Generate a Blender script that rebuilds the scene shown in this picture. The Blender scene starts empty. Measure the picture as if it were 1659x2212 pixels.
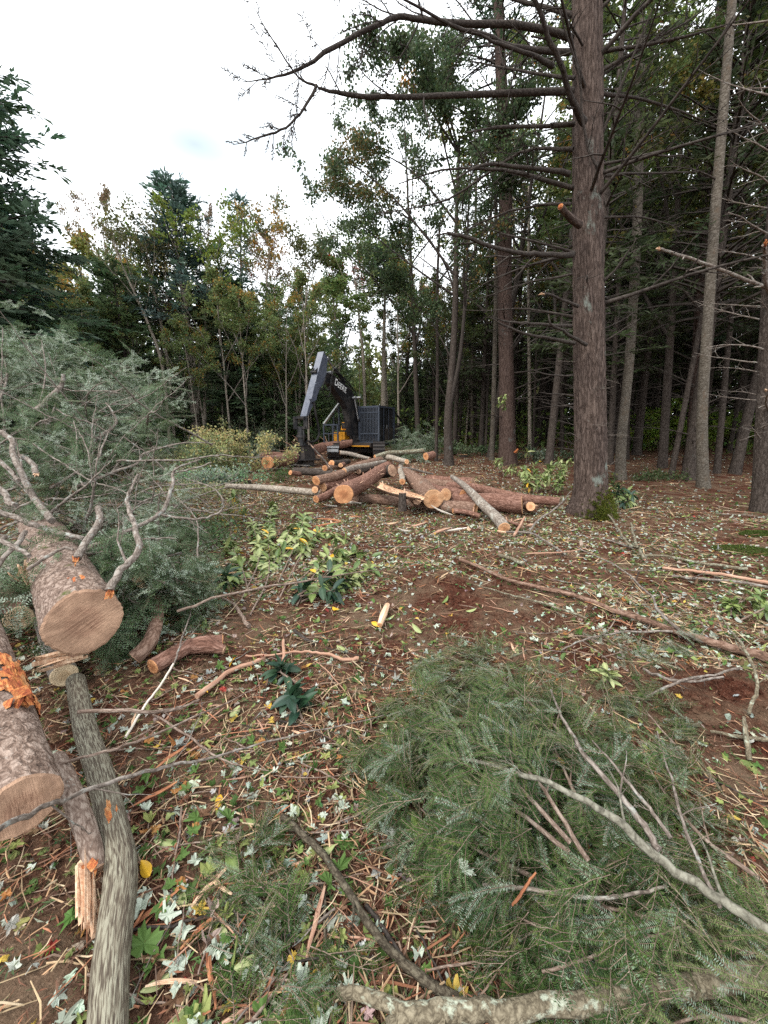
import bpy, math, random
import numpy as np
from mathutils import Vector, Matrix, Quaternion

SC = bpy.context.scene
COL = SC.collection
R = math.radians
# ------------------------------------------------------------------ camera, sky, sun, exposure
CAMZ, PITCH, FPX = 1.55, R(11.3), 830.0
cd = bpy.data.cameras.new('camera'); cam = bpy.data.objects.new('camera', cd); COL.objects.link(cam)
cam.location = (0, 0, CAMZ); cam.rotation_euler = (R(90) - PITCH, 0, 0)
cd.sensor_fit = 'HORIZONTAL'; cd.sensor_width = 36.0; cd.lens = 18.0
cd.clip_start = 0.05; cd.clip_end = 2000
SC.camera = cam
SUN_EL, SUN_AZ = R(50), R(-128)     # from the left and behind, over the open clearing
w = bpy.data.worlds.new('World'); SC.world = w; w.use_nodes = True
wn, wl = w.node_tree.nodes, w.node_tree.links
wn.clear()
out = wn.new('ShaderNodeOutputWorld'); bg = wn.new('ShaderNodeBackground'); bg.inputs['Strength'].default_value = 0.11
sky = wn.new('ShaderNodeTexSky'); sky.sky_type = 'NISHITA'; sky.sun_disc = False
sky.sun_elevation = SUN_EL; sky.sun_rotation = SUN_AZ; sky.air_density = 1.0; sky.dust_density = 2.0
tc = wn.new('ShaderNodeTexCoord')
nz = wn.new('ShaderNodeTexNoise'); nz.inputs['Scale'].default_value = 1.7; nz.inputs['Detail'].default_value = 5; nz.inputs['Roughness'].default_value = 0.5
mp = wn.new('ShaderNodeMapping'); mp.inputs['Scale'].default_value = (1.0, 1.0, 2.6); mp.inputs['Location'].default_value = (0.3, 0.0, 0.55)
wl.new(tc.outputs['Generated'], mp.inputs['Vector']); wl.new(mp.outputs['Vector'], nz.inputs['Vector'])
cr = wn.new('ShaderNodeValToRGB'); cr.color_ramp.elements[0].position = 0.18; cr.color_ramp.elements[1].position = 0.36
cr.color_ramp.elements[0].color = (0.35, 0.35, 0.35, 1); cr.color_ramp.elements[1].color = (1, 1, 1, 1)
wl.new(nz.outputs['Fac'], cr.inputs['Fac'])
mixc = wn.new('ShaderNodeMix'); mixc.data_type = 'RGBA'
cl_in = [s for s in mixc.inputs if s.type == 'RGBA']
gap = wn.new('ShaderNodeVectorMath'); gap.operation = 'SUBTRACT'; wl.new(tc.outputs['Generated'], gap.inputs[0]); gap.inputs[1].default_value = (-.335, .795, .506)
gs = wn.new('ShaderNodeMapping'); gs.vector_type = 'POINT'; gs.inputs['Scale'].default_value = (2.6, 2.6, 6.4); gs.inputs['Rotation'].default_value = (0, R(30), 0); wl.new(gap.outputs[0], gs.inputs['Vector'])
gl_ = wn.new('ShaderNodeVectorMath'); gl_.operation = 'LENGTH'; wl.new(gs.outputs['Vector'], gl_.inputs[0])
gn = wn.new('ShaderNodeMath'); gn.operation = 'MULTIPLY'; wl.new(nz.outputs['Fac'], gn.inputs[0]); gn.inputs[1].default_value = .4
ga = wn.new('ShaderNodeMath'); ga.operation = 'ADD'; wl.new(gl_.outputs['Value'], ga.inputs[0]); wl.new(gn.outputs[0], ga.inputs[1])
gr_ = wn.new('ShaderNodeValToRGB'); gr_.color_ramp.elements[0].position = .22; gr_.color_ramp.elements[1].position = 1.05; gr_.color_ramp.elements[0].color = (.10, .10, .10, 1)
wl.new(ga.outputs[0], gr_.inputs['Fac'])
mm_ = wn.new('ShaderNodeMath'); mm_.operation = 'MINIMUM'; wl.new(cr.outputs['Color'], mm_.inputs[0]); wl.new(gr_.outputs['Color'], mm_.inputs[1])
wl.new(mm_.outputs[0], mixc.inputs['Factor']); pale = wn.new('ShaderNodeMix'); pale.data_type = 'RGBA'; pale.inputs['Factor'].default_value = .7; pi_ = [s for s in pale.inputs if s.type == 'RGBA']; wl.new(sky.outputs['Color'], pi_[0]); pi_[1].default_value = (4.6, 5.5, 5.9, 1)
wl.new([s for s in pale.outputs if s.type == 'RGBA'][0], cl_in[0])
cl_in[1].default_value = (12.4, 12.9, 13.4, 1)          # bright even cloud sheet
wl.new([s for s in mixc.outputs if s.type == 'RGBA'][0], bg.inputs['Color']); wl.new(bg.outputs['Background'], out.inputs['Surface'])
sl = bpy.data.lights.new('sun', 'SUN'); so = bpy.data.objects.new('sun', sl); COL.objects.link(so)
sl.energy = 2.2; sl.angle = R(24); sl.color = (1.0, 0.95, 0.88)
so.rotation_euler = Vector((math.sin(-SUN_AZ) * math.cos(SUN_EL), -math.cos(SUN_AZ) * math.cos(SUN_EL), -math.sin(SUN_EL))).to_track_quat('-Z', 'Y').to_euler()
so.location = (-10, 0, 20)
SC.view_settings.view_transform = 'Standard'; SC.view_settings.look = 'None'
SC.view_settings.exposure = 0.68; SC.view_settings.gamma = 1.0; SC.view_settings.use_curve_mapping = False
SC.render.engine = 'CYCLES'
try:
    SC.cycles.use_denoising = False
    SC.cycles.max_bounces = 6; SC.cycles.diffuse_bounces = 3; SC.cycles.glossy_bounces = 2; SC.cycles.transmission_bounces = 3
    SC.cycles.transparent_max_bounces = 4; SC.cycles.caustics_reflective = False; SC.cycles.caustics_refractive = False
except Exception:
    pass

# ------------------------------------------------------------------ noise and helpers
def vhash(i, j, k, seed):
    n = (i.astype(np.int64) * 374761393 + j.astype(np.int64) * 668265263 + k.astype(np.int64) * 2147483647 + seed * 144665) & 0xffffffff
    n = ((n ^ (n >> 13)) * 1274126177) & 0xffffffff
    n = (n ^ (n >> 16)) & 0xffffffff
    n = (n * 2654435761) & 0xffffffff
    return ((n ^ (n >> 15)) & 0xffff) / 65535.0
def vnoise(p, seed=0):
    p = np.asarray(p, float); f = np.floor(p); t = p - f; t = t * t * (3 - 2 * t)
    i, j, k = f[..., 0], f[..., 1], f[..., 2]; r = 0
    for a in (0, 1):
        for b in (0, 1):
            for c in (0, 1):
                wgt = (t[..., 0] if a else 1 - t[..., 0]) * (t[..., 1] if b else 1 - t[..., 1]) * (t[..., 2] if c else 1 - t[..., 2])
                r = r + wgt * vhash(i + a, j + b, k + c, seed)
    return r * 2 - 1
def fbm(p, octv=4, seed=0, gain=0.5):
    p = np.asarray(p, float); s, a, r = 1.0, 1.0, 0
    for o in range(octv):
        r = r + a * vnoise(p * s, seed + o * 17); s *= 2.03; a *= gain
    return r
def gz(x, y):
    x = np.asarray(x, float); y = np.asarray(y, float)
    p = np.stack([x, y, np.zeros_like(x)], -1); d = np.hypot(x, y)
    h = 0.04 * fbm(p * 0.22, 2, 3) * np.clip((d - 1.5) / 5, 0, 1)
    h = h + 0.034 * fbm(p * 0.8, 2, 9)
    # churned earth in the middle of the clearing
    ch = np.exp(-(((x - 0.9) / 1.5) ** 2 + ((y - 3.9) / 1.1) ** 2)) + 0.8 * np.exp(-(((x - 2.6) / 1.2) ** 2 + ((y - 2.2) / .8) ** 2))
    h = h + (0.016 + 0.05 * ch) * fbm(p * 3.1, 2, 21)
    h = h + 0.009 * fbm(p * 11.0, 2, 33)
    h = h + 0.048 * np.clip(np.hypot(x * .8, y) - 13.5, 0, 34) * (y > -50)
    return h
GTH = np.concatenate([np.linspace(-R(70), R(70), 430), np.linspace(R(70), 2 * math.pi - R(70), 62)[1:-1]])
GRR = np.geomspace(.22, 260, 390)
GX = np.sin(GTH)[None] * GRR[:, None]; GY = np.cos(GTH)[None] * GRR[:, None]; GZ = gz(GX, GY)
_dth, _l0, _dl = GTH[1] - GTH[0], math.log(GRR[0]), math.log(GRR[1] / GRR[0])
def gzs(x, y):                           # height of the ground sheet itself
    a = (math.atan2(x, y) + R(70)) / _dth; b = (math.log(max(math.hypot(x, y), .23)) - _l0) / _dl
    if a < 0 or a >= 428 or b >= 388: return float(gz(np.array([x]), np.array([y]))[0])
    i, j = int(b), int(a); f, g = b - i, a - j
    return float((GZ[i, j] * (1 - g) + GZ[i, j + 1] * g) * (1 - f) + (GZ[i + 1, j] * (1 - g) + GZ[i + 1, j + 1] * g) * f)
CT, ST = math.cos(PITCH), math.sin(PITCH)
def ray(px, py):
    u = (px - 829.5) / FPX; v = (1106 - py) / FPX
    return np.array([u, CT + v * ST, v * CT - ST])
C0 = np.array([0, 0, CAMZ])
def at(px, py, d):                       # distance along the optical axis
    return C0 + ray(px, py) * d
def aty(px, py, Y):                      # on the vertical plane y = Y
    r = ray(px, py); return C0 + r * (Y / r[1])
def gp(px, py, h=0.0):                   # h metres above the ground
    r = ray(px, py); z = h
    lo, hi = .3, 60.0
    tt = np.geomspace(.3, 60, 90); lo, hi = tt[-2], tt[-1]
    for k in range(1, 90):
        p = C0 + r * tt[k]
        if p[2] < gzs(p[0], p[1]) + h: lo, hi = tt[k - 1], tt[k]; break
    for _ in range(18):
        m = (lo + hi) / 2; p = C0 + r * m
        if p[2] < gzs(p[0], p[1]) + h: hi = m
        else: lo = m
    return C0 + r * hi
def unit(v):
    v = np.asarray(v, float); return v / (np.linalg.norm(v, axis=-1, keepdims=True) + 1e-12)

class MB:
    def __init__(s):
        s.V = []; s.F = []; s.n = 0; s.B = []; s.C = []
    def add(s, v, f, mat=0, bco=None, col=None):
        v = np.asarray(v, float); f = np.asarray(f, int)
        s.V.append(v); s.F.append((f + s.n, mat)); s.n += len(v)
        s.B.append(np.zeros((len(v), 3)) if bco is None else np.asarray(bco, float))
        if col is None: col = (1, 1, 1)
        c = np.asarray(col, float)
        if c.ndim == 1: c = np.tile(c, (len(v), 1))
        s.C.append(c)
    def merge(s, o, M=None):             # M: 4x4
        if not o.n: return
        V = np.concatenate(o.V)
        if M is not None:
            M = np.asarray(M); V = V @ M[:3, :3].T + M[:3, 3]
        b = s.n
        s.V.append(V); s.B.append(np.concatenate(o.B)); s.C.append(np.concatenate(o.C)); s.n += len(V)
        for f, m in o.F: s.F.append((f + b, m))
    def mesh(s, name, mats, smooth=True):
        me = bpy.data.meshes.new(name)
        if not s.n: return me
        V = np.concatenate(s.V); me.vertices.add(len(V)); me.vertices.foreach_set('co', V.astype(np.float32).ravel())
        loops = np.concatenate([f.ravel() for f, m in s.F]); tot = np.concatenate([np.full(len(f), f.shape[1]) for f, m in s.F])
        mi = np.concatenate([np.full(len(f), m) for f, m in s.F])
        me.loops.add(len(loops)); me.loops.foreach_set('vertex_index', loops.astype(np.int32))
        me.polygons.add(len(tot)); st = np.concatenate([[0], np.cumsum(tot)[:-1]])
        me.polygons.foreach_set('loop_start', st.astype(np.int32))
        me.polygons.foreach_set('material_index', mi.astype(np.int32))
        me.polygons.foreach_set('use_smooth', np.full(len(tot), bool(smooth)))
        for m in (mats if isinstance(mats, (list, tuple)) else [mats]): me.materials.append(m)
        a = me.attributes.new('bco', 'FLOAT_VECTOR', 'POINT'); a.data.foreach_set('vector', np.concatenate(s.B).astype(np.float32).ravel())
        Cc = np.concatenate(s.C); Cc = np.concatenate([Cc, np.ones((len(Cc), 1))], 1)
        a = me.attributes.new('col', 'FLOAT_COLOR', 'POINT'); a.data.foreach_set('color', Cc.astype(np.float32).ravel())
        me.update(calc_edges=True)
        return me
    def build(s, name, mats, parent=None, smooth=True):
        return link(name, s.mesh(name, mats, smooth), parent)
def link(name, me, parent=None, M=None):
    o = bpy.data.objects.new(name, me); COL.objects.link(o)
    if parent is not None: o.parent = parent
    if M is not None: o.matrix_local = M if isinstance(M, Matrix) else Matrix([list(map(float, r)) for r in M])
    return o
def tag(o, label=None, cat=None, group=None, kind=None):
    if label: o['label'] = label
    if cat: o['category'] = cat
    if group: o['group'] = group
    if kind: o['kind'] = kind
    return o
def empty(name, loc, label=None, cat=None, group=None, rz=0.0):
    o = bpy.data.objects.new(name, None); COL.objects.link(o); o.location = [float(a) for a in loc]; o.rotation_euler = (0, 0, rz)
    o.empty_display_size = 0.1
    return tag(o, label, cat, group)
def basis(x, z=(0, 0, 1)):               # 3x3 with first column along x
    x = unit(x); z = np.asarray(z, float); y = np.cross(z, x)
    if np.linalg.norm(y) < 1e-5: y = np.array([0, 1.0, 0])
    y = unit(y); z = np.cross(x, y); return np.stack([x, y, z], 1)
def mat4(loc, B=None, s=1.0):
    M = np.eye(4); M[:3, :3] = (np.eye(3) if B is None else B) * s; M[:3, 3] = loc; return M
def crom(pts, k=6):                      # smooth a polyline
    P = np.asarray(pts, float)
    if len(P) < 3:
        t = np.linspace(0, 1, k + 1)[:, None]; return P[0] * (1 - t) + P[-1] * t
    Q = np.concatenate([[2 * P[0] - P[1]], P, [2 * P[-1] - P[-2]]]); o = []
    for i in range(1, len(Q) - 2):
        for t in np.linspace(0, 1, k, endpoint=False):
            a, b, c, d = Q[i - 1], Q[i], Q[i + 1], Q[i + 2]
            o.append(.5 * (2 * b + (c - a) * t + (2 * a - 5 * b + 4 * c - d) * t * t + (3 * b - a - 3 * c + d) * t ** 3))
    o.append(P[-1]); return np.array(o)
def tube(mb, P, rad, n=8, mat=0, disp=None, col=None, cap0=True, cap1=True, capmat=None, soff=0.0):
    """sweep; disp(theta[n], s[k]) -> relative radius. Returns the vertex rings (k,n,3)."""
    P = np.asarray(P, float); k = len(P)
    rad = np.full(k, float(rad)) if np.isscalar(rad) else np.interp(np.linspace(0, 1, k), np.linspace(0, 1, len(rad)), rad)
    T = unit(np.gradient(P, axis=0)); u = np.zeros((k, 3))
    a = np.array([0, 0, 1.0]) if abs(T[0][2]) < .9 else np.array([0, 1.0, 0])
    u[0] = unit(np.cross(T[0], np.cross(a, T[0])))
    for i in range(1, k):
        q = u[i - 1] - T[i] * np.dot(u[i - 1], T[i]); u[i] = q / (np.linalg.norm(q) + 1e-9)
    v = np.cross(T, u)
    s = np.concatenate([[0], np.cumsum(np.linalg.norm(np.diff(P, axis=0), axis=1))]) + soff
    th = np.linspace(0, 2 * math.pi, n, endpoint=False)
    rr = rad[:, None] * np.ones((1, n))
    if disp is not None: rr = rr * disp(th[None, :] + 0 * s[:, None], s[:, None] + 0 * th[None, :], rad[:, None])
    G = P[:, None, :] + rr[..., None] * (np.cos(th)[None, :, None] * u[:, None, :] + np.sin(th)[None, :, None] * v[:, None, :])
    rm = float(np.mean(rad))
    B = np.stack([np.cos(th)[None, :] * rad[:, None], np.sin(th)[None, :] * rad[:, None], s[:, None] + 0 * th[None, :]], -1)
    i, j = np.meshgrid(np.arange(k - 1), np.arange(n), indexing='ij'); j2 = (j + 1) % n
    F = np.stack([i * n + j, i * n + j2, (i + 1) * n + j2, (i + 1) * n + j], -1).reshape(-1, 4)
    mb.add(G.reshape(-1, 3), F, mat, B.reshape(-1, 3), col)
    for flag, row, flip in ((cap0, 0, True), (cap1, k - 1, False)):
        if flag:
            ring = G[row]; c = ring.mean(0); jj = np.arange(n)
            tri = np.stack([jj, (jj + 1) % n, np.full(n, n)], 1)
            if flip: tri = tri[:, ::-1]
            mb.add(np.concatenate([ring, [c]]), tri, mat if capmat is None else capmat, np.concatenate([B[row], [B[row].mean(0)]]), col)
    return G
def box(mb, c, size, mat=0, Rm=None, col=None, taper=1.0, bev=0.0):
    sx, sy, sz = [a / 2 for a in size]
    v = np.array([[x * sx * (taper if z > 0 else 1), y * sy * (taper if z > 0 else 1), z * sz] for z in (-1, 1) for y in (-1, 1) for x in (-1, 1)])
    if Rm is not None: v = v @ np.asarray(Rm).T
    f = [[0, 2, 3, 1], [4, 5, 7, 6], [0, 1, 5, 4], [2, 6, 7, 3], [0, 4, 6, 2], [1, 3, 7, 5]]
    mb.add(v + np.asarray(c, float), f, mat, v, col)
def bar(mb, a, b, w, h=None, mat=0, up=(0, 0, 1)):
    a, b = np.asarray(a, float), np.asarray(b, float); box(mb, (a + b) / 2, (np.linalg.norm(b - a), w, h or w), mat, basis(b - a, up))
def cyl(mb, a, b, r, n=12, mat=0, r1=None):
    tube(mb, [a, b], [r, r if r1 is None else r1], n, mat)
def prism(mb, poly, x0, x1, mat=0):      # polygon in (y,z), extruded along x; may be concave (ear-free: uses ngon)
    n = len(poly); P = np.array([[x0, y, z] for y, z in poly] + [[x1, y, z] for y, z in poly])
    i = np.arange(n); j = (i + 1) % n
    mb.add(P, np.stack([i, j, j + n, i + n], 1), mat)
    mb.add(P[:n], [list(range(n))[::-1]], mat); mb.add(P[n:], [list(range(n))], mat)
def kites(mb, P, D, S, L, W, col, mat=0, fold=0.15):
    n = len(P); L = np.broadcast_to(L, n)[:, None]; W = np.broadcast_to(W, n)[:, None]
    D = unit(D); S = unit(S - D * np.sum(S * D, 1, keepdims=True)); Nn = np.cross(D, S)
    v = np.stack([P, P + D * L * .45 + S * W * .5 + Nn * W * fold, P + D * L, P + D * L * .45 - S * W * .5 + Nn * W * fold], 1).reshape(-1, 3)
    f = np.arange(n * 4).reshape(-1, 4)
    mb.add(v, f, mat, None, np.repeat(np.broadcast_to(col, (n, 3)), 4, axis=0))

# ------------------------------------------------------------------ materials
class NT:
    def __init__(s, name):
        s.m = bpy.data.materials.new(name); s.m.use_nodes = True; s.t = s.m.node_tree; s.t.nodes.clear()
        s.o = s.n('OutputMaterial')
    def n(s, t, **kw):
        nd = s.t.nodes.new('ShaderNode' + t)
        for k, v in kw.items():
            if hasattr(nd, k) and k not in nd.inputs: setattr(nd, k, v)
            else: s.set(nd.inputs[k.replace('_', ' ') if k not in nd.inputs else k], v)
        return nd
    def set(s, sock, v):
        if hasattr(v, 'is_output') or isinstance(v, bpy.types.NodeSocket): s.t.links.new(v, sock)
        else: sock.default_value = v
    def vec(s, sx=1, sy=1, sz=1, attr='bco', loc=(0, 0, 0)):
        if attr == 'obj': a = s.n('TexCoord').outputs['Object']
        elif attr == 'pos': a = s.n('NewGeometry').outputs['Position']
        else: a = s.n('Attribute', attribute_name=attr).outputs['Vector']
        m = s.n('Mapping'); s.set(m.inputs['Vector'], a); m.inputs['Scale'].default_value = (sx, sy, sz); m.inputs['Location'].default_value = loc
        return m.outputs['Vector']
    def noise(s, v, scale, detail=4, rough=.55, dist=0.0):
        return s.n('TexNoise', Vector=v, Scale=scale, Detail=detail, Roughness=rough, Distortion=dist).outputs['Fac']
    def ramp(s, f, *st):
        r = s.n('ValToRGB'); s.set(r.inputs['Fac'], f); e = r.color_ramp.elements
        while len(e) < len(st): e.new(0.5)
        for x, (p, c) in zip(e, st):
            x.position = p; x.color = tuple(c) + (1,) if not np.isscalar(c) else (c, c, c, 1)
        return r.outputs['Color']
    def mix(s, f, a, b, mode='MIX'):
        m = s.n('Mix', data_type='RGBA', blend_type=mode); ii = [q for q in m.inputs if q.type == 'RGBA']
        s.set(m.inputs['Factor'], f); s.set(ii[0], a if not isinstance(a, tuple) else a + (1,)); s.set(ii[1], b if not isinstance(b, tuple) else b + (1,))
        return [q for q in m.outputs if q.type == 'RGBA'][0]
    def math(s, op, a, b=0.0):
        m = s.n('Math', operation=op); s.set(m.inputs[0], a); s.set(m.inputs[1], b); return m.outputs[0]
    def done(s, base, rough=.8, bump=None, bs=.5, bd=.01, metal=0.0, spec=.3, trans=0.0, extra=None):
        p = s.n('BsdfPrincipled'); s.set(p.inputs['Base Color'], base + (1,) if isinstance(base, tuple) else base)
        s.set(p.inputs['Roughness'], rough); p.inputs['Metallic'].default_value = metal; p.inputs['Specular IOR Level'].default_value = spec
        if bump is not None:
            b = s.n('Bump'); s.set(b.inputs['Height'], bump); b.inputs['Strength'].default_value = bs; b.inputs['Distance'].default_value = bd
            s.set(p.inputs['Normal'], b.outputs['Normal'])
        sh = p.outputs[0]
        if trans:
            t = s.n('BsdfTranslucent'); s.set(t.inputs['Color'], base + (1,) if isinstance(base, tuple) else base)
            ms = s.n('MixShader'); ms.inputs[0].default_value = trans; s.set(ms.inputs[1], sh); s.set(ms.inputs[2], t.outputs[0]); sh = ms.outputs[0]
        s.set(s.o.inputs['Surface'], sh); return s.m
def bark(name, crack, mid, light, sx=30, sz=6, lich=None, lamt=.6, lsc=5, bd=.012, moss=0.0, bs=.8):
    t = NT(name); v = t.vec(sx, sx, sz)
    a = t.noise(v, 1.0, 6, .62, .6)
    def cells(k, wob):
        nz = t.n('TexNoise', Vector=t.vec(sx * .55 * k, sx * .55 * k, sz * .9 * k), Scale=1.0, Detail=3.0).outputs['Color']
        sb = t.n('VectorMath', operation='SUBTRACT'); t.set(sb.inputs[0], nz); sb.inputs[1].default_value = (.5, .5, .5)
        sc = t.n('VectorMath', operation='SCALE'); t.set(sc.inputs[0], sb.outputs[0]); sc.inputs['Scale'].default_value = wob
        ad = t.n('VectorMath', operation='ADD'); t.set(ad.inputs[0], t.vec(sx * k, sx * k, sz * k)); t.set(ad.inputs[1], sc.outputs[0])
        return t.n('TexVoronoi', feature='DISTANCE_TO_EDGE', Vector=ad.outputs[0], Scale=1.0).outputs['Distance']
    vo = t.math('ADD', t.math('MINIMUM', cells(.8, 2.6), .28), t.math('MULTIPLY', t.math('MINIMUM', cells(2.1, 2.2), .3), .5))
    h = t.math('ADD', t.math('MULTIPLY', vo, 1.1), t.math('MULTIPLY', a, .75))
    c = t.ramp(h, (.26, crack), (.52, mid), (.82, light))
    big = t.noise(t.vec(3, 3, 1.2), 1.0, 4)
    c = t.mix(t.ramp(big, (.35, 0.0), (.7, .55)), c, t.mix(1.0, c, (.62, .62, .66), 'MULTIPLY'))
    if lich is not None:
        l = t.noise(t.vec(lsc, lsc, lsc * .6, loc=(3, 1, 7)), 1.0, 8, .7)
        c = t.mix(t.ramp(l, (lamt, 0.0), (lamt + .08, .85)), c, t.mix(t.noise(t.vec(60, 60, 60), 1.0), tuple(x * .75 for x in lich), lich))
    if moss:
        nrm = t.n('SeparateXYZ'); t.set(nrm.inputs[0], t.n('NewGeometry').outputs['Normal'])
        mm = t.math('MULTIPLY', t.ramp(nrm.outputs['Z'], (.3, 0.0), (.9, 1.0)), t.ramp(t.noise(t.vec(7, 7, 5), 1.0, 5), (1 - moss, 0.0), (1.08 - moss, 1.0)))
        c = t.mix(mm, c, t.mix(t.noise(t.vec(90, 90, 90), 1.0), (.035, .05, .012), (.10, .12, .03)))
    fine = t.noise(t.vec(sx * 5, sx * 5, sx * 3), 1.0, 3)
    hh = t.math('ADD', h, t.math('MULTIPLY', fine, .25))
    return t.done(c, .9, hh, bs, bd, spec=.15)
M = {}
M['spruce'] = bark('spruce_bark', (.016, .011, .009), (.068, .048, .039), (.140, .104, .087), 30, 4.2, (.21, .24, .21), .62, 2.6, .02)
M['spruce2'] = bark('red_spruce_bark', (.017, .011, .009), (.062, .040, .032), (.115, .080, .067), 26, 5, (.13, .145, .135), .64, 1.8, .02)
M['hemlock'] = bark('hemlock_bark', (.040, .026, .020), (.175, .120, .092), (.36, .275, .225), 34, 20, (.42, .38, .34), .60, 14, .014, moss=.36)
M['redlog'] = bark('red_log_bark', (.05, .024, .017), (.175, .088, .062), (.32, .185, .14), 30, 9, (.40, .33, .29), .68, 5, .014)
M['brownlog'] = bark('brown_log_bark', (.05, .03, .02), (.17, .10, .07), (.30, .20, .15), 26, 12, (.36, .36, .30), .60, 5, .012, moss=.35)
M['greylog'] = bark('grey_log_bark', (.07, .055, .045), (.20, .165, .135), (.36, .32, .27), 22, 16, (.48, .47, .42), .55, 7, .007)
M['birch'] = bark('mottled_bark', (.035, .028, .021), (.095, .080, .062), (.175, .155, .128), 14, 22, (.12, .09, .065), .56, 6, .006)
M['darkbark'] = bark('dark_bark', (.016, .012, .01), (.050, .039, .032), (.10, .082, .070), 30, 8, (.13, .15, .14), .64, 2.5, .012)
M['palebark'] = bark('pale_stem_bark', (.10, .08, .06), (.25, .21, .165), (.42, .37, .31), 14, 16, (.20, .20, .15), .6, 4, .006)
M['limb'] = bark('limb_bark', (.05, .038, .030), (.16, .130, .108), (.30, .26, .225), 40, 20, (.36, .38, .35), .55, 18, .003)
M['darklimb'] = bark('dark_limb_bark', (.014, .011, .01), (.042, .034, .029), (.085, .072, .062), 40, 20, (.16, .18, .17), .66, 14, .003)
M['twig'] = bark('twig_bark', (.07, .045, .033), (.19, .135, .105), (.34, .27, .22), 60, 20, (.42, .43, .38), .62, 24, .002)
M['lichenlog'] = bark('lichen_bark', (.045, .036, .024), (.135, .112, .075), (.25, .215, .15), 45, 40, (.42, .46, .36), .53, 26, .006)
M['mossystick'] = bark('mossy_stick_bark', (.02, .016, .011), (.065, .052, .036), (.14, .12, .085), 60, 40, (.34, .36, .24), .60, 30, .005)
M['greylimb'] = bark('grey_olive_limb_bark', (.06, .055, .042), (.155, .145, .112), (.25, .24, .19), 26, 30, (.34, .35, .29), .62, 14, .004)
def striped():
    t = NT('striped_maple_bark')
    n1 = t.noise(t.vec(210, 210, 20), 1.0, 2, .5, .7); n2 = t.noise(t.vec(6, 6, 3), 1.0, 4)
    c = t.ramp(n1, (.38, (.062, .048, .036)), (.49, (.145, .125, .090)), (.60, (.28, .265, .20)))
    c = t.mix(t.ramp(n2, (.45, 0.0), (.75, .6)), c, (.135, .105, .075))
    fine = t.noise(t.vec(250, 250, 120), 1.0, 2)
    c = t.mix(t.math('MULTIPLY', fine, .25), c, (.04, .03, .025))
    return t.done(c, .85, t.math('ADD', n1, t.math('MULTIPLY', fine, .2)), .7, .006, spec=.2)
M['striped'] = striped()
def cutwood(name, inner, outer, rim, streak=.5):
    t = NT(name); v = t.vec(1, 1, 1); sp = t.n('SeparateXYZ'); t.set(sp.inputs[0], v)
    wob = t.noise(t.vec(2.5, 2.5, 1), 1.0, 3)
    ln = t.n('VectorMath', operation='LENGTH'); c2 = t.n('CombineXYZ'); t.set(c2.inputs[0], sp.outputs[0]); t.set(c2.inputs[1], sp.outputs[1]); t.set(ln.inputs[0], c2.outputs[0])
    rr = ln.outputs['Value']; rw = t.math('ADD', rr, t.math('MULTIPLY', wob, .12))
    ring = t.math('SINE', t.math('MULTIPLY', rw, 62.0))
    st = t.noise(t.vec(1.6, 30, 1, loc=(0, 0, 2)), 1.0, 5, .7)
    gr = t.noise(t.vec(26, 26, 8), 1.0, 4)
    c = t.ramp(rw, (.05, tuple(x * .72 for x in inner)), (.42, inner), (.62, outer), (1.0, outer))
    c = t.mix(t.math('MULTIPLY', t.ramp(ring, (.0, 0.0), (1.0, 1.0)), .10), c, tuple(x * .55 for x in inner))
    c = t.mix(t.math('MULTIPLY', t.ramp(st, (.42, 0.0), (.62, 1.0)), streak), c, tuple(min(1, x * 1.45) for x in outer))
    bl = t.noise(t.vec(1.3, 1.3, 1, loc=(4, 2, 0)), 1.0, 3); c = t.mix(t.math('MULTIPLY', t.ramp(bl, (.42, 0.0), (.62, 1.0)), .42), c, tuple(x * .55 for x in inner))
    c = t.mix(t.math('MULTIPLY', t.ramp(gr, (.5, 0.0), (.7, 1.0)), .35), c, tuple(x * .6 for x in inner))
    c = t.mix(t.ramp(t.math('ADD', rr, t.math('ADD', t.math('MULTIPLY', gr, .08), t.math('MULTIPLY', wob, .16))), (1.012, 0.0), (1.05, 1.0)), c, rim)
    return t.done(c, .85, t.math('ADD', st, t.math('MULTIPLY', gr, .5)), .6, .006, spec=.15)
M['cut_tan'] = cutwood('cut_wood_tan', (.29, .165, .11), (.43, .275, .185), (.14, .05, .03), .75)
M['cut_pale'] = cutwood('cut_wood_pale', (.58, .42, .25), (.66, .52, .34), (.20, .11, .06), .3)
M['cut_orange'] = cutwood('cut_wood_orange', (.38, .155, .07), (.58, .29, .14), (.22, .08, .04), .35)
M['cut_peach'] = cutwood('cut_wood_peach', (.52, .26, .13), (.62, .36, .20), (.25, .10, .05), .3)
def splinter(name, a, b, c3):
    t = NT(name); n = t.noise(t.vec(70, 70, 5), 1.0, 5, .65); n2 = t.noise(t.vec(9, 9, 4), 1.0, 4)
    c = t.ramp(n, (.3, a), (.52, b), (.7, c3)); c = t.mix(t.ramp(n2, (.5, 0.0), (.8, .5)), c, a)
    return t.done(c, .8, n, .6, .004, spec=.2)
M['splint'] = splinter('splintered_wood', (.36, .18, .10), (.62, .42, .28), (.78, .62, .45))
def tornm():
    t = NT('torn_bark'); a = t.noise(t.vec(28, 28, 12), 1.0, 6, .7, .8); b = t.noise(t.vec(120, 120, 18), 1.0, 4, .6)
    c = t.ramp(a, (.30, (.10, .025, .018)), (.43, (.34, .085, .035)), (.54, (.56, .22, .07)), (.70, (.62, .40, .20)))
    c = t.mix(t.math('MULTIPLY', t.ramp(b, (.4, 1.0), (.6, 0.0)), .55), c, (.16, .05, .03))
    return t.done(c, .85, t.math('ADD', a, b), 1.0, .008, spec=.15)
M['torn'] = tornm()
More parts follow.
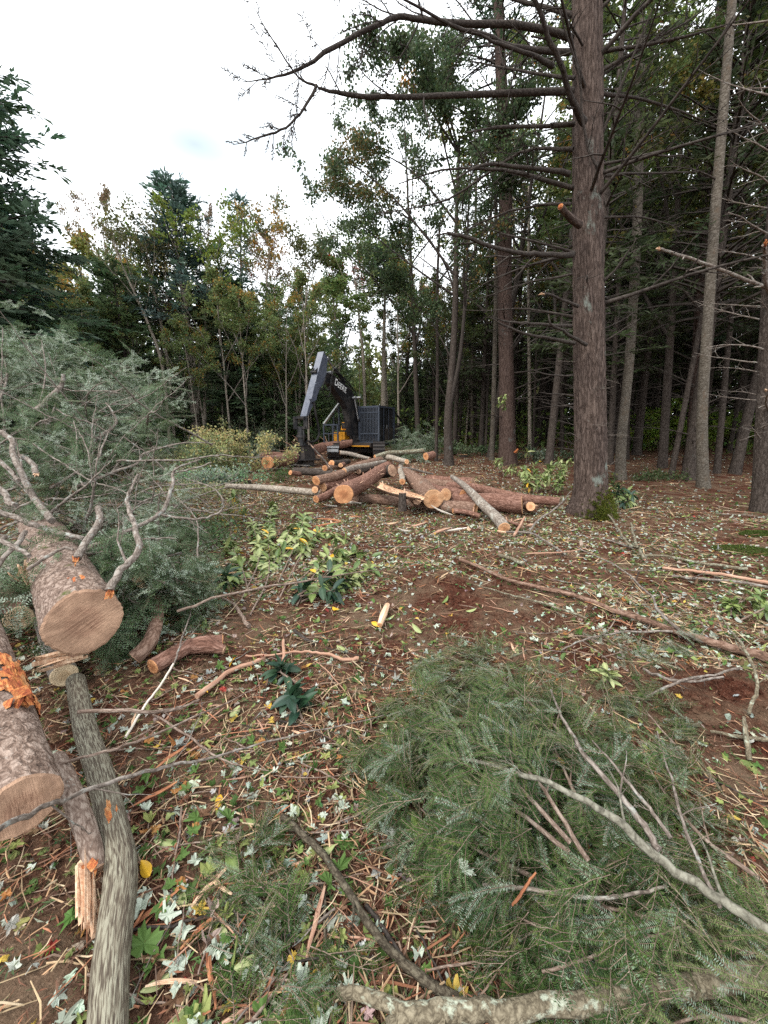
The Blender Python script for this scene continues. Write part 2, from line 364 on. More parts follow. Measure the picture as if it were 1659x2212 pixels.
M['flake'] = splinter('bark_flake_wood', (.15, .05, .03), (.32, .13, .065), (.50, .27, .13))
M['white_wood'] = splinter('bleached_wood', (.42, .36, .29), (.62, .56, .48), (.78, .74, .66))
M['peeled'] = splinter('peeled_wood', (.22, .11, .075), (.38, .22, .15), (.54, .39, .29))
M['chip'] = None
def colattr(name, trans=0.0, rough=.6, spec=.3, var=.35, bump=0.0):
    t = NT(name); c = t.n('Attribute', attribute_name='col').outputs['Color']
    n = t.noise(t.vec(1, 1, 1, attr='obj'), 38, 3)
    c = t.mix(t.math('MULTIPLY', t.ramp(n, (.35, 1.0), (.65, 0.0)), var), c, t.mix(1.0, c, (.5, .45, .42), 'MULTIPLY'))
    return t.done(c, rough, n if bump else None, .5, bump or .01, spec=spec, trans=trans)
M['needle'] = colattr('needles', .42, .55, .22, .2)
M['leaf'] = colattr('leaves', .45, .55, .22, .2)
M['litter'] = colattr('leaf_litter', .12, .65, .2, .5)
M['rhodo'] = colattr('rhododendron_leaf', .08, .42, .4, .15)
M['chip'] = colattr('wood_chips', 0, .85, .15, .4)
def soilm():
    t = NT('soil'); a = t.noise(t.vec(1, 1, 1, 'pos'), 2.2, 8, .65); b = t.noise(t.vec(1, 1, 1, 'pos'), 26, 6, .7); c0 = t.noise(t.vec(1, 1, 1, 'pos'), 140, 3, .6)
    c = t.ramp(b, (.28, (.018, .007, .005)), (.5, (.074, .027, .017)), (.75, (.15, .066, .042)))
    c = t.mix(t.ramp(a, (.42, 0.0), (.62, .8)), c, t.mix(c0, (.07, .046, .030), (.25, .18, .12)))
    c = t.mix(t.math('MULTIPLY', t.ramp(c0, (.58, 0.0), (.68, 1.0)), .5), c, (.30, .20, .14))
    return t.done(c, .98, t.math('ADD', b, t.math('MULTIPLY', c0, .4)), 1.0, .03, spec=.03)
M['soil'] = soilm()
t = NT('moss'); n_ = t.noise(t.vec(1, 1, 1, 'obj'), 60, 4); M['moss'] = t.done(t.ramp(n_, (.3, (.02, .035, .006)), (.7, (.13, .16, .03))), .95, n_, .8, .02, spec=.1)
def paint(name, c, rough=.4, metal=0.0, spec=.5, dust=.3, dustc=(.16, .13, .11)):
    t = NT(name); n = t.noise(t.vec(1, 1, 1, 'obj'), 3.0, 7, .65); f = t.noise(t.vec(1, 1, 1, 'obj'), 40, 3)
    cc = t.mix(t.math('MULTIPLY', t.ramp(n, (.45, 0.0), (.72, 1.0)), dust), c, dustc)
    rg = t.ramp(n, (.3, rough), (.75, min(1, rough + .35)))
    return t.done(cc, rg, f, .12, .002, metal=metal, spec=spec)
M['black'] = paint('black_paint', (.012, .012, .014), .33, 0, .5, .28)
M['arm_sky_sheen'] = paint('sky_sheen_arm_paint', (.085, .098, .135), .24, 0, 1.0, .35, (.20, .21, .25))  # pale blue sky reflection on the arm, put into the base colour
M['guard'] = paint('dark_blue_guard_paint', (.040, .050, .070), .30, 0, .8, .2, (.07, .08, .10))
M['bar'] = paint('guard_bar_paint', (.034, .042, .06), .32, 0, .8, .2, (.10, .11, .13))
M['yellow'] = paint('machine_yellow', (.62, .27, .015), .45, 0, .4, .35, (.22, .12, .04))
M['steel'] = paint('worn_steel', (.45, .46, .47), .35, .9, .5, .4, (.15, .12, .1))
M['darksteel'] = paint('muddy_steel', (.035, .031, .03), .55, .3, .4, .6, (.10, .075, .06))
M['glass'] = paint('cab_glass', (.01, .012, .014), .06, 0, .8, .1)
M['rubber'] = paint('hose_rubber', (.012, .012, .012), .45, 0, .4, .2)
M['white'] = paint('white_lettering', (.88, .89, .89), .6, 0, .3, .1)
# ------------------------------------------------------------------ the ground
def make_ground():
    n, k = len(GTH), len(GRR)
    V = np.stack([GX, GY, GZ], -1).reshape(-1, 3)
    i, j = np.meshgrid(np.arange(k - 1), np.arange(n), indexing='ij'); j2 = (j + 1) % n
    F = np.stack([i * n + j, (i + 1) * n + j, (i + 1) * n + j2, i * n + j2], -1).reshape(-1, 4)
    mb = MB(); mb.add(V, F)
    c = np.concatenate([V[:n], [[0, 0, gzs(0, 0)]]]); jj = np.arange(n)
    mb.add(c, np.stack([jj, (jj + 1) % n, np.full(n, n)], 1))
    return tag(mb.build('ground', M['soil']), kind='structure')
make_ground()

# ------------------------------------------------------------------ growth helpers
def rot_about(v, ax, ang):
    ax = unit(ax); return v * math.cos(ang) + np.cross(ax, v) * math.sin(ang) + ax * np.dot(ax, v) * (1 - math.cos(ang))
def wander(p, d, L, k, rng, wob=.12, bend=(0, 0, 0)):
    P = [np.asarray(p, float)]; d = unit(d); b = np.asarray(bend, float)
    for i in range(k):
        d = unit(d + rng.normal(0, wob, 3) + b / k); P.append(P[-1] + d * L / k)
    return np.array(P)
def grow(mb, P, r0, r1, nsub, depth, rng, lenf=.42, ang=(32, 62), n=5, mat=0, flat=.5, t0=.25, col=None, bend=(0, 0, 0), tips=None, taper=None, rmin=.0012):
    tube(mb, P, taper or [r0, r1], n, mat, col=col, cap0=False, cap1=n > 4)
    L = np.linalg.norm(np.diff(P, axis=0), axis=1).sum(); k = len(P)
    if tips is not None: tips.append((P[-1], unit(P[-1] - P[-2]), depth))
    if depth <= 0: return
    for q in range(nsub):
        t = t0 + (1 - t0) * (q + rng.random()) / nsub; x = t * (k - 1); i = min(int(x), k - 2); f = x - i
        p = P[i] * (1 - f) + P[i + 1] * f; d = unit(P[i + 1] - P[i])
        ax = unit(np.cross(d, rng.normal(size=3))); 
        if flat: ax = unit(ax * (1 - flat) + np.array([0, 0, 1.0]) * flat * (1 if q % 2 else -1))
        dd = rot_about(d, ax, R(rng.uniform(*ang)))
        l = L * lenf * (1.15 - t * .75) * rng.uniform(.5, 1.1); ri = (r0 * (1 - t) + r1 * t)
        Q = wander(p, dd, l, 4 if depth > 1 else 3, rng, .13, bend)
        grow(mb, Q, max(ri * .55, rmin * 1.4), max(r1 * .5, rmin), max(2, int(nsub * .55)), depth - 1, rng, lenf, ang, 4 if n > 5 else 3, mat, flat, .25, col, bend, tips, None, rmin)
def taper_trunk(H, r, flare=1.35, lean=(0, 0), k=26, rng=None, wob=0.0):
    z = np.linspace(0, 1, k) ** 1.15 * H; t = z / H
    P = np.stack([lean[0] * t, lean[1] * t, z - .12], 1)
    if rng is not None and wob:
        P[:, 0] += np.cumsum(rng.normal(0, wob, k)) * t; P[:, 1] += np.cumsum(rng.normal(0, wob, k)) * t
    rad = r * (1 - t) ** .8 * .97 + r * .03; rad = rad * (1 + (flare - 1) * np.exp(-z / (r * 1.6)))
    return P, rad
def along(P, t):
    x = t * (len(P) - 1); i = min(int(x), len(P) - 2); f = x - i; return P[i] * (1 - f) + P[i + 1] * f
def shade(rng, base, n, v=.35, hue=.12):
    b = np.asarray(base, float)[None]; k = rng.uniform(1 - v, 1 + v, (n, 1)); h = rng.normal(0, hue, (n, 3)) * np.array([1, .5, .8])
    return np.clip(b * k * (1 + h), .004, .9)
# conifer crown: drooping boughs carrying feathery sprays
def conifer_crown(rng, trunk, H, z0, Rm, nb, base, kl=.27, kw=.078, dens=12, droop=.35, power=.62, back=.5, wood=(.10, .08, .06), lowsparse=0.0):
    mb = MB(); PP = []; DD = []; SS = []; LL = []; CC = []
    for b in range(nb):
        t = (b + rng.random()) / nb; z = z0 + (H - z0) * t; az = rng.uniform(0, 2 * math.pi)
        L = (Rm * (1 - t) ** power + .25) * rng.uniform(.6, 1.15)
        c = along(trunk, z / H); d0 = np.array([math.cos(az), math.sin(az), .25 + .35 * t])
        P = wander(c, d0, L, 6, rng, .07, (0, 0, -droop * (1.2 - t)))
        tube(mb, P, [.012 + .012 * L, .004], 3, 1, cap0=False, cap1=False, col=wood)
        cb = np.asarray(base) * rng.uniform(.7, 1.35) * (1 + rng.normal(0, .06, 3))
        m = max(4, int(dens * (L / Rm + .2))); tt = rng.uniform(.12 + lowsparse * (1 - t), 1, m) ** .8
        for q in tt:
            p = along(P, q); d = unit(along(P, min(1, q + .1)) - along(P, max(0, q - .1))); side = unit(np.cross(d, [0, 0, 1.0]))
            sgn = rng.choice([-1, 1]); dir0 = unit(d * rng.uniform(.3, 1) + side * sgn * rng.uniform(.3, 1) + np.array([0, 0, rng.uniform(-.35, .12)]))
            l0 = kl * (1.4 - .5 * q) * rng.uniform(.7, 1.5)
            for s_ in range(3):
                PP.append(p + dir0 * l0 * .45 * s_ + rng.normal(0, .02, 3)); DD.append(unit(dir0 + rng.normal(0, .33, 3))); SS.append(side * sgn + rng.normal(0, .4, 3))
                LL.append(l0 * rng.uniform(.6, 1.1)); CC.append(cb)
    n = len(PP); cc = np.array(CC) * rng.uniform(.7, 1.3, (n, 1))
    kites(mb, np.array(PP), np.array(DD), np.array(SS), np.array(LL), np.array(LL) * (kw / kl) * rng.uniform(.7, 1.6, n), cc, 0)
    return mb
def leaves_at(mb, rng, tips, base, per=14, spread=.45, size=.10, mat=0, v=.35, mixc=None, mixp=0.0):
    P = []; 
    for p, d, _ in tips:
        P.append(p + d * rng.uniform(-.5, .3, (per, 1)) * spread + rng.normal(0, spread * .38, (per, 3)) * np.array([1, 1, .7]))
    P = np.concatenate(P); n = len(P); c = shade(rng, base, n, v)
    if mixc is not None:
        # whole patches of the crown have turned colour
        m = (vnoise(P * .45, 5) * .5 + .5 + rng.normal(0, .12, n)) < mixp
        c[m] = shade(rng, mixc, int(m.sum()), v)
    D = unit(rng.normal(size=(n, 3)) + np.array([0, 0, -.4])); S = rng.normal(size=(n, 3))
    L = size * rng.uniform(.7, 1.4, n)
    kites(mb, P, D, S, L, L * .75, c, mat, .1)
def hardwood(rng, H, r, split=.35, nl=5, spread=.35, base=(.10, .15, .04), size=.11, per=16, lean=(0, 0), mixc=None, mixp=0, leafstart=.0, wob=.03, depth=2, nsub=5):
    tips = []; mb = MB(); P, rad = taper_trunk(H * .92, r, 1.25, lean, 18, rng, wob)
    tube(mb, P, rad, 10, 0)
    twigs = MB()
    for i in range(nl):
        t = split + (1 - split) * (i + rng.random()) / nl * .9; p = along(P, t); az = i * 2.4 + rng.uniform(-.5, .5)
        d = unit(np.array([math.cos(az) * spread * 1.6, math.sin(az) * spread * 1.6, 1.0]))
        L = H * (1.02 - t) * rng.uniform(.55, .85) + .6
        Q = wander(p, d, L, 7, rng, .09)
        grow(twigs, Q, r * (1 - t) * .6 + .015, .006, nsub, depth, rng, .42, (25, 55), 5, 0, 0.0, .35, None, (0, 0, .1), tips)
    leaf = MB(); use = [q for q in tips if q[0][2] > H * leafstart]
    if per: leaves_at(leaf, rng, use, base, per, .42, size, 0, .35, mixc, mixp)
    return mb, twigs, leaf
def put_tree(name, loc, trunk, tmat, crown=None, cm=None, wood=None, wm=None, label=None, cat='tree', group=None, rz=0.0):
    root = empty(name, (loc[0], loc[1], gzs(loc[0], loc[1])), label, cat, group, rz)
    trunk.build('trunk', tmat, root)
    if wood is not None and wood.n: tag(wood.build('branchwork', wm or tmat, root), kind='stuff')
    if crown is not None and crown.n: tag(crown.build('crown', cm, root, smooth=False), kind='stuff')
    return root
def clone(root, loc, rz, s=1.0, label=None, sz=None):
    r = root.copy(); COL.objects.link(r); r.location = (loc[0], loc[1], gzs(loc[0], loc[1])); r.rotation_euler = (0, 0, rz); r.scale = (s, s, sz or s)
    if label: r['label'] = label
    for ch in root.children:
        c = ch.copy(); COL.objects.link(c); c.parent = r
    return r
# unit dead-limb meshes (1 m along +x), shared by every limb that uses them
LIMBS = []
for s_ in range(9):
    rng = np.random.default_rng(50 + s_); mb = MB()
    P = wander((0, 0, 0), (1, 0, .10 + .12 * (s_ % 3)), 1.0, 9, rng, .05, (0, 0, -.25 + .12 * (s_ % 4)))
    grow(mb, P, .0125, .0022, 7 + s_ % 3, 2 if s_ < 7 else 1, rng, .33, (30, 62), 6, 0, .62, .2)
    LIMBS.append(mb)
LIMB_ME = {}
def limb_mesh(i, mat):
    if (i, mat) not in LIMB_ME: LIMB_ME[(i, mat)] = LIMBS[i].mesh('branch', M[mat])
    return LIMB_ME[(i, mat)]
def limb_matrix(p, az, el, L, roll=0.0, thick=1.0):
    d = np.array([math.cos(az) * math.cos(el), math.sin(az) * math.cos(el), math.sin(el)]); B = basis(d)
    c, s = math.cos(roll), math.sin(roll); B = B @ np.array([[1, 0, 0], [0, c, -s], [0, s, c]])
    return mat4(p, B * L)
def add_limbs(root, P, rad, n, z0, z1, Lr, rng, mat='darklimb', el=(-.15, .3), azr=None):
    H = P[-1][2]
    for i in range(n):
        z = z0 + (z1 - z0) * (i + rng.random()) / n; tt = (z / H) ** (1 / 1.15); p = along(P, tt)
        az = rng.uniform(0, 2 * math.pi) if azr is None else rng.uniform(*azr)
        link('branch', limb_mesh(int(rng.integers(len(LIMBS))), mat), root, limb_matrix(p, az, rng.uniform(*el), rng.uniform(*Lr), rng.uniform(-.5, .5)))
def merged_limbs(mb, P, n, z0, z1, Lr, rng, el=(-.2, .3)):
    H = P[-1][2]
    for i in range(n):
        z = z0 + (z1 - z0) * (i + rng.random()) / n; p = along(P, (z / H) ** (1 / 1.15))
        mb.merge(LIMBS[7 + int(rng.integers(2))], limb_matrix(p, rng.uniform(0, 6.283), rng.uniform(*el), rng.uniform(*Lr)))

# ------------------------------------------------------------------ far-off wood round the clearing: one mass
def far_wood():
    rng = np.random.default_rng(7); fo = MB(); tr = MB()
    P = []; C = []
    for i in range(420):
        a = rng.uniform(-R(62), R(64)); d = rng.uniform(38, 62)
        x, y = math.sin(a) * d, math.cos(a) * d
        tall = np.interp(math.degrees(a), [-62, -30, -10, 4, 14, 64], [15, 12, 10, 9, 16, 22]) * rng.uniform(.7, 1.1)
        g0 = gzs(x, y); tube(tr, [(x, y, g0 - .3), (x + rng.normal(0, .4), y, g0 + tall * .9)], [rng.uniform(.09, .22), .04], 5, 0, cap0=False, cap1=False)
        z = tall * rng.uniform(.12, 1, 150) ** .8; w_ = 2.3 * (1.15 - z / tall)
        P.append(np.stack([x + rng.normal(0, 1, 150) * w_ * .6, y + rng.normal(0, 1, 150) * w_ * .6, z + g0], 1))
        b = np.array([[.11, .15, .07], [.08, .12, .07], [.20, .21, .07], [.15, .20, .07]][int(rng.integers(4))])
        C.append(np.tile(b * rng.uniform(.7, 1.3), (150, 1)))
    P = np.concatenate(P); n = len(P); C = np.concatenate(C) * rng.uniform(.7, 1.3, (n, 1))
    kites(fo, P, unit(rng.normal(size=(n, 3)) + [0, 0, -.5]), rng.normal(size=(n, 3)), rng.uniform(.35, .9, n), rng.uniform(.15, .4, n), C)
    # undergrowth along the wood's foot
    m = 26000; a = rng.uniform(-R(64), R(66), m); d = rng.uniform(27, 60, m); P = np.stack([np.sin(a) * d, np.cos(a) * d, gz(np.sin(a) * d, np.cos(a) * d) + rng.random(m) ** 2 * 2.6], 1)
    kites(fo, P, unit(rng.normal(size=(m, 3)) + [0, 0, .3]), rng.normal(size=(m, 3)), rng.uniform(.2, .5, m), rng.uniform(.1, .25, m), shade(rng, (.14, .20, .05), m, .5))
    m = 42000; a = rng.uniform(-R(60), R(64), m); d = rng.uniform(44, 60, m); hh = np.interp(np.degrees(a), [-62, -12, 0, 10, 64], [9, 7.5, 6, 8, 11]); x_, y_ = np.sin(a) * d, np.cos(a) * d; zc = gz(x_, y_) + rng.random(m) * hh; P = np.stack([x_, y_, zc], 1)
    kites(fo, P, unit(rng.normal(size=(m, 3)) + [0, 0, -.4]), rng.normal(size=(m, 3)), rng.uniform(.5, 1.1, m), rng.uniform(.3, .6, m), shade(rng, (.10, .14, .055), m, .55))
    o = tag(fo.build('distant_woods', M['leaf'], smooth=False), 'distant mass of mixed woodland closing off the clearing behind every tree', 'woods', kind='stuff')
    tag(tr.build('trunk_mass', M['darkbark'], o), kind='stuff')
far_wood()

# ------------------------------------------------------------------ the big spruce and its neighbours on the right
def ridged(seed, amp, aspect=.09, scale=26.0):
    def f(th, s, r):
        q = np.stack([np.cos(th) * r * scale, np.sin(th) * r * scale, s * scale * aspect + .0 * th], -1)
        a = 1 - np.abs(fbm(q, 3, seed)) * 1.6; b = fbm(q * 3.3, 2, seed + 5)
        return 1 + amp * (np.clip(a, -1, 1) * .6 + .35 * b)
    return f
def big_spruce():
    rng = np.random.default_rng(3); g = gp(1275, 1113); Y = g[1]
    root = empty('spruce_tree', g, 'huge reddish barked spruce with moss at its foot, nearest standing trunk', 'tree')
    T = lambda px, py, dy=0.0: aty(px, py, Y + dy) - g
    axis = np.array([[0, 0, -.15], T(1276, 1060), T(1275, 900), T(1272, 700), T(1270, 450), T(1270, 200), T(1268, 0), T(1266, -200), T(1262, -420)])
    axis[:, 1] = 0; P = crom(axis, 46); z = P[:, 2]
    rad = np.interp(z, [-.1, .12, .4, .8, 2, 4, 7, 12], [.42, .38, .305, .275, .258, .24, .215, .16])
    lob = ridged(11, .085, .12, 30)
    def disp(th, s, r):
        zz = s - .15; fl = np.exp(-np.clip(zz, 0, 9) / .28) * .20
        return lob(th, s, r) * (1 + fl * (np.cos(th * 5 + .6) * .6 + np.cos(th * 3 + 2) * .4))
    mb = MB(); tube(mb, P, rad, 112, 0, disp); mb.build('trunk', M['spruce'], root)
    mz = MB()                             # moss cushion on the foot of the trunk
    for i in range(620):
        a = -math.pi / 2 + rng.normal(.30, .45); zz = abs(rng.normal(0, .22)); r_ = np.interp(zz, [0, .12, .4, .8], [.45, .41, .31, .28]) + .005
        c = np.array([math.cos(a) * r_, math.sin(a) * r_, zz - .03]); l = rng.uniform(.015, .05)
        kites(mz, c[None] + rng.normal(0, .01, (14, 3)), unit(np.tile([math.cos(a), math.sin(a), .8], (14, 1)) + rng.normal(0, .5, (14, 3))), rng.normal(size=(14, 3)), l, l * .45, shade(rng, (.13, .15, .03), 14))
    tag(mz.build('moss', M['leaf'], root, False), kind='stuff')
    # limbs read off the photograph: pixel, distance change from the trunk
    spec = [
        ([(1236, 196, -.2), (1000, 205, -.5), (823, 206, -.9), (734, 193, -1.1), (682, 181, -1.2)], .052, .022, 3),
        ([(684, 181, -1.2), (650, 238, -1.3), (610, 270, -1.4), (560, 285, -1.5), (496, 298, -1.6)], .022, .004, 12),
        ([(684, 181, -1.2), (645, 159, -1.25), (595, 89, -1.3), (540, 0, -1.4)], .017, .004, 7),
        ([(1237, 85, -.2), (1112, 60, -.4), (941, 54, -.6), (855, 46, -.7), (823, 60, -.8), (709, 119, -1.0), (660, 154, -1.1), (595, 183, -1.2), (520, 190, -1.3)], .05, .004, 16),
        ([(1232, 112, -.2), (1130, 100, -.5), (1050, 78, -.8), (985, 62, -1.0), (820, -30, -1.5)], .045, .012, 7),
        ([(1237, 268, -.2), (1130, 277, -.5), (1009, 285, -.9)], .04, .012, 7),
        ([(1232, 378, -.2), (1160, 367, -.4), (1055, 356, -.7), (960, 400, -1.2)], .045, .009, 7),
        ([(1262, 262, -.3), (1240, 215, -.6), (1209, 125, -.9), (1180, 50, -1.1), (1150, -40, -1.3)], .06, .035, 4),
        ([(1281, 400, -.3), (1290, 365, -.55), (1274, 319, -.6), (1262, 240, -.7), (1254, 142, -.8), (1225, 60, -.9), (1205, -20, -1.0)], .028, .012, 5),
        ([(1194, 140, -.4), (1150, 110, -.8), (1078, 85, -1.0), (1020, 63, -1.2)], .04, .01, 5),
        ([(1237, 549, -.25), (1190, 546, -.5), (1140, 540, -.9), (1078, 528, -1.2), (1020, 508, -1.5), (966, 496, -1.7)], .05, .03, 5),
        ([(1249, 662, -.3), (1215, 648, -.5), (1177, 636, -.7)], .034, .026, 1),
        ([(1234, 705, -.2), (1160, 703, -.5), (1111, 702, -.6), (1055, 690, -.8)], .034, .008, 5),
        ([(1266, 744, -.3), (1223, 723, -.6), (1187, 707, -.8), (1177, 684, -.85)], .034, .012, 1),
        ([(1240, 743, -.2), (1160, 733, -.5), (1104, 713, -.7), (1054, 687, -.9)], .036, .010, 4),
        ([(1237, 812, -.2), (1180, 808, -.5), (1140, 800, -.7)], .018, .005, 4),
        ([(1237, 855, -.2), (1205, 852, -.4), (1168, 850, -.6)], .016, .006, 3),
        ([(1238, 872, -.2), (1215, 876, -.4), (1172, 868, -.7)], .016, .006, 2),
        ([(1300, 612, -.1), (1340, 570, -.3), (1380, 515, -.5)], .030, .008, 3),
        ([(1296, 296, -.1), (1340, 200, -.3), (1425, 0, -.6)], .034, .012, 4),
        ([(1304, 738, -.1), (1340, 715, -.3), (1385, 690, -.5)], .020, .006, 3),
        ([(1240, 168, -.1), (1120, 150, .3), (1010, 130, .6)], .03, .008, 7),
        ([(1238, 320, -.1), (1120, 330, .4), (960, 430, .9), (800, 462, 1.2)], .034, .006, 10),
        ([(1236, 440, -.1), (1150, 448, .2), (1040, 480, .5), (900, 560, .9)], .03, .005, 8),
        ([(1236, 590, -.1), (1130, 610, .2), (1040, 640, .5)], .024, .005, 7),
        ([(1300, 380, .1), (1400, 372, .4), (1520, 366, .7)], .03, .006, 8),
        ([(1300, 200, .1), (1390, 215, .4), (1560, 280, .9)], .034, .006, 9),
        ([(1300, 470, .1), (1390, 470, .3), (1470, 490, .5)], .024, .005, 6),
        ([(1238, 30, .1), (1100, -10, .5), (900, -40, 1.0)], .04, .01, 8),
        ([(1300, 110, 0), (1420, 90, -.3), (1600, 40, -.6)], .034, .008, 8),
    ]
    for pts, r0, r1, ns in spec:
        r0, r1 = r0 * .66, r1 * .72; q = np.array([T(a, b, c) for a, b, c in pts]); q[:, 1] = [c for a, b, c in pts]
        Q = crom(q, 4); Q = Q + np.cumsum(rng.normal(0, .008, Q.shape), 0); m = MB()
        grow(m, Q, r0, r1, ns + (8 if ns > 5 else 0), 3 if ns > 7 else 2 if ns > 2 else 1, rng, .26, (30, 65), 8, 0, .35, .15, taper=[r0 * 1.5, r0, r0 * .85, r1], rmin=.0036)
        link('branch', m.mesh('branch', M['darklimb']), root)
    add_limbs(root, P[::4], rad, 62, 3.2, 11.8, (.9, 3.4), rng, 'darklimb', (-.25, .35))
    add_limbs(root, P[::4], rad, 16, .9, 3.2, (.25, .7), rng, 'limb', (-.3, .3))
    # two broken stubs with torn orange wood
    for a, b, rr in (((1252, 486, -.3), (1211, 446, -.75), .045),):
        q0 = T(*a); q1 = T(*b); q0[1] = a[2]; q1[1] = b[2]; m = MB(); tube(m, crom([q0, (q0 + q1) / 2 + [0, 0, -.02], q1], 4), [rr * 1.3, rr], 10, 0, ridged(4, .1, .3, 60))
        st = m.build('stub', M['spruce'], root); e = MB(); tube(e, [q1, q1 + unit(q1 - q0) * .03], [rr * .95, rr * .5], 9); e.build('torn_wood', M['torn'], st)
    for a, r_ in (((1177, 636, -.7), .028),):
        q = T(*a); q[1] = a[2]; m = MB()
        for i in range(7): bar(m, q + rng.normal(0, .008, 3), q + rng.normal(0, .012, 3) + [-.05 - .05 * rng.random(), 0, .01], .012, .006)
        m.build('torn_wood', M['splint'], root)
    return g
BIG = big_spruce()
# ------------------------------------------------------------------ trees
def ptrunk(pts, Y, rads, k=10):
    A = np.array([aty(a, b, Y) for a, b in pts]); base = np.array([A[0][0], Y, gzs(A[0][0], Y)])
    A = A - base; A[0][2] = -.12; P = crom(A, k)
    rad = np.interp(P[:, 2], np.linspace(0, P[-1][2], len(rads)), rads)
    rad = rad * (1 + .32 * np.exp(-np.clip(P[:, 2], 0, 99) / (rads[0] * 1.5)))
    return base, P, rad
def standing(name, label, pts, rads, mat, limbs=0, lz=(2, 9), Lr=(.8, 2.2), lmat='darklimb', seed=1, amp=.07, aspect=.10, Y=None, n=40, el=(-.2, .3), group=None, azr=None):
    Y = Y or gp(*pts[0])[1]; base, P, rad = ptrunk(pts, Y, rads); root = empty(name, base, label, 'tree', group)
    mb = MB(); tube(mb, P, rad, n, 0, ridged(seed, amp, aspect, 24)); mb.build('trunk', M[mat], root)
    rng = np.random.default_rng(seed)
    if limbs: add_limbs(root, P, rad, limbs, lz[0], lz[1], Lr, rng, lmat, el, azr)
    return root, base, P, rad, rng
# second spruce, red trunk, behind the log pile
r2, b2, P2, rad2, rng = standing('spruce_tree', 'red trunked spruce with a chainsaw nick, standing behind the rhododendron', [(1097, 1006), (1094, 800), (1090, 600), (1092, 400), (1080, 100), (1074, -120)], [.345, .305, .28, .25, .20, .15], 'spruce2', 62, (1.2, 15), (.8, 3.4), 'darklimb', 21, .06, n=64)
cw = conifer_crown(rng, P2, P2[-1][2], 11.0, 3.4, 80, (.055, .085, .045), dens=24, kl=.18, kw=.045)
tag(cw.build('crown', [M['needle'], M['darklimb']], r2, False), kind='stuff')
nk = MB(); rr_ = .46
for i in range(5): box(nk, (.16 + .02 * i, -rr_ + .02, .62 + .03 * i), (.14 - .02 * i, .05, .07), 0, basis((1, .3, .2 * i)))
nk.build('chainsaw_nick', M['torn'], r2)
# dark forked hardwood with the leafy crown over the machine's right
Y12 = 17.5; b12, P12, q12 = ptrunk([(970, 1000), (968, 900), (978, 780), (984, 640), (986, 480), (992, 300)], Y12, [.20, .165, .14, .11, .075, .05])
r12 = empty('hardwood_tree', b12, 'dark forked hardwood with small leaves, right of the machine cab', 'tree')
mb = MB(); tube(mb, P12, q12, 24, 0, ridged(31, .08, .12, 24)); mb.build('trunk', M['darkbark'], r12)
rng = np.random.default_rng(12); tips = []; wd = MB()
for pts, r0 in (([(972, 880), (992, 760), (1000, 600), (1000, 460), (1012, 300)], .11), ([(985, 600), (930, 520), (850, 420), (770, 350), (735, 340)], .06), ([(985, 480), (910, 370), (830, 300), (765, 265)], .05),
                ([(984, 640), (910, 590), (830, 530), (770, 480), (720, 420)], .05), ([(990, 330), (930, 250), (860, 200)], .04), ([(1000, 600), (1050, 480), (1080, 400)], .05), ([(986, 420), (960, 300), (940, 180), (900, 60)], .045),
                ([(984, 640), (960, 560), (900, 470), (800, 410)], .045), ([(978, 780), (940, 700), (880, 620), (850, 590)], .035), ([(1000, 420), (1060, 300), (1120, 240)], .04), ([(990, 330), (870, 150), (800, 90)], .05), ([(990, 320), (960, 150), (980, 10)], .05)):
    A = np.array([aty(a, b, Y12) - b12 for a, b in pts]); A[:, 1] += np.linspace(0, rng.uniform(-2.5, 1.5), len(A))
    grow(wd, crom(A, 4), r0, .008, 9, 3, rng, .40, (25, 55), 6, 0, 0.0, .25, None, (0, 0, .05), tips)
for q in range(1): pass
lf = MB(); tp = [q for q in tips if q[2] <= 1]
leaves_at(lf, rng, tp, (.075, .11, .05), 26, .5, .10, 0, .4, (.18, .13, .045), .10)
tag(wd.build('branchwork', M['darklimb'], r12), kind='stuff'); tag(lf.build('crown', M['leaf'], r12, False), kind='stuff')
# trunks of the dark wood on the right
standing('birch_tree', 'pale mottled slender trunk just right of the nearest spruce', [(1341, 1036), (1343, 950), (1358, 800), (1368, 650), (1376, 500), (1381, 300), (1386, 0), (1393, -300)], [.165, .14, .135, .13, .125, .115, .10, .09], 'birch', 7, (4, 9), (.7, 1.6), 'darklimb', 41, .05, .3)
standing('spruce_tree', 'dark brown straight spruce standing behind the mottled maple on the right', [(1499, 1006), (1506, 880), (1516, 700), (1531, 450), (1556, 100), (1576, -200)], [.30, .255, .24, .22, .19, .15], 'spruce2', 46, (2.0, 14), (1.0, 3.8), 'darklimb', 43, .06)
standing('maple_tree', 'mottled grey maple trunk in front of the dark brown spruce', [(1521, 1053), (1517, 900), (1529, 700), (1546, 450), (1566, 200), (1590, -100)], [.145, .125, .118, .11, .095, .08], 'birch', 8, (5, 10), (.7, 2.0), 'darklimb', 44, .05, .3)
r18, b18, P18, q18, rng = standing('dead_spruce_tree', 'grey trunk with many dead bare limbs at the right edge of the view', [(1645, 1104), (1650, 900), (1664, 600), (1690, 250), (1712, -100)], [.145, .115, .108, .10, .08], 'darkbark', 40, (1.3, 8.5), (.5, 1.7), 'limb', 45, .08, el=(-.25, .2), azr=(R(120), R(300)))
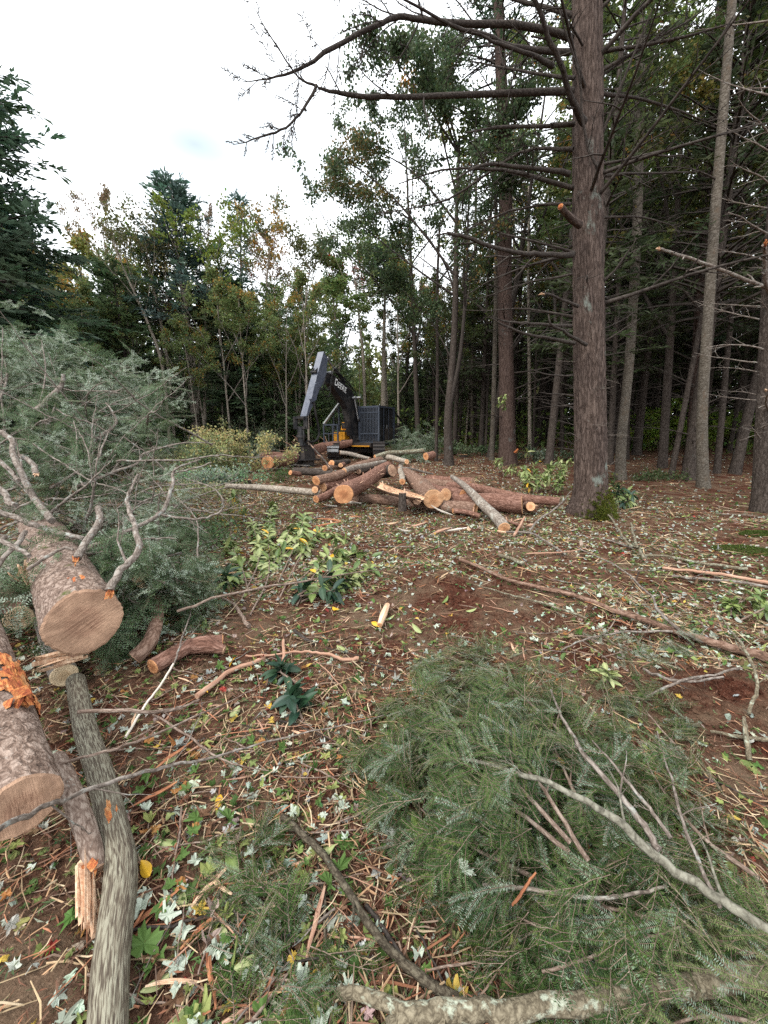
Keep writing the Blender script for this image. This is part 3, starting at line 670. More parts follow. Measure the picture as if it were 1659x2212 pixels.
for i, (pts, r0, r1) in enumerate((([(1668, 632), (1622, 624), (1545, 607), (1440, 577), (1386, 567)], .032, .022), ([(1664, 640), (1622, 626), (1592, 597), (1562, 574)], .034, .028), ([(1655, 888), (1592, 872), (1537, 858)], .022, .012), ([(1668, 330), (1620, 300), (1585, 268)], .036, .03))):
    A = np.array([aty(a, b, b18[1]) - b18 for a, b in pts]); A[:, 1] -= np.linspace(.05, .5 + .3 * i, len(A)); m = MB(); Q = crom(A, 5)
    grow(m, Q + np.cumsum(rng.normal(0, .005, Q.shape), 0), r0, r1, 4, 1, rng, .2, (30, 60), 9, 0, .4)
    bo = m.build('branch', M['limb'], r18); e = MB()
    d = unit(Q[-1] - Q[-3])
    for j in range(6): bar(e, Q[-1] + rng.normal(0, r1 * .4, 3) - d * .02, Q[-1] + d * rng.uniform(.03, .10) + rng.normal(0, r1 * .5, 3), .02, .008)
    e.build('torn_wood', M['torn' if i == 1 else 'splint'], bo)

# ---- templates copied through the woods
def tmpl_conifer(seed, H, r, z0, Rm, base, dead, nb=130, dens=16, tm='darkbark', name='hemlock_tree', kl=.28, kw=.08, power=.62):
    rng = np.random.default_rng(seed); P, rad = taper_trunk(H, r, 1.3, (rng.normal(0, .4), rng.normal(0, .4)), 22, rng, .02)
    t = MB(); tube(t, P, rad, 10, 0); cr_ = conifer_crown(rng, P, H, z0, Rm, nb, base, kl, kw, dens, power=power)
    wd = MB(); 
    if dead: merged_limbs(wd, P, dead, 1.2, z0 + 2.5, (.8, 2.2), rng)
    return t, cr_, wd, M[tm], name
def tmpl_hard(seed, H, r, base, mixc, mixp, tm='palebark', split=.45, nl=6, spread=.3, per=11, size=.13, name='maple_tree', leafstart=.0, wob=.03):
    rng = np.random.default_rng(seed); t, wd, lf = hardwood(rng, H, r, split, nl, spread, base, size * 1.08, int(per * 2.6), (rng.normal(0, .6), rng.normal(0, .6)), mixc, mixp, leafstart, wob)
    return t, lf, wd, M[tm], name
def place(T, px, top, hw, Y, label, hw0=None, dx=0.0, group=None, rz=None, seed=0):
    """stand template T so that its tip reaches pixel row TOP at distance Y"""
    t, cr_, wd, tm, name = T; Hn = max(np.concatenate(cr_.V)[:, 2].max(), .1)
    p = aty(px, 950, Y); ztop = aty(px, top, Y)[2]; s = (ztop - gzs(p[0], Y)) / Hn
    V = np.concatenate(cr_.V); w0 = np.percentile(np.abs(V[:, 0]), 93); s2 = (hw / FPX * Y) / w0 if hw else s
    cm = [M['needle'], M['darklimb']] if 'hemlock' in name or 'spruce' in name else M['leaf']
    root = put_tree(name, (p[0], Y), t, tm, cr_, cm, wd, M['limb'] if tm != M['darkbark'] else M['darklimb'], label, 'tree', group, 0 if rz is None else rz)
    root.scale = (s2, s2, s); return root
BLUEG, DARKG, MIDG, OLIVE = (.075, .125, .10), (.082, .13, .062), (.10, .15, .06), (.12, .14, .05)
BROWN, YELG, ORNG, LTG = (.21, .14, .08), (.22, .23, .06), (.36, .21, .05), (.18, .25, .085)
place(tmpl_conifer(101, 15, .22, 1.0, 3.2, (.085, .135, .08), 12, 300, 34, power=.42, kl=.21, kw=.07), -45, -260, 215, 15.0, 'tall dark hemlock filling the left edge of the view')
place(tmpl_conifer(117, 15, .18, 1.5, 2.8, (.075, .125, .09), 12, 250, 30, power=.45, kl=.22, kw=.07), 68, 140, 96, 17.5, 'second tall hemlock, blue green, just behind the one at the left edge')
place(tmpl_hard(102, 14, .13, (.06, .085, .04), None, 0, 'darkbark', .5, 7, .25, 9, .11), -60, -20, 100, 12, 'leafy hardwood whose thin twigs show at the top left corner')
place(tmpl_conifer(103, 12, .16, .8, 3.0, (.12, .175, .055), 14, 190, 24), 80, 440, 95, 21, 'mid green hemlock beside the tall one at the left edge')
place(tmpl_hard(104, 14, .11, YELG, ORNG, .34, 'palebark', .4, 7, .3, 14), 195, 468, 70, 25, 'yellow green maple with an orange patch, left in the treeline')
place(tmpl_hard(105, 16, .12, (.22, .17, .09), BROWN, .5, 'palebark', .45, 7, .26, 9), 272, 388, 62, 27, 'sparse brownish maple rising left of the dark pointed conifer')
place(tmpl_conifer(107, 12, .15, .8, 3.0, DARKG, 14, 180, 20), 300, 575, 80, 24, 'low dense dark hemlock under the leaning pale stems')
place(tmpl_hard(108, 15, .11, (.21, .15, .09), (.15, .15, .06), .4, 'palebark', .45, 6, .22, 9), 460, 433, 42, 27.5, 'rusty brown narrow maple between the two dark conifers')
place(tmpl_conifer(109, 18, .18, 2.0, 2.2, BLUEG, 10, 190, 18, kl=.28), 536, 405, 40, 31, 'narrow pointed blue green spruce, highest spire of the treeline middle')
place(tmpl_conifer(110, 13, .16, .8, 3.2, (.078, .115, .062), 16, 180, 20), 500, 575, 95, 25.5, 'broad dark hemlock behind the pale double stem')
place(tmpl_hard(112, 16, .10, (.17, .12, .07), (.2, .1, .08), .4, 'palebark', .5, 7, .22, 7), 606, 476, 38, 30, 'wispy thin topped maple right of the narrow spruce')
place(tmpl_hard(113, 13, .11, (.15, .20, .09), YELG, .3, 'palebark', .4, 7, .35, 14), 668, 582, 62, 33, 'lowest green maple in the gap of the treeline')
place(tmpl_hard(114, 15, .13, LTG, (.36, .03, .03), .12, 'palebark', .42, 8, .28, 19), 745, 537, 62, 29, 'light green maple with a red tip above the machine boom')
place(tmpl_hard(115, 15, .08, (.38, .03, .035), (.30, .05, .03), .5, 'palebark', .7, 4, .18, 9), 776, 527, 14, 31, 'small red topped maple peeping over the light green one')
place(tmpl_hard(116, 14, .11, (.16, .14, .05), (.28, .12, .04), .5, 'palebark', .4, 7, .3, 13), 925, 612, 55, 33, 'orange tinted maple right of the bare pale spruce')
# trees with trunks read off the photograph
def crowned(name, label, pts, rads, mat, Y, crown, cm, limbs, lz, Lr, lmat, seed):
    root, b, P, q, rng = standing(name, label, pts, rads, mat, limbs, lz, Lr, lmat, seed, .05, .2, Y, 20)
    c = crown(rng, P); tag(c.build('crown', cm, root, False), kind='stuff'); return root
NM = [M['needle'], M['darklimb']]
crowned('spruce_tree', 'dark blue green conifer with a bare grey lower trunk left of the machine', [(424, 926), (413, 800), (402, 680), (385, 540), (366, 388)], [.30, .26, .21, .14, .03], 'palebark', 25, lambda r, P: conifer_crown(r, P, P[-1][2], 6.5, 2.9, 210, BLUEG, dens=22, lowsparse=.3, power=.5), NM, 26, (1.5, 8), (.8, 2.4), 'limb', 201)
crowned('spruce_tree', 'conifer with a pale bare trunk and ascending dead branches behind the cab', [(829, 930), (829, 780), (831, 660), (834, 590), (838, 533)], [.24, .2, .14, .08, .02], 'palebark', 29, lambda r, P: conifer_crown(r, P, P[-1][2], 7.6, 2.5, 130, (.07, .115, .065), dens=18), NM, 34, (2, 10), (1.2, 3.2), 'limb', 202)
def hcrown(base, per, mixc, mixp, start=.5, size=.12, spread=.3, nl=7):
    def f(rng, P):
        tips = []; wd = MB(); H = P[-1][2]
        for i in range(nl):
            t = start + (1 - start) * (i + rng.random()) / nl * .9; p = along(P, t); az = i * 2.4 + rng.random()
            Q = wander(p, (math.cos(az) * spread * 1.6, math.sin(az) * spread * 1.6, 1), H * (1.02 - t) * rng.uniform(.6, .9) + .8, 6, rng, .09)
            grow(wd, Q, .03, .006, 6, 2, rng, .42, (25, 55), 5, 1, 0, .3, None, (0, 0, .1), tips)
        leaves_at(wd, rng, tips, base, int(per * 2.4), .45, size * 1.05, 0, .35, mixc, mixp); return wd
    return f
HM = [M['leaf'], M['palebark']]
crowned('birch_tree', 'pale many stemmed birch with yellow orange leaves left of the felling head', [(570, 935), (568, 800), (573, 690), (577, 600), (585, 515)], [.13, .12, .10, .06, .02], 'palebark', 26, hcrown(ORNG, 9, (.13, .14, .05), .5, .42), HM, 6, (4, 9), (1, 2.5), 'limb', 203)
crowned('maple_tree', 'thin pale maple stem with sprays of lime green leaves left of the machine', [(439, 924), (441, 800), (445, 680), (447, 600), (450, 560)], [.10, .09, .08, .05, .02], 'palebark', 24.5, hcrown((.16, .21, .04), 6, None, 0, .25, .14, .5, 9), HM, 4, (3, 8), (.6, 1.4), 'limb', 204)
crowned('birch_tree', 'leaning pale stem slanting left over the dark hemlock', [(362, 925), (352, 800), (320, 700), (280, 610), (240, 515)], [.10, .09, .08, .06, .03], 'palebark', 23, hcrown((.12, .12, .05), 3, None, 0, .5), HM, 6, (4, 9), (.6, 1.5), 'limb', 205)
crowned('birch_tree', 'second leaning pale stem, more upright, beside the first', [(372, 925), (366, 820), (348, 700), (325, 600), (300, 520)], [.11, .09, .08, .06, .03], 'palebark', 24, hcrown((.12, .12, .05), 3, None, 0, .5), HM, 6, (4, 9), (.6, 1.5), 'limb', 206)
crowned('birch_tree', 'pale curved birch stem right behind the raised boom', [(789, 930), (786, 800), (776, 690), (768, 620), (760, 560)], [.12, .1, .09, .06, .02], 'palebark', 27, hcrown(LTG, 7, None, 0, .5), HM, 4, (4, 9), (.8, 1.8), 'limb', 207)
crowned('birch_tree', 'forked pale stem just left of the boom', [(643, 930), (649, 780), (656, 690), (664, 620), (672, 560)], [.10, .09, .07, .05, .02], 'palebark', 27, hcrown((.12, .13, .05), 7, None, 0, .45), HM, 4, (4, 9), (.8, 1.8), 'limb', 208)
# slim trunks between the machine and the big spruce
for i, (pts, r_, mt, lab) in enumerate((([(942, 996), (945, 800), (944, 640), (950, 480)], .085, 'darkbark', 'slender dark stem left of the forked dark hardwood'), ([(1062, 994), (1066, 880), (1069, 760), (1072, 560), (1070, 350)], .12, 'birch', 'mottled stem close left of the red spruce trunk'),
        ([(1145, 982), (1144, 840), (1142, 650), (1143, 400)], .10, 'palebark', 'pale slim stem midway between the two big spruces'), ([(1215, 978), (1214, 840), (1212, 600), (1214, 300)], .10, 'darkbark', 'slim stem just left of the nearest spruce trunk'),
        ([(1020, 965), (1020, 800), (1026, 560), (1030, 300)], .12, 'birch', 'grey stem standing right of the forked dark hardwood'), ([(1112, 965), (1112, 800), (1110, 500), (1112, 200)], .10, 'palebark', 'thin pale stem right of the red spruce'))):
    standing('slim_tree', lab, pts, [r_, r_ * .9, r_ * .75, r_ * .6], mt, 14, (1.5, 9), (.5, 1.6), 'darklimb', 300 + i, .05, .2, n=14)

# tall leafy trees whose crowns close the top of the picture
for i, (px, Y, H, b_, mc, mp_, lab) in enumerate(((1060, 21, 21, (.15, .19, .05), (.34, .18, .04), .32, 'tall olive maple with orange leaves above the red spruce'), (905, 24, 21, (.08, .115, .06), (.12, .14, .06), .15, 'tall dark leafy tree at the clearing edge, its crown cut by the top'), (1190, 17, 19, (.13, .18, .05), (.3, .2, .05), .2, 'leafy tree behind the upper trunk of the nearest spruce'),
        (1440, 16, 19, (.10, .135, .035), None, 0, 'leafy tree between the mottled stem and the brown spruce'), (1600, 14, 17, (.085, .12, .035), None, 0, 'leafy tree high at the right edge'), (1330, 22, 21, (.16, .21, .05), (.3, .2, .05), .2, 'lighter leafy tree far behind the mottled stem'))):
    T = tmpl_hard(430 + i, H, .17, b_, mc, mp_, 'darkbark', .30, 11, .42, 17, .13, 'maple_tree', .24); t, cr_, wd, tm, nm = T; p = aty(px, 950, Y); put_tree(nm, (p[0], Y), t, tm, cr_, M['leaf'], wd, M['darklimb'], lab, 'tree', None, i)
for i, (px, Y, H, lab) in enumerate(((1500, 13, 17, 'dark hemlock crown high at the right, nearest of the hemlocks'), (1260, 20, 19, 'dark hemlock hidden behind the nearest spruce trunk'), (1680, 18, 18, 'dark hemlock at the far right edge'))):
    T = tmpl_conifer(440 + i, H, .2, 6.0, 3.6, (.05, .07, .034), 40, 190, 26, kl=.17, kw=.042); t, cr_, wd, tm, nm = T; p = aty(px, 950, Y); put_tree(nm, (p[0], Y), t, tm, cr_, NM, wd, M['darklimb'], lab, 'tree', None, i)
# ---- woods filled with copies
rng = np.random.default_rng(77)
TC = [tmpl_conifer(400 + i, 17 + i, .17 + .02 * i, 5.0 + 1.3 * i, 2.6, c, 64, 120, 18, kl=.22, kw=.055) for i, c in enumerate(((.055, .076, .032), (.072, .095, .034), (.050, .07, .04)))]
TH = [tmpl_hard(420 + i, 17, .11, c, mc, mp_, tm, .32, 9, .36, 13, .13) for i, (c, mc, mp_, tm) in enumerate((((.095, .112, .030), (.20, .165, .040), .3, 'darkbark'), ((.11, .12, .036), (.24, .14, .04), .25, 'darkbark'), ((.08, .10, .03), None, 0, 'darkbark')))]
roots = []
for i, (t, cr_, wd, tm, nm) in enumerate(TC + TH):
    cm = NM if i < 3 else M['leaf']
    roots.append(put_tree(nm, (6 + i * 2.5, 24 + 2 * (i % 3)), t, tm, cr_, cm, wd, M['darklimb'], 'tall dark hemlock among many deep in the shaded woods on the right' if i < 3 else 'slim leafy maple among many deep in the shaded woods on the right', 'tree', 'hemlocks deep in the right hand woods' if i < 3 else 'maples deep in the right hand woods', i))
keep = [(3.3, 7.5, 1.6), (6, 18, 1.6), (1.2, 17, 1.5), (8, 13.5, 1.6), (14, 18, 2), (9, 11, 1.8), (8, 7.5, 2.2), (-1.4, 21, 5)]
spots = []
def free(x, y, m): return all((x - a) ** 2 + (y - b) ** 2 > r * r for a, b, r in keep) and all((x - a) ** 2 + (y - b) ** 2 > m * m for a, b in spots)
tries = 0
while len(spots) < 92 and tries < 9000:
    tries += 1; y = rng.uniform(11, 38); x = rng.uniform(1.5, 1.1 * y + 5)
    if x < .62 * (y - 17) and y < 24: continue
    if y < 22 and x < .42 * y - 1.5: continue
    if x / y < .1 and y < 30: continue
    if not free(x, y, 1.5): continue
    spots.append((x, y)); s = rng.uniform(.8, 1.15) * (1.0 if x / y > .35 else .75)
    clone(roots[int(rng.choice(6, p=[.26, .2, .22, .12, .1, .1]))], (x, y), rng.uniform(0, 6.28), s)
base_l = ['hemlock_tree']; spots2 = []
TL = [tmpl_conifer(450, 13, .15, 1.0, 2.8, (.10, .15, .075), 16, 150, 17), tmpl_hard(451, 14, .10, (.17, .22, .08), ORNG, .3, 'palebark', .3, 8, .34, 15, .13), tmpl_conifer(452, 12, .14, .8, 2.6, (.12, .18, .08), 18, 150, 17)]
rl = []
for i, (t, cr_, wd, tm, nm) in enumerate(TL):
    rl.append(put_tree(nm, (-24 + 9 * i, 31), t, tm, cr_, NM if i != 1 else M['leaf'], wd, M['limb'], 'lower bushy maple filling the treeline behind the clearing' if i == 1 else 'lower dark hemlock filling the shaded treeline behind the clearing', 'tree', 'maples filling the far treeline' if i == 1 else 'hemlocks filling the far treeline', i))
tries = 0
while len(spots2) < 40 and tries < 5000:
    tries += 1; y = rng.uniform(25, 38); x = rng.uniform(-1.0 * y - 3, .22 * y)
    if any((x - a) ** 2 + (y - b) ** 2 < 2.4 for a, b in spots2): continue
    spots2.append((x, y)); f = np.interp(829 + x / y * 830, [0, 300, 600, 690, 800, 1000], [1.1, 1.05, .95, .72, .85, .9])
    clone(rl[int(rng.choice(3, p=[.22, .48, .30]))], (x, y), rng.uniform(0, 6.28), f * rng.uniform(.75, 1.05))

for i in range(20):
    y = rng.uniform(21.5, 27); x = rng.uniform(-.98 * y, -.17 * y)
    clone(rl[1], (x, y), rng.uniform(0, 6.28), rng.uniform(.42, .72))
# ------------------------------------------------------------------ the tracked felling machine
def machine():
    Mx, My = -1.4, 21.5; Mz = gzs(Mx, My - .6); HD = R(150)
    root = empty('felling_machine', (Mx, My, Mz), 'black tracked forestry machine with raised boom, barred cab and felling head', 'forestry machine', rz=HD)
    Rr = np.array([math.cos(HD), math.sin(HD), 0]); Ff = np.array([-math.sin(HD), math.cos(HD), 0]); O = np.array([Mx, My, Mz])
    def bp(zx, zy, xl=0.0):               # a point of the boom's own vertical plane: (forward, up)
        r = ray((1050 + zx / 2.765) / 1.823, (1350 + zy / 2.765) / 1.823); p0 = O + Rr * xl
        t = np.dot(p0 - C0, Rr) / np.dot(r, Rr); q = C0 + r * t - O; return np.dot(q, Ff), q[2]
    def V3(zx, zy, xl=0.0): f, z = bp(zx, zy, xl); return np.array([xl, f, z])
    def P(name, m, mats, par=root, sm=False): return m.build(name, mats, par, sm)
    bm = MB(); bl = [bp(a, b, -.18) for a, b in ((640, 325), (700, 325), (765, 375), (850, 440), (925, 505), (965, 595), (990, 720), (1015, 850), (1020, 1010), (935, 1010), (905, 860), (882, 720), (842, 640), (795, 585), (705, 450), (640, 430))]
    prism(bm, bl, -.18, .18); boom = P('boom', bm, M['black'])
    m = MB(); prism(m, [bp(a, b, -.2) for a, b in ((622, 92), (665, 165), (652, 330), (622, 420), (575, 520), (520, 650), (478, 735), (440, 822), (425, 815))], -.2, .15)
    stick = P('stick_arm', m, M['arm_sky_sheen'])
    m = MB()                               # ears and pins on the stick's face
    for x in (-.10, .10):
        prism(m, [bp(a, b) for a, b in ((565, 235), (530, 280), (505, 300), (508, 335), (540, 345))], x - .025, x + .025)
    c = V3(512, 318); cyl(m, c + [-.17, 0, 0], c + [.17, 0, 0], .05); P('bracket', m, M['black'], stick)
    m = MB(); f0 = [bp(a, b, -.34) for a, b in ((548, 440), (560, 470), (540, 620), (500, 640), (486, 610), (520, 450))]; prism(m, f0, -.36, -.2); P('valve_cover', m, M['arm_sky_sheen'], stick)
    m = MB(); c = V3(388, 820, 0); cyl(m, c + [-.28, 0, 0], c + [.28, 0, 0], .06); P('pivot_pin', m, M['steel'], stick)
    def cylinder(name, a, b, xl, split, rb, rr):
        A, B = V3(*a, xl), V3(*b, xl); C = A + (B - A) * split; k = MB(); cyl(k, A, C, rb, 14); o = P(name, k, M['black'], boom, True)
        k = MB(); cyl(k, C, B, rr, 12); cyl(k, B + [-.1, 0, 0], B + [.1, 0, 0], rr * 2, 12); P('piston_rod', k, M['steel'], o, True)
    cylinder('hydraulic_cylinder', (850, 430), (660, 175), 0, .62, .085, .045)
    cylinder('hydraulic_cylinder', (1000, 850), (955, 600), -.33, .10, .08, .04); cylinder('hydraulic_cylinder', (930, 1095), (855, 650), .33, .55, .08, .04)
    k = MB(); c = V3(955, 600); cyl(k, c + [-.42, 0, 0], c + [.36, 0, 0], .06); P('pivot_pin', k, M['steel'], boom, True)
    k = MB(); c = V3(650, 330); cyl(k, c + [-.33, 0, 0], c + [.33, 0, 0], .08); P('pivot_pin', k, M['steel'], boom, True)
    for pts, xl, r_ in ((((640, 390), (618, 470), (660, 520), (700, 470), (716, 350), (722, 320)), -.3, .025), (((590, 490), (630, 560), (668, 590), (695, 520), (700, 400), (720, 325)), -.3, .025), (((580, 480), (610, 500), (650, 510), (690, 470)), -.3, .02),
                        (((515, 650), (530, 760), (556, 880), (570, 985), (545, 1055), (490, 1080), (440, 1068)), -.25, .055), (((720, 320), (790, 360), (870, 430), (930, 490), (975, 560), (990, 700), (1000, 830)), .05, .03), (((730, 310), (800, 345), (885, 420), (940, 500)), -.12, .025)):
        k = MB(); tube(k, crom([V3(a, b, xl) for a, b in pts], 7), r_, 8); P('hose', k, M['rubber'], boom, True)
    # maker's name along the boom
    cu = bpy.data.curves.new('lettering', 'FONT'); cu.size = 1.0; cu.extrude = .004; cu.space_character = 1.08; cu.offset = .018
    a, b = V3(738, 452, -.186), V3(862, 545, -.186); ux = unit(b - a); up = unit(V3(752, 388, -.186) - V3(742, 448, -.186)); nn = np.array([-1.0, 0, 0]); up = unit(np.cross(nn, ux)); L = np.linalg.norm(b - a)
    cu.body = 'DEERE'; tmp = bpy.data.objects.new('tmp', cu); COL.objects.link(tmp); bpy.context.view_layer.update()
    me = bpy.data.meshes.new_from_object(tmp.evaluated_get(bpy.context.evaluated_depsgraph_get())); w0 = tmp.dimensions[0] or 3.3; bpy.data.objects.remove(tmp)
    me.materials.clear(); me.materials.append(M['white']); sx = L / w0
    n_ = len(me.vertices); co = np.zeros(n_ * 3, np.float32); me.vertices.foreach_get('co', co); co = co.reshape(-1, 3)
    big = np.clip(1.28 - .28 * np.clip(co[:, 0] / (w0 / 5), 0, 1) ** 3, 1, 1.28); co[:, 1] *= np.where(co[:, 0] < w0 / 5.6, 1.22, 1.0); me.vertices.foreach_set('co', co.ravel())
    B = np.eye(4); B[:3, 0] = ux * sx; B[:3, 1] = up * sx * 1.15; B[:3, 2] = nn * sx; B[:3, 3] = a
    link('lettering', me, boom, B)
    # cab with its bars
    x0, x1, y0, y1, z0, z1 = -1.55, -.35, -1.2, .41, 0.93 - Mz * .35, 3.0 - Mz
    k = MB(); prism(k, [(y0, z0), (y1 - .06, z0), (y1 - .06, z1 - .05), (y0, z1 - .02)], x0 + .05, x1 - .05); cab = P('cab', k, M['black'])
    k = MB(); box(k, ((x0 + x1) / 2, y1 - .055, (z0 + z1) / 2 + .2), (.98, .02, 1.35)); P('windscreen', k, M['glass'], cab)
    k = MB(); box(k, (x0 + .045, (y0 + y1) / 2 + .15, (z0 + z1) / 2 + .35), (.02, .95, 1.1)); P('side_window', k, M['glass'], cab)
    fr = MB()
    for x in (x0, x1):
        for y in (y0, y1): box(fr, (x, y, (z0 + z1) / 2), (.09, .09, z1 - z0))
        bar(fr, (x, y0, z1), (x, y1 + .04, z1), .10); bar(fr, (x, y0, z0), (x, y1, z0), .10)
    for y in (y0, y1):
        bar(fr, (x0, y, z1), (x1, y, z1), .09); bar(fr, (x0, y, z0), (x1, y, z0), .12)
    P('cab_frame', fr, M['guard'], cab)
    zs = z0 + .48
    k = MB(); bar(k, (x0, y1 + .03, zs), (x1, y1 + .03, zs), .07); bar(k, (x0, y1 + .03, z1 - .28), (x1, y1 + .03, z1 - .28), .05); bar(k, (x0, y1 + .03, zs + .75), (x1, y1 + .03, zs + .75), .03); P('crossbar', k, M['guard'], cab)
    k = MB(); box(k, (0, 0, 0), (.032, .035, z1 - zs - .1)); me_ = k.mesh('guard_bar', M['bar'], False); k = MB(); box(k, (0, 0, 0), (.026, .03, zs - z0 - .1)); me2 = k.mesh('guard_bar', M['bar'], False)
    for i in range(12):
        xx = x0 + .09 + (x1 - x0 - .18) * i / 11
        link('guard_bar', me_, cab, mat4((xx, y1 + .05, (zs + z1) / 2))); link('guard_bar', me2, cab, mat4((xx, y1 + .04, (zs + z0) / 2)))
    k = MB(); box(k, (0, 0, 0), (.03, .02, z1 - z0 - .15)); me_ = k.mesh('guard_bar', M['guard'], False)
    for i in range(3): link('guard_bar', me_, cab, mat4((x0 - .03, y1 - .45 - i * .52, (z0 + z1) / 2)))
    for i in range(9):
        k = MB(); bar(k, (x0 + .12 + i * .12, y1 - .02, z1 - .22), (x0 + .05 + i * .12, y1 - .25, z1 - .05), .03); P('roof_slat', k, M['steel'], cab)
    k = MB(); box(k, (x0 - .02, y0 + .55, z0 + .45), (.03, .9, .7)); dr = P('door_panel', k, M['darksteel'], cab); k = MB(); bar(k, (x0 - .05, y0 + .85, z0 + .75), (x0 - .05, y0 + .85, z0 + .95), .03); P('handle', k, M['steel'], dr)
    # rear guard, engine house and deck
    k = MB(); yb = -2.35
    for x in (x0, x1 - .2): prism(k, [(y0, z1 - .05), (y0, z1 - .16), (yb + .05, z1 - .78), (yb + .05, z0), (yb, z0), (yb, z1 - .72)], x, x + .05)
    bar(k, (x0 + .02, y0, z0 + 1.02), (x0 + .02, yb, z0 + 1.02), .06); P('rear_guard', k, M['black'])
    k = MB(); box(k, (x0 + .06, (y0 + yb) / 2, z0 + .48), (.05, y0 - yb - .06, .96)); P('side_panel', k, M['darksteel'])
    k = MB(); prism(k, [(-1.3, .8 - Mz * .3), (-1.3, 1.75), (-2.5, 1.75), (-2.75, 1.5), (-2.75, .8)], -.9, 1.4); P('engine_hood', k, M['black'])
    k = MB(); box(k, (-.05, -.7, .72), (3.0, 3.9, .2)); P('deck', k, M['darksteel'])
    k = MB(); box(k, (-.95, .30, .66), (1.1, 2.0, .06)); P('deck_edge', k, M['yellow'])
    k = MB(); box(k, (.0, .75, .80), (.75, .7, .34)); P('boom_mount', k, M['darksteel'])
    k = MB(); box(k, (.78, .35, 1.12), (.72, .75, .52)); P('fuel_tank', k, M['yellow'])
    k = MB(); box(k, (.72, -.1, 1.70), (.66, .6, .42), taper=.8); P('engine_cover', k, M['yellow']); k = MB(); box(k, (.70, .22, 1.72), (.5, .05, .3)); P('decal_panel', k, M['black'])
    # railings on the far deck
    def rail(a, b, w_=.07, mt='guard'):
        k = MB(); bar(k, a, b, w_); P('railing', k, M[mt])
    q = [(.62, 1.05, .82), (1.55, 1.05, .82), (1.55, 1.05, 1.75), (.62, 1.05, 1.75), (1.55, -.6, .82), (1.55, -.6, 2.75)]
    for a, b in ((0, 1), (1, 2), (2, 3), (3, 0), (1, 4)): rail(q[a], q[b])
    rail((.62, 1.05, 1.3), (1.55, 1.05, 1.3), .05); rail((.95, 1.06, .82), (.95, 1.06, 1.75), .05); rail((1.22, 1.06, .82), (1.22, 1.06, 1.3), .04)
    rail((1.55, 1.05, 1.78), (1.55, -.35, 2.95), .11, 'steel'); rail((1.55, -.35, 2.95), (.9, -.35, 2.95), .09); rail((1.55, .15, .9), (1.55, .15, 2.5), .06); rail((.9, -.35, .9), (.9, -.35, 2.95), .08); rail((1.55, -.35, .9), (1.55, -.35, 2.95), .08)
    # undercarriage: two crawler tracks that point at the photographer
    un = empty('undercarriage', (0, 0, 0)); un.parent = root; un.rotation_euler = (0, 0, -HD + math.pi)
    k = MB(); cyl(k, (0, 0, .45), (0, 0, .72), .6, 24); box(k, (0, 0, .42), (1.9, 1.1, .22)); k.build('turntable', M['darksteel'], un, False)
    shoe = MB(); box(shoe, (0, 0, 0), (.6, .15, .035)); box(shoe, (0, .03, .03), (.6, .025, .05)); shm = shoe.mesh('track_shoe', M['darksteel'], False)
    for sx_ in (-1.15, 1.15):
        fr = MB(); box(fr, (sx_, 0, .42), (.32, 3.2, .34)); o = fr.build('track_frame', M['darksteel'], un, False)
        for yy in (-1.65, 1.65):
            k = MB(); cyl(k, (sx_ - .12, yy, .44), (sx_ + .12, yy, .44), .33, 20); k.build('sprocket', M['darksteel'], o)
        Lt, rt = 3.3, .40; per_ = 2 * Lt + 2 * math.pi * rt; n = 52
        for i in range(n):
            s = per_ * i / n
            if s < Lt: p = (-Lt / 2 + s, .44 + rt); an = 0
            elif s < Lt + math.pi * rt: t = (s - Lt) / rt; p = (Lt / 2 + math.sin(t) * rt, .44 + math.cos(t) * rt); an = -t
            elif s < 2 * Lt + math.pi * rt: p = (Lt / 2 - (s - Lt - math.pi * rt), .44 - rt); an = math.pi
            else: t = (s - 2 * Lt - math.pi * rt) / rt; p = (-Lt / 2 - math.sin(t) * rt, .44 - math.cos(t) * rt); an = math.pi - t
            c, s2 = math.cos(an), math.sin(an)
            link('track_shoe', shm, o, mat4((sx_, p[0], p[1]), np.array([[1, 0, 0], [0, c, -s2], [0, s2, c]])))
    k = MB(); box(k, (1.15, 2.12, .62), (.62, .1, .09)); box(k, (1.15, 2.15, .46), (.56, .03, .14)); k.build('step_plate', M['steel'], un, False)
    # felling head
    c = V3(385, 1250); hx = empty('felling_head', (0, c[1], 0)); hx.parent = root
    def hz(zy): return bp(385, zy)[1]
    def H(name, m, mt='black', sm=False): return m.build(name, M[mt], hx, sm)
    zt, zl, zr, zh, zb, zf = hz(815), hz(925), hz(1105), hz(1118), hz(1262), hz(1385)
    k = MB()
    for x in (-.30, .30): bar(k, (x, 0, zt + .06), (x, 0, zl - .06), .07, .22)
    box(k, (0, 0, zt), (.62, .2, .10)); box(k, (0, 0, zl), (.66, .24, .12)); H('link', k)
    k = MB(); cyl(k, (0, 0, zr), (0, 0, zl), .17, 18); cyl(k, (0, 0, (zr + zl) / 2 - .06), (0, 0, (zr + zl) / 2 + .06), .23, 18); cyl(k, (0, 0, zr - .02), (0, 0, zr + .08), .25, 18); H('rotator', k, 'black', True)
    k = MB(); tube(k, crom([(-.22, .1, zl - .1), (-.3, .15, (zl + zr) / 2), (-.2, .12, zr)], 5), .03, 8); H('hose', k, 'rubber', True)
    k = MB(); box(k, (0, 0, (zb + zh) / 2), (.98, .75, zh - zb), taper=.84); hs = H('head_housing', k, 'darksteel'); k = MB(); box(k, (0, .02, zh + .01), (.88, .7, .05)); box(k, (-.2, .40, (zb + zh) / 2), (.05, .05, zh - zb)); k.build('cover_plate', M['black'], hs, False)
    k = MB(); box(k, (0, .05, zb - .02), (1.42, .95, .06)); H('base_plate', k)
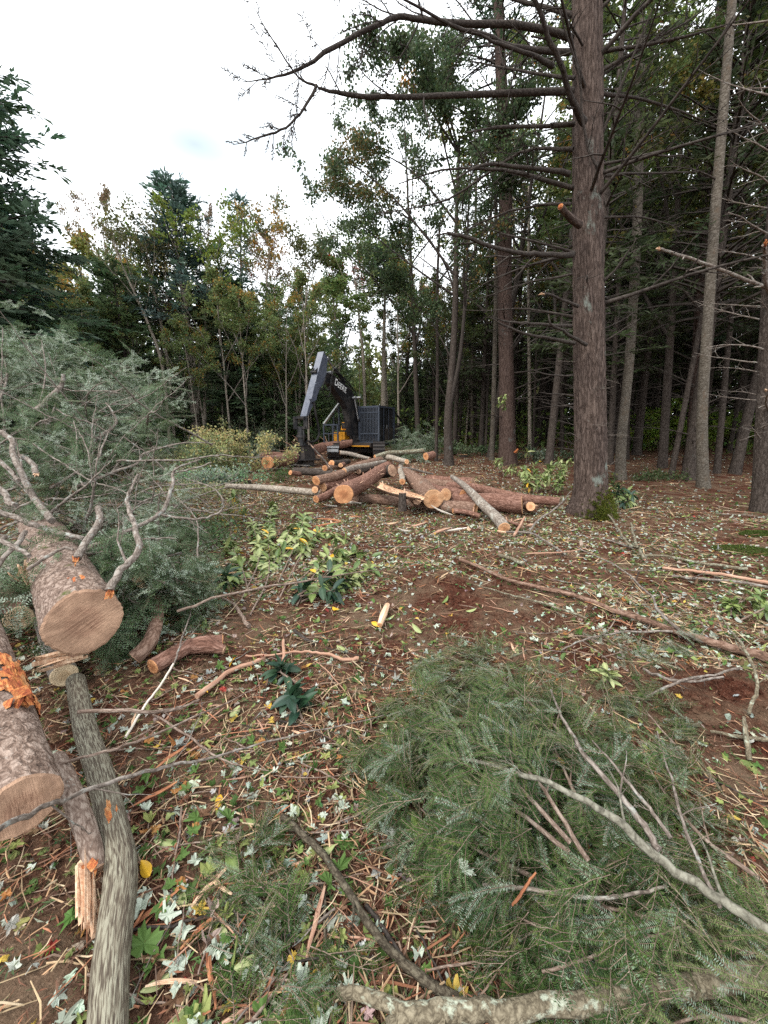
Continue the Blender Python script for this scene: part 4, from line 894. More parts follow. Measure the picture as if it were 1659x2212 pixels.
    for x in (-.5, -.1, .42):
        k = MB(); box(k, (x, .15, (zb + zf) / 2), (.30, .5, (zb - zf)), taper=.9); H('foot_block', k, 'darksteel')
    k = MB(); prism(k, [(.2, zf + .2), (.75, zf + .14), (1.0, zf + .1), (.75, zf + .06), (.2, zf + .06)], -.75, -.62); H('jaw', k, 'darksteel'); k = MB(); prism(k, [(.2, zf + .25), (.75, zf + .2), (.95, zf + .15), (.75, zf + .11), (.2, zf + .11)], .55, .68); H('jaw', k, 'darksteel')
    k = MB(); box(k, (-.35, .38, zf + .25), (.75, .08, .05)); box(k, (-.55, .42, zf + .1), (.5, .2, .1)); H('saw_guard', k, 'steel')
    k = MB(); cyl(k, (0, .1, zf + .02), (0, .1, zf + .09), .62, 40); H('saw_disc', k, 'darksteel')
machine()

# ------------------------------------------------------------------ logs
def log_disp(seed, amp=.06, asp=.22, lump=.05):
    g = ridged(seed, amp, asp, 22)
    def f(th, s, r): return g(th, s, r) * (1 + lump * vnoise(np.stack([np.cos(th) * 1.2, np.sin(th) * 1.2, s * .9], -1), seed + 3))
    return f
def end_face(G, axis, name, mat, par, phase=0.0, bulge=.006, tilt=None):
    """a sawn end: fan of rings over the last ring of a log"""
    ring = np.asarray(G); c = ring.mean(0); n = len(ring); rm = np.linalg.norm(ring - c, axis=1).mean()
    X = unit(ring[0] - c); Yv = unit(np.cross(axis, X)); V = []; B = []
    for f in (1.0, .93, .6, .3, .08):
        p = c + (ring - c) * f; h = bulge * (1 if f < .99 else 0) + (.004 * vnoise(np.stack([p[:, 0] * 40, p[:, 1] * 40, p[:, 2] * 40], -1), 3) if f < .99 else 0)
        p = p + np.asarray(axis)[None] * np.atleast_1d(h)[:, None] if np.ndim(h) else p + np.asarray(axis)[None] * h
        V.append(p); th = np.arctan2((ring - c) @ Yv, (ring - c) @ X); th = th + phase; B.append(np.stack([np.cos(th) * f, np.sin(th) * f, np.full(n, (c[0] * 7.3) % 5)], 1))
    m = MB(); j = np.arange(n); F = []
    for a in range(4): F.append(np.stack([a * n + j, a * n + (j + 1) % n, (a + 1) * n + (j + 1) % n, (a + 1) * n + j], 1))
    F = np.concatenate(F); V.append((c + np.asarray(axis) * bulge)[None]); B.append(np.array([[0, 0, 0]])); V = np.concatenate(V)
    if np.dot(np.cross(V[F[0][1]] - V[F[0][0]], V[F[0][2]] - V[F[0][0]]), axis) < 0: F = F[:, ::-1]
    tri = np.stack([4 * n + j, 4 * n + (j + 1) % n, np.full(n, 5 * n)], 1)
    if np.dot(np.cross(V[tri[0][1]] - V[tri[0][0]], V[tri[0][2]] - V[tri[0][0]]), axis) < 0: tri = tri[:, ::-1]
    m.add(V, F, 0, np.concatenate(B)); m.F.append((tri, 0))
    return m.build(name, M[mat], par, smooth=False)
def log(name, label, P, r, mat, cut0=None, cut1=None, seed=1, n=24, amp=.06, lump=.05, cat='log', group=None, asp=.22, tilt0=None, tilt1=None, stubs=0, phase=0.0):
    P = np.asarray(P, float); k = max(4, int(np.linalg.norm(P[-1] - P[0]) / .10))
    Q = crom(P, max(2, k // max(1, len(P) - 1))); m = MB(); rg = np.random.default_rng(seed + 900); ln_ = np.linalg.norm(P[-1] - P[0]); ph = rg.uniform(0, 6.28, 3); tq = np.linspace(0, 1, len(Q))[:, None]; Q = Q + .012 * ln_ * np.sin(tq * math.pi) * np.sin(tq * 5.0 + ph[None]) * (1.0 if group else 0.0)
    rad = np.interp(np.linspace(0, 1, len(Q)), np.linspace(0, 1, len(np.atleast_1d(r))), np.atleast_1d(r))
    G = tube(m, Q, rad, n, 0, log_disp(seed, amp, asp, lump), cap0=False, cap1=False)
    V = m.V[0].reshape(G.shape)
    for row, tl in ((0, tilt0), (-1, tilt1)):     # oblique saw cuts
        if tl is None and group: tl = unit((Q[0] - Q[1]) if row == 0 else (Q[-1] - Q[-2])) + rg.normal(0, .16, 3)
        if tl is not None:
            ax = unit(Q[0] - Q[1]) if row == 0 else unit(Q[-1] - Q[-2]); tl = unit(tl); c = V[row].mean(0)
            dd = -((V[row] - c) @ tl) / np.dot(ax, tl); V[row] = V[row] + dd[:, None] * ax
    m.V[0] = V.reshape(-1, 3)
    o = m.build(name, M[mat]); tag(o, label, cat, group)
    for row, cm in ((0, cut0), (-1, cut1)):
        ax = unit(Q[0] - Q[1]) if row == 0 else unit(Q[-1] - Q[-2])
        end_face(V[row], ax, 'cut_face', cm or 'cut_tan', o, phase=phase)
    rng = np.random.default_rng(seed)
    for i in range(stubs):
        t = rng.uniform(.1, .95); p = along(Q, t); rr = rad[int(t * (len(rad) - 1))]; ax = unit(along(Q, min(1, t + .02)) - along(Q, max(0, t - .02)))
        d = unit(np.cross(ax, rng.normal(size=3))); d[2] = abs(d[2]); s = MB(); tube(s, [p + d * rr * .8, p + d * (rr + rng.uniform(.03, .10)) + ax * .02], [.014, .010], 6); s.build('knot_stub', M['peeled'], o)
    return o
def Z6(zx, zy): return (1200 + zx / 1.508) / 1.823, (1700 + zy / 1.508) / 1.823
def z6(zx, zy, Y): return aty(*Z6(zx, zy), Y)
G6 = 'logs piled in front of the machine'
def plog(label, pts, r, mat, c0, c1, seed, **kw): return log('cut_log', label, [z6(*p) for p in pts], r, mat, c0, c1, seed, group=G6, **kw)
plog('thick red barked log, large round end facing the camera, centre of pile', [(231, 372, 7.7), (330, 300, 8.9), (500, 205, 11.3)], [.185, .175, .15], 'redlog', 'cut_orange', None, 1, n=36, stubs=16)
plog('thin red log lying along the left flank of the thick red log', [(66, 401, 7.9), (180, 360, 8.5), (330, 285, 10)], [.075, .085, .09], 'redlog', 'cut_orange', None, 2, stubs=4)
plog('green grey log with round orange end, left top of the pile', [(67, 291, 8.6), (200, 250, 9.2), (330, 205, 10.2), (450, 165, 11.2)], [.105, .105, .10, .08], 'brownlog', 'cut_orange', None, 3)
plog('lower dark red log showing behind the green grey log', [(105, 328, 8.7), (220, 300, 9.3), (330, 262, 10.2)], [.11, .11, .1], 'redlog', 'cut_peach', None, 4)
plog('short upright looking butt under the round orange end', [(60, 345, 8.5), (95, 335, 9.1)], [.075, .075], 'redlog', 'cut_peach', None, 42)
plog('mossy grey pole with small pale end lying on the green grey log', [(235, 232, 9.3), (330, 203, 10.0), (480, 178, 11.3)], [.066, .066, .06], 'greylog', 'cut_peach', None, 5)
plog('short pole end peeping behind the mossy grey pole', [(362, 180, 10.6), (450, 183, 11.2)], [.042, .04], 'brownlog', 'cut_peach', None, 6)
plog('small dark log with torn orange end at the upper left', [(158, 189, 10.0), (230, 182, 10.6), (260, 176, 11.5)], [.085, .085, .07], 'darkbark', 'cut_orange', None, 7)
plog('small round end log beside the torn orange end', [(119, 216, 9.7), (220, 208, 10.4)], [.07, .065], 'brownlog', 'cut_orange', None, 8)
plog('stubby peach butt wedged behind the mossy grey pole', [(213, 199, 9.9), (235, 192, 10.6)], [.06, .06], 'redlog', 'cut_peach', None, 43)
plog('short log end in shade under the grey pole', [(320, 237, 9.8), (400, 215, 10.6)], [.07, .07], 'darkbark', 'cut_tan', None, 9)
plog('grey lichen pole lying level across the top, dark red right end', [(416, 150, 11.2), (520, 127, 11.5), (700, 112, 11.8)], [.065, .07, .065], 'lichenlog', 'cut_orange', 'cut_orange', 10)
plog('pale birch like pole, round end facing right, top of pile', [(606, 178, 10.4), (540, 158, 11), (465, 150, 11.6)], [.065, .075, .08], 'palebark', 'cut_peach', None, 11)
plog('slim pole with round end pointing left near the track', [(210, 123, 12.0), (300, 138, 12.0), (385, 160, 11.8)], [.062, .06, .05], 'greylog', 'cut_peach', None, 12)
plog('short mottled log standing out end on, middle of pile', [(580, 297, 8.9), (574, 240, 9.9), (570, 195, 11)], [.072, .068, .06], 'palebark', 'cut_orange', None, 13)
plog('moss barked log with the widest pale oblique end, right of centre', [(764, 400, 7.5), (690, 318, 8.7), (600, 250, 10.2)], [.20, .185, .15], 'brownlog', 'cut_peach', None, 14, n=36, stubs=4)
plog('log with pale end tucked against the widest oblique end', [(838, 373, 7.9), (760, 338, 8.8), (640, 318, 10)], [.13, .12, .11], 'redlog', 'cut_peach', None, 15)
plog('log with a bright orange hooked end under the crossing pole', [(948, 371, 8.0), (880, 358, 8.6), (790, 342, 9.4)], [.10, .10, .095], 'redlog', 'cut_orange', None, 16)
plog('long mossy log lying level on the ground at the front of the pile', [(1012, 462, 7.2), (900, 445, 7.5), (600, 415, 8.3), (280, 392, 9.0)], [.115, .125, .12, .11], 'brownlog', 'cut_peach', None, 17, lump=.09)
plog('thick red brown log lying level at the right, thin view of its end', [(1290, 431, 7.35), (1160, 425, 7.6), (880, 410, 8.2)], [.185, .185, .17], 'redlog', 'cut_peach', None, 18, n=32, tilt0=(.9, -.35, .1))
plog('long slim red log stretching to the foot of the big spruce', [(1515, 415, 7.9), (1280, 385, 8.6), (1000, 335, 9.4), (850, 320, 9.9)], [.09, .10, .10, .09], 'redlog', 'cut_tan', None, 19, tilt0=(.8, -.5, .1))
plog('half hidden red log lying behind the long slim red one', [(1000, 300, 10.4), (850, 292, 10.8), (690, 285, 11.2)], [.13, .13, .12], 'redlog', None, None, 20)
plog('short pale chunk standing by the thick red brown log', [(1343, 444, 7.3), (1320, 440, 7.7)], [.085, .09], 'brownlog', 'cut_peach', None, 21)
plog('crooked grey pole thrown diagonally over the right logs', [(1186, 572, 6.0), (1120, 475, 6.6), (1050, 400, 7.2), (960, 335, 8.0), (875, 268, 9.3)], [.095, .085, .085, .07, .05], 'greylog', 'cut_peach', None, 22)
log('fallen_pole', 'long pale birch pole lying alone left of the pile', [aty(488, 1050, 9.0), aty(580, 1055, 8.9), aty(693, 1066, 8.6)], [.055, .075, .085], 'palebark', None, None, 23, lump=.12)
log('cut_log', 'log with the roundest orange end left of the felling head', [aty(578, 999, 15.5), aty(610, 995, 16.5), aty(700, 965, 19)], [.27, .26, .22], 'redlog', 'cut_orange', None, 24, group=G6)
log('cut_log', 'reddish log lying behind the felling head', [aty(655, 975, 19.2), aty(720, 963, 19.8), aty(760, 956, 20.2)], [.2, .2, .17], 'redlog', 'cut_tan', None, 25, group=G6)
log('cut_log', 'dark log with two small orange tips in front of the felling head', [aty(636, 1018, 12.5), aty(680, 1021, 12.2), aty(745, 1026, 11.8)], [.12, .12, .10], 'darkbark', 'cut_orange', None, 26, group=G6)
log('cut_log', 'stubby orange tip beside the dark log under the felling head', [aty(627, 1021, 12.0), aty(650, 1024, 12.3)], [.075, .07], 'redlog', 'cut_orange', None, 27, group=G6)
log('cut_log', 'pale log lying flat left of the felling head', [aty(562, 985, 17.5), aty(600, 983, 17.8), aty(640, 985, 18.2)], [.14, .14, .12], 'redlog', 'cut_tan', None, 28, group=G6)
for i, (lab, pts, r, mat, c0) in enumerate((
    ('thin bent pole sticking up left out of the log pile', [(170, 240, 9.2), (110, 160, 9.6), (20, 65, 10.2)], [.028, .024, .016], 'darkbark', None),
    ('slim red pole under the mossy long log, right of centre', [(880, 470, 7.0), (960, 478, 7.0), (1040, 500, 6.9)], [.045, .05, .045], 'redlog', 'cut_orange'),
    ('dark knotty log deep in the middle of the pile', [(520, 230, 10.4), (430, 245, 10.8), (380, 262, 11.2)], [.16, .16, .15], 'darkbark', None),
    ('thin grey pole lying over the back of the pile', [(560, 215, 10.2), (640, 225, 10.6), (760, 250, 11.4)], [.035, .03, .025], 'greylog', None),
    ('short brown log end on under the splintered slab', [(668, 408, 7.6), (640, 385, 8.3), (600, 360, 9)], [.09, .09, .09], 'brownlog', None),
    ('slim branchy pole leaning from the pile to the ground, right', [(1290, 560, 6.2), (1240, 545, 6.6), (1180, 515, 7.2)], [.026, .03, .022], 'redlog', None),
    ('low brown log lying flat behind the widest oblique end', [(980, 322, 9.6), (860, 312, 10), (700, 300, 10.4)], [.11, .115, .11], 'brownlog', 'cut_orange'))):
    plog(lab, pts, r, mat, c0, None, 120 + i, stubs=3)
rng = np.random.default_rng(19)
for i in range(34):                       # torn strips and bark slabs lying round the pile
    p = z6(rng.uniform(60, 1350), rng.uniform(420, 560), 6.9); g = gp(*Z6(rng.uniform(0, 1400), rng.uniform(400, 600)), .03); m = MB(); L_ = rng.uniform(.2, .7); d = unit([rng.normal(), rng.normal() * .5, rng.normal(0, .12)]); Q = wander(g - d * L_ / 2, d, L_, 4, rng, .1)
    tube(m, Q, [.008, rng.uniform(.015, .035), .006], 5); o = m.build('wood_splinter', M[('splint', 'peeled', 'flake', 'white_wood')[i % 4]], None, False); tag(o, 'torn strip of wood lying on the floor around the log pile', 'splinter', 'torn strips round the log pile')
# splintered slab across the pile
def slab():
    rng = np.random.default_rng(5); a = z6(420, 308, 8.6); b = z6(520, 350, 7.9); c = z6(700, 392, 7.2); Q = crom([a, b, c], 9); m = MB(); k = len(Q); n = 9
    V = []; Bc = []
    for i, p in enumerate(Q):
        ax = unit(Q[min(k - 1, i + 1)] - Q[max(0, i - 1)]); side = unit(np.cross(ax, [0, 0, 1])); up = np.cross(side, ax); w_ = .13 * (1 if i < k * .75 else 1 - (i - k * .75) / (k * .25) * .6)
        for j in range(n):
            th = math.pi * (1.05 - 1.1 * j / (n - 1)) + .3; jag = rng.normal(0, .007)
            V.append(p + side * (math.cos(th) * w_) - up * (math.sin(th) * w_ * .75) + ax * jag); Bc.append((math.cos(th) * .13, math.sin(th) * .13, i * .08))
    V = np.array(V); Bc = np.array(Bc); i, j = np.meshgrid(np.arange(k - 1), np.arange(n - 1), indexing='ij'); F = np.stack([i * n + j, i * n + j + 1, (i + 1) * n + j + 1, (i + 1) * n + j], -1).reshape(-1, 4)
    m.add(V, F, 0, Bc); o = tag(m.build('split_log_slab', M['brownlog']), 'splintered hollow slab of log showing pale torn wood, on the pile', 'log slab')
    cen = np.repeat(Q, n, 0); m = MB(); Vi = cen + (V - cen) * .86; m.add(Vi, F[:, ::-1], 0, Bc)
    for i in range(26):
        t = rng.uniform(.2, 1); p = along(Q, t); ax = unit(c - a); s = MB(); bar(m, p + rng.normal(0, .05, 3), p + ax * rng.uniform(.1, .35) + rng.normal(0, .05, 3) + [0, 0, .02], .016, .006)
    m.build('torn_wood', M['splint'], o)
slab()
def stump(label, g, r, h, mat='darkbark', cut='cut_peach', tors=0, seed=1):
    o = log('tree_stump', label, [g + [0, 0, -.08], g + [0, 0, h * .5], g + [0, 0, h]], [r * 1.25, r * 1.05, r], mat, None, cut, seed, cat='stump', n=20)
    return o
stump('low fresh stump on the open floor, left of the log pile', gp(535, 1047), .10, .16)
stump('flat low stump behind the pile, nearer of the two', gp(1000, 986), .24, .10)
stump('flat low stump behind the pile, right of the red marker log', gp(1006, 978), .22, .10, seed=3)
stump('dark upright stump under the splintered slab', z6(580, 410, 7.4) + [0, 0, -.12], .07, .28, 'darkbark', 'cut_tan')
o = log('cut_log', 'small red ended log lying behind the top pole', [aty(920, 986, 12.6), aty(937, 982, 12.9)], [.12, .12], 'redlog', 'cut_orange', 'cut_orange', 33, group=G6)
# ------------------------------------------------------------------ sprays of hemlock needles, shared meshes
def spray_mesh(seed, L=.26, nlat=10, nl=.0165, nw=.0027, sp=.0052, cols=((.045, .085, .035), (.085, .13, .05), (.22, .29, .24)), pc=(.44, .43, .13), droop=.25):
    rng = np.random.default_rng(seed); mb = MB(); P = []; D = []; S = []; LL = []; CC = []
    def axis(p, d, l, lev):
        k = max(4, int(l / .02)); Q = wander(p, d, l, k, rng, .05, (0, 0, -droop * l * 2))
        tube(mb, Q, [.0016 if lev == 0 else .0010, .0005], 3, 1, cap0=False, cap1=False, col=(.13, .09, .05))
        m = int(l / sp); hc = np.asarray(cols[rng.choice(len(cols), p=pc)])
        for i in range(m):
            t = (i + .5) / m; q = along(Q, t); dd = unit(along(Q, min(1, t + .05)) - along(Q, max(0, t - .05))); sd = unit(np.cross(dd, [0, 0, 1.0]))
            for sg in (-1, 1):
                P.append(q); D.append(unit(sd * sg + dd * rng.uniform(.25, .6) + np.array([0, 0, rng.normal(0, .22)]))); S.append(dd + rng.normal(0, .3, 3)); LL.append(nl * rng.uniform(.65, 1.15) * (1 - .35 * t)); CC.append(hc * rng.uniform(.7, 1.35))
        return Q
    A = axis((0, 0, 0), (1, 0, .1), L, 0)
    for i in range(nlat):
        t = .10 + .82 * i / nlat + rng.uniform(-.02, .02); p = along(A, t); sg = 1 if i % 2 else -1; l = L * .55 * (1.05 - t) * rng.uniform(.7, 1.2) + .015
        B_ = axis(p, (1, sg * rng.uniform(.7, 1.3), rng.normal(0, .15)), l, 1)
        if l > L * .28:
            for q in (.35, .65): axis(along(B_, q), (1, sg * .4 if q < .5 else sg * 1.6, rng.normal(0, .2)), l * .35, 2)
    n = len(P); kites(mb, np.array(P), np.array(D), np.array(S), np.array(LL), np.full(n, nw), np.array(CC), 0, .05)
    return mb.mesh('spray', [M['needle'], M['twig']], False)
SP_NEAR = [spray_mesh(600 + i, .24 + .03 * (i % 3), cols=c) for i, c in enumerate((((.032, .074, .018), (.085, .150, .036), (.20, .28, .17)), ((.028, .066, .020), (.105, .175, .050), (.25, .33, .22)), ((.040, .088, .020), (.15, .205, .052), (.17, .25, .12)), ((.030, .070, .024), (.070, .13, .045), (.31, .39, .30)))) ]
SP_LIGHT = [spray_mesh(620 + i, .27, cols=((.09, .14, .05), (.17, .21, .08), (.22, .29, .22)), pc=(.35, .4, .25)) for i in range(2)]
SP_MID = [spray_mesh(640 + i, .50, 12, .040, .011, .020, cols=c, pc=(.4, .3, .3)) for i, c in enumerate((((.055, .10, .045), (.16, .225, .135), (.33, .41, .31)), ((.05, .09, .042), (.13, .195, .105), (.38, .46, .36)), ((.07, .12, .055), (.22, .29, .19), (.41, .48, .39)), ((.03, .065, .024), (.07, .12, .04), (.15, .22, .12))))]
def bough(label, P, r0, nspray, width, meshes, seed, name='hemlock_bough', mat='limb', sc=(.55, 1.05), drop=.35, lift=.0, group=None, t0=.1, nsub=5, depth=1, vert=.06, cat='bough'):
    rng = np.random.default_rng(seed); Q = crom(P, 7); o = Q[0].copy(); root = empty(name, o, label, cat, group); Q = Q - o
    Lg = np.linalg.norm(np.diff(Q, axis=0), axis=1).sum()
    m = MB(); grow(m, Q + np.cumsum(rng.normal(0, .004 * Lg, Q.shape), 0) * .5, r0, r0 * .25, nsub, depth, rng, .30, (28, 55), 7, 0, .7, .15); m.build('branch', M[mat], root)
    for i in range(nspray):
        t = t0 + (1 - t0) * (i + rng.random()) / nspray; p = along(Q, t); d = unit(along(Q, min(1, t + .08)) - along(Q, max(0, t - .08))); side = unit(np.cross(d, [0, 0, 1.0])); sg = rng.choice([-1, 1]); w_ = width * rng.random() ** .8 * (1.1 - .5 * t)
        p = p + side * sg * w_ + d * w_ * .35 + np.array([0, 0, rng.normal(0, vert) + lift]); g = gzs(p[0] + o[0], p[1] + o[1]) - o[2] + .02; p[2] = max(p[2], g + rng.uniform(0, .03))
        dr = unit(d * rng.uniform(.05, 1) + side * sg * rng.uniform(.0, 1.1) + rng.normal(0, .22, 3) + np.array([0, 0, -drop * rng.uniform(.1, 1.2)])); s = rng.uniform(*sc)
        if p[2] + dr[2] * .25 * s < g: dr[2] = max(dr[2], (g - p[2]) / (.25 * s)); dr = unit(dr)
        B = basis(dr); a = rng.normal(0, .6); B = B @ np.array([[1, 0, 0], [0, math.cos(a), -math.sin(a)], [0, math.sin(a), math.cos(a)]])
        link('spray', meshes[int(rng.integers(len(meshes)))], root, mat4(p, B * s))
    return root
def gpl(*pts): return [gp(*p) for p in pts]
# foreground boughs
for i, (lab, pts, r0, n, w_, ms) in enumerate((
    ('fresh green hemlock bough standing up along the far edge of the green mound', [(1260, 1640, .20), (1160, 1530, .26), (1060, 1450, .20), (960, 1420, .08)], .008, 56, .18, SP_NEAR),
    ('dense hemlock bough whose tip reaches the bare churned soil, back of the green mound', [(1270, 1860, .16), (1160, 1690, .24), (1050, 1570, .24), (960, 1480, .12)], .009, 60, .22, SP_NEAR),
    ('hemlock bough spilling to the left edge of the green mound', [(1230, 1840, .16), (1070, 1720, .26), (940, 1650, .20), (850, 1610, .08)], .009, 60, .17, SP_NEAR),
    ('hemlock bough on the right shoulder of the green mound, dark bare stick above it', [(1260, 1760, .18), (1200, 1620, .24), (1150, 1490, .14)], .008, 50, .20, SP_NEAR),
    ('blue green hemlock bough low at the front left of the mound', [(1200, 1920, .08), (1060, 1850, .14), (960, 1790, .12), (880, 1720, .05)], .008, 50, .13, SP_NEAR),
    ('hemlock bough across the crown of the green mound', [(1230, 1820, .20), (1100, 1680, .30), (990, 1570, .26), (900, 1500, .10)], .009, 56, .20, SP_NEAR),
    ('hemlock bough behind the right grey limb, reaching back over red soil', [(1640, 1900, .14), (1510, 1800, .14), (1420, 1690, .09), (1380, 1600, .05)], .009, 34, .10, SP_NEAR),
    ('broad hemlock bough lying across the lower right foreground', [(1620, 2060, .08), (1460, 2000, .10), (1280, 1960, .09), (1120, 1950, .05)], .010, 60, .13, SP_NEAR),
    ('hemlock bough under the long forked grey limb on the right', [(1600, 1960, .08), (1440, 1850, .11), (1300, 1770, .12), (1170, 1720, .10)], .010, 56, .14, SP_NEAR),
    ('hemlock bough just behind the lichen covered log, middle foreground', [(1500, 2080, .06), (1340, 2040, .08), (1200, 2010, .06), (1060, 1950, .04)], .008, 44, .11, SP_NEAR),
    ('pale yellow green hemlock bough over the right end of the lichen covered log', [(1800, 2330, .20), (1680, 2230, .18), (1540, 2200, .16), (1420, 2230, .12)], .008, 30, .09, SP_LIGHT),
    ('light hemlock bough in the bottom right corner', [(1800, 2140, .10), (1680, 2080, .12), (1580, 2060, .10)], .007, 24, .09, SP_LIGHT + SP_NEAR[:2]),
    ('small dark hemlock bough at the bottom left beside the thin lichen stick', [(480, 2280, .03), (560, 2190, .03), (620, 2110, .03), (650, 2060, .02)], .006, 20, .08, SP_NEAR),
    ('small hemlock bough beyond the mound on bare red soil, right', [(1460, 1610, .06), (1400, 1540, .06), (1350, 1480, .04)], .005, 22, .14, SP_NEAR),
    ('silvery hemlock sprig on the litter among pale sticks, right middle', [(1300, 1420, .04), (1380, 1400, .05), (1440, 1390, .04)], .004, 10, .07, SP_NEAR[3:]),
    ('hemlock sprig in the litter left of the mound', [(640, 1960, .03), (560, 1900, .04), (520, 1850, .03)], .004, 12, .08, SP_NEAR))):
    bough(lab, gpl(*pts), r0, int(n * 1.45), w_, ms, 700 + i, mat='twig', vert=.075)

# ------------------------------------------------------------------ big logs on the left
def surf_patch(name, P, r, s0, s1, th0, th1, mat, par, seed, lift=1.02, thr=-.1, rough=.05, n=30, k=26):
    """torn strip lying on a log's surface between two stations; raw ragged outline"""
    Q = crom(P, 10); L = np.concatenate([[0], np.cumsum(np.linalg.norm(np.diff(Q, axis=0), axis=1))]); T = L[-1]; m = MB(); rng = np.random.default_rng(seed)
    s = np.linspace(s0, s1, k) * T; C_ = np.stack([np.interp(s, L, Q[:, a]) for a in range(3)], 1); ax = unit(C_[-1] - C_[0]); side = unit(np.cross(ax, [0, 0, 1.0])); up = np.cross(side, ax)
    th = np.linspace(th0, th1, n); S_, T_ = np.meshgrid(s, th, indexing='ij'); q = np.stack([S_ * 9, T_ * 2.2, S_ * 0 + seed], -1); ns = fbm(q, 4, seed); e = np.minimum(np.minimum((T_ - th0), (th1 - T_)) / (abs(th1 - th0) * .25), np.minimum(S_ - s[0], s[-1] - S_) / ((s1 - s0) * T * .2))
    keep = (ns + np.clip(e, 0, 1) * .9 - .5) > thr
    rr = r * (lift + rough * np.abs(fbm(q * np.array([1, 3, 1]), 3, seed + 4))) 
    G = C_[:, None] + rr[..., None] * (np.cos(T_)[..., None] * side + np.sin(T_)[..., None] * up)
    i, j = np.meshgrid(np.arange(k - 1), np.arange(n - 1), indexing='ij'); ok = keep[i, j] & keep[i + 1, j] & keep[i, j + 1] & keep[i + 1, j + 1]; i, j = i[ok], j[ok]
    F = np.stack([i * n + j, i * n + j + 1, (i + 1) * n + j + 1, (i + 1) * n + j], 1)
    m.add(G.reshape(-1, 3), F, 0, np.stack([np.cos(T_) * r, np.sin(T_) * r, S_], -1).reshape(-1, 3))
    o = m.build(name, M[mat], par, smooth=False); return o
def shards(name, par, base, d, n, L, w_, mat, seed, spread=.3, off=.02):
    rng = np.random.default_rng(seed); m = MB()
    for i in range(n):
        p = np.asarray(base) + rng.normal(0, off, 3); dd = unit(np.asarray(d) + rng.normal(0, spread, 3)); l = L * rng.uniform(.4, 1.2); a = p - dd * l * .3; b = p + dd * l * .7; B = basis(dd, rng.normal(size=3)); box(m, (a + b) / 2, (l, w_ * rng.uniform(.4, 1.3), w_ * .3), 0, B, taper=rng.uniform(.3, .8))
    return m.build(name, M[mat], par, smooth=False)
fa = at(180, 1345, 2.2); fb = at(100, 1160, 3.7); PA = [fa, fa * .5 + fb * .5, fb, fb + (fb - fa) * .8 + [0, 0, -.10], fb + (fb - fa) * 2.0 + [0, 0, -.35]]
LA = log('fallen_hemlock_log', 'largest hemlock log on the left, broad tan saw cut facing the camera', PA, [.188, .185, .18, .16, .13], 'hemlock', 'cut_tan', None, 60, n=84, amp=.042, asp=.5, lump=.07, phase=1.1)
axA = unit(fa - fb); sdA = unit(np.cross(axA, [0, 0, 1])); upA = np.cross(sdA, axA)
shards('hinge_splinter', LA, fa - upA * .20 + sdA * .08 - axA * .02, sdA, 9, .20, .035, 'splint', 77, .10, .018); shards('hinge_splinter', LA, fa - upA * .185 + sdA * .02 - axA * .03, sdA, 7, .14, .03, 'peeled', 78, .16, .015)
for s0, s1, t0, t1, sd in ((.02, .045, 1.0, 1.9, 1),):
    surf_patch('torn_bark', PA[:3], .186, s0 * 3, s1 * 3, t0, t1, 'torn', LA, sd, 1.035, .05)
for i, (px, py, d, L_) in enumerate(((110, 1150, 3.55, .10), (55, 1245, 2.9, .04))):
    shards('splintered_stub', LA, at(px, py, d), (.1, -.2, 1), 12, .14, .03, 'splint', 10 + i, .25, .03)
bb = at(46, 1742, 1.22); bt = at(-40, 1395, 2.05); PB = [bb, bb * .5 + bt * .5, bt, bt + (bt - bb) * .8]
LB = log('hemlock_log', 'hemlock log at the left edge with orange torn bark and a pale cut end', PB, [.100, .10, .098, .09], 'hemlock', 'cut_tan', None, 61, n=72, amp=.05, asp=.35, lump=.05)
surf_patch('torn_bark', PB[:3], .102, .40, .62, -.7, 2.5, 'torn', LB, 21, 1.03, -.22, .12); surf_patch('torn_bark', PB[:3], .102, .58, .76, -.4, 2.4, 'torn', LB, 22, 1.03, -.15, .12); surf_patch('torn_bark', PB[:3], .102, .36, .46, -.5, .5, 'torn', LB, 23, 1.05, -.1, .16)
pt = PB[0] + (PB[2] - PB[0]) * .40 + np.array([.10, 0, .10]); shards('bark_flake', LB, pt, (.5, -.2, .3), 9, .07, .04, 'torn', 31, .6, .02)
PC = [gp(163, 1470, .12), gp(185, 1580, .10), gp(213, 1660, .09), gp(246, 1790, .08), gp(262, 1870, .07), gp(255, 1960, .06), gp(240, 2080, .06), gp(232, 2250, .05), gp(228, 2420, .05)]
LC = log('striped_maple_trunk', 'long smooth grey striped trunk curving down the left foreground', PC, [.046, .048, .048, .048, .051, .048, .045, .044], 'striped', 'cut_pale', None, 62, n=40, amp=.012, asp=.2, lump=.05)
wp = np.array(PC[2:4])
sA = at(250, 1765, 1.30)
surf_patch('bark_wound', [gp(232, 1735, .085), gp(243, 1775, .08), gp(250, 1815, .075)], .049, 0.0, 1, 1.0, 2.2, 'torn', LC, 41, 1.015, .22, .03)
PD = [gp(120, 1640, .22), gp(165, 1740, .16), gp(196, 1830, .11), gp(206, 1880, .09)]
LD = log('broken_limb', 'short broken limb with a long pale splintered end beside the striped trunk', PD, [.034, .034, .032, .028], 'twig', None, None, 63, n=24, amp=.04, lump=.06)
dD = unit(gp(190, 1965, .07) - gp(185, 1790, .12)); shards('splintered_end', LD, gp(183, 1900, .10), dD, 16, .20, .022, 'splint', 33, .05, .012); shards('splintered_end', LD, gp(205, 1870, .10), (.3, -.6, .3), 6, .06, .02, 'torn', 34, .4, .01)
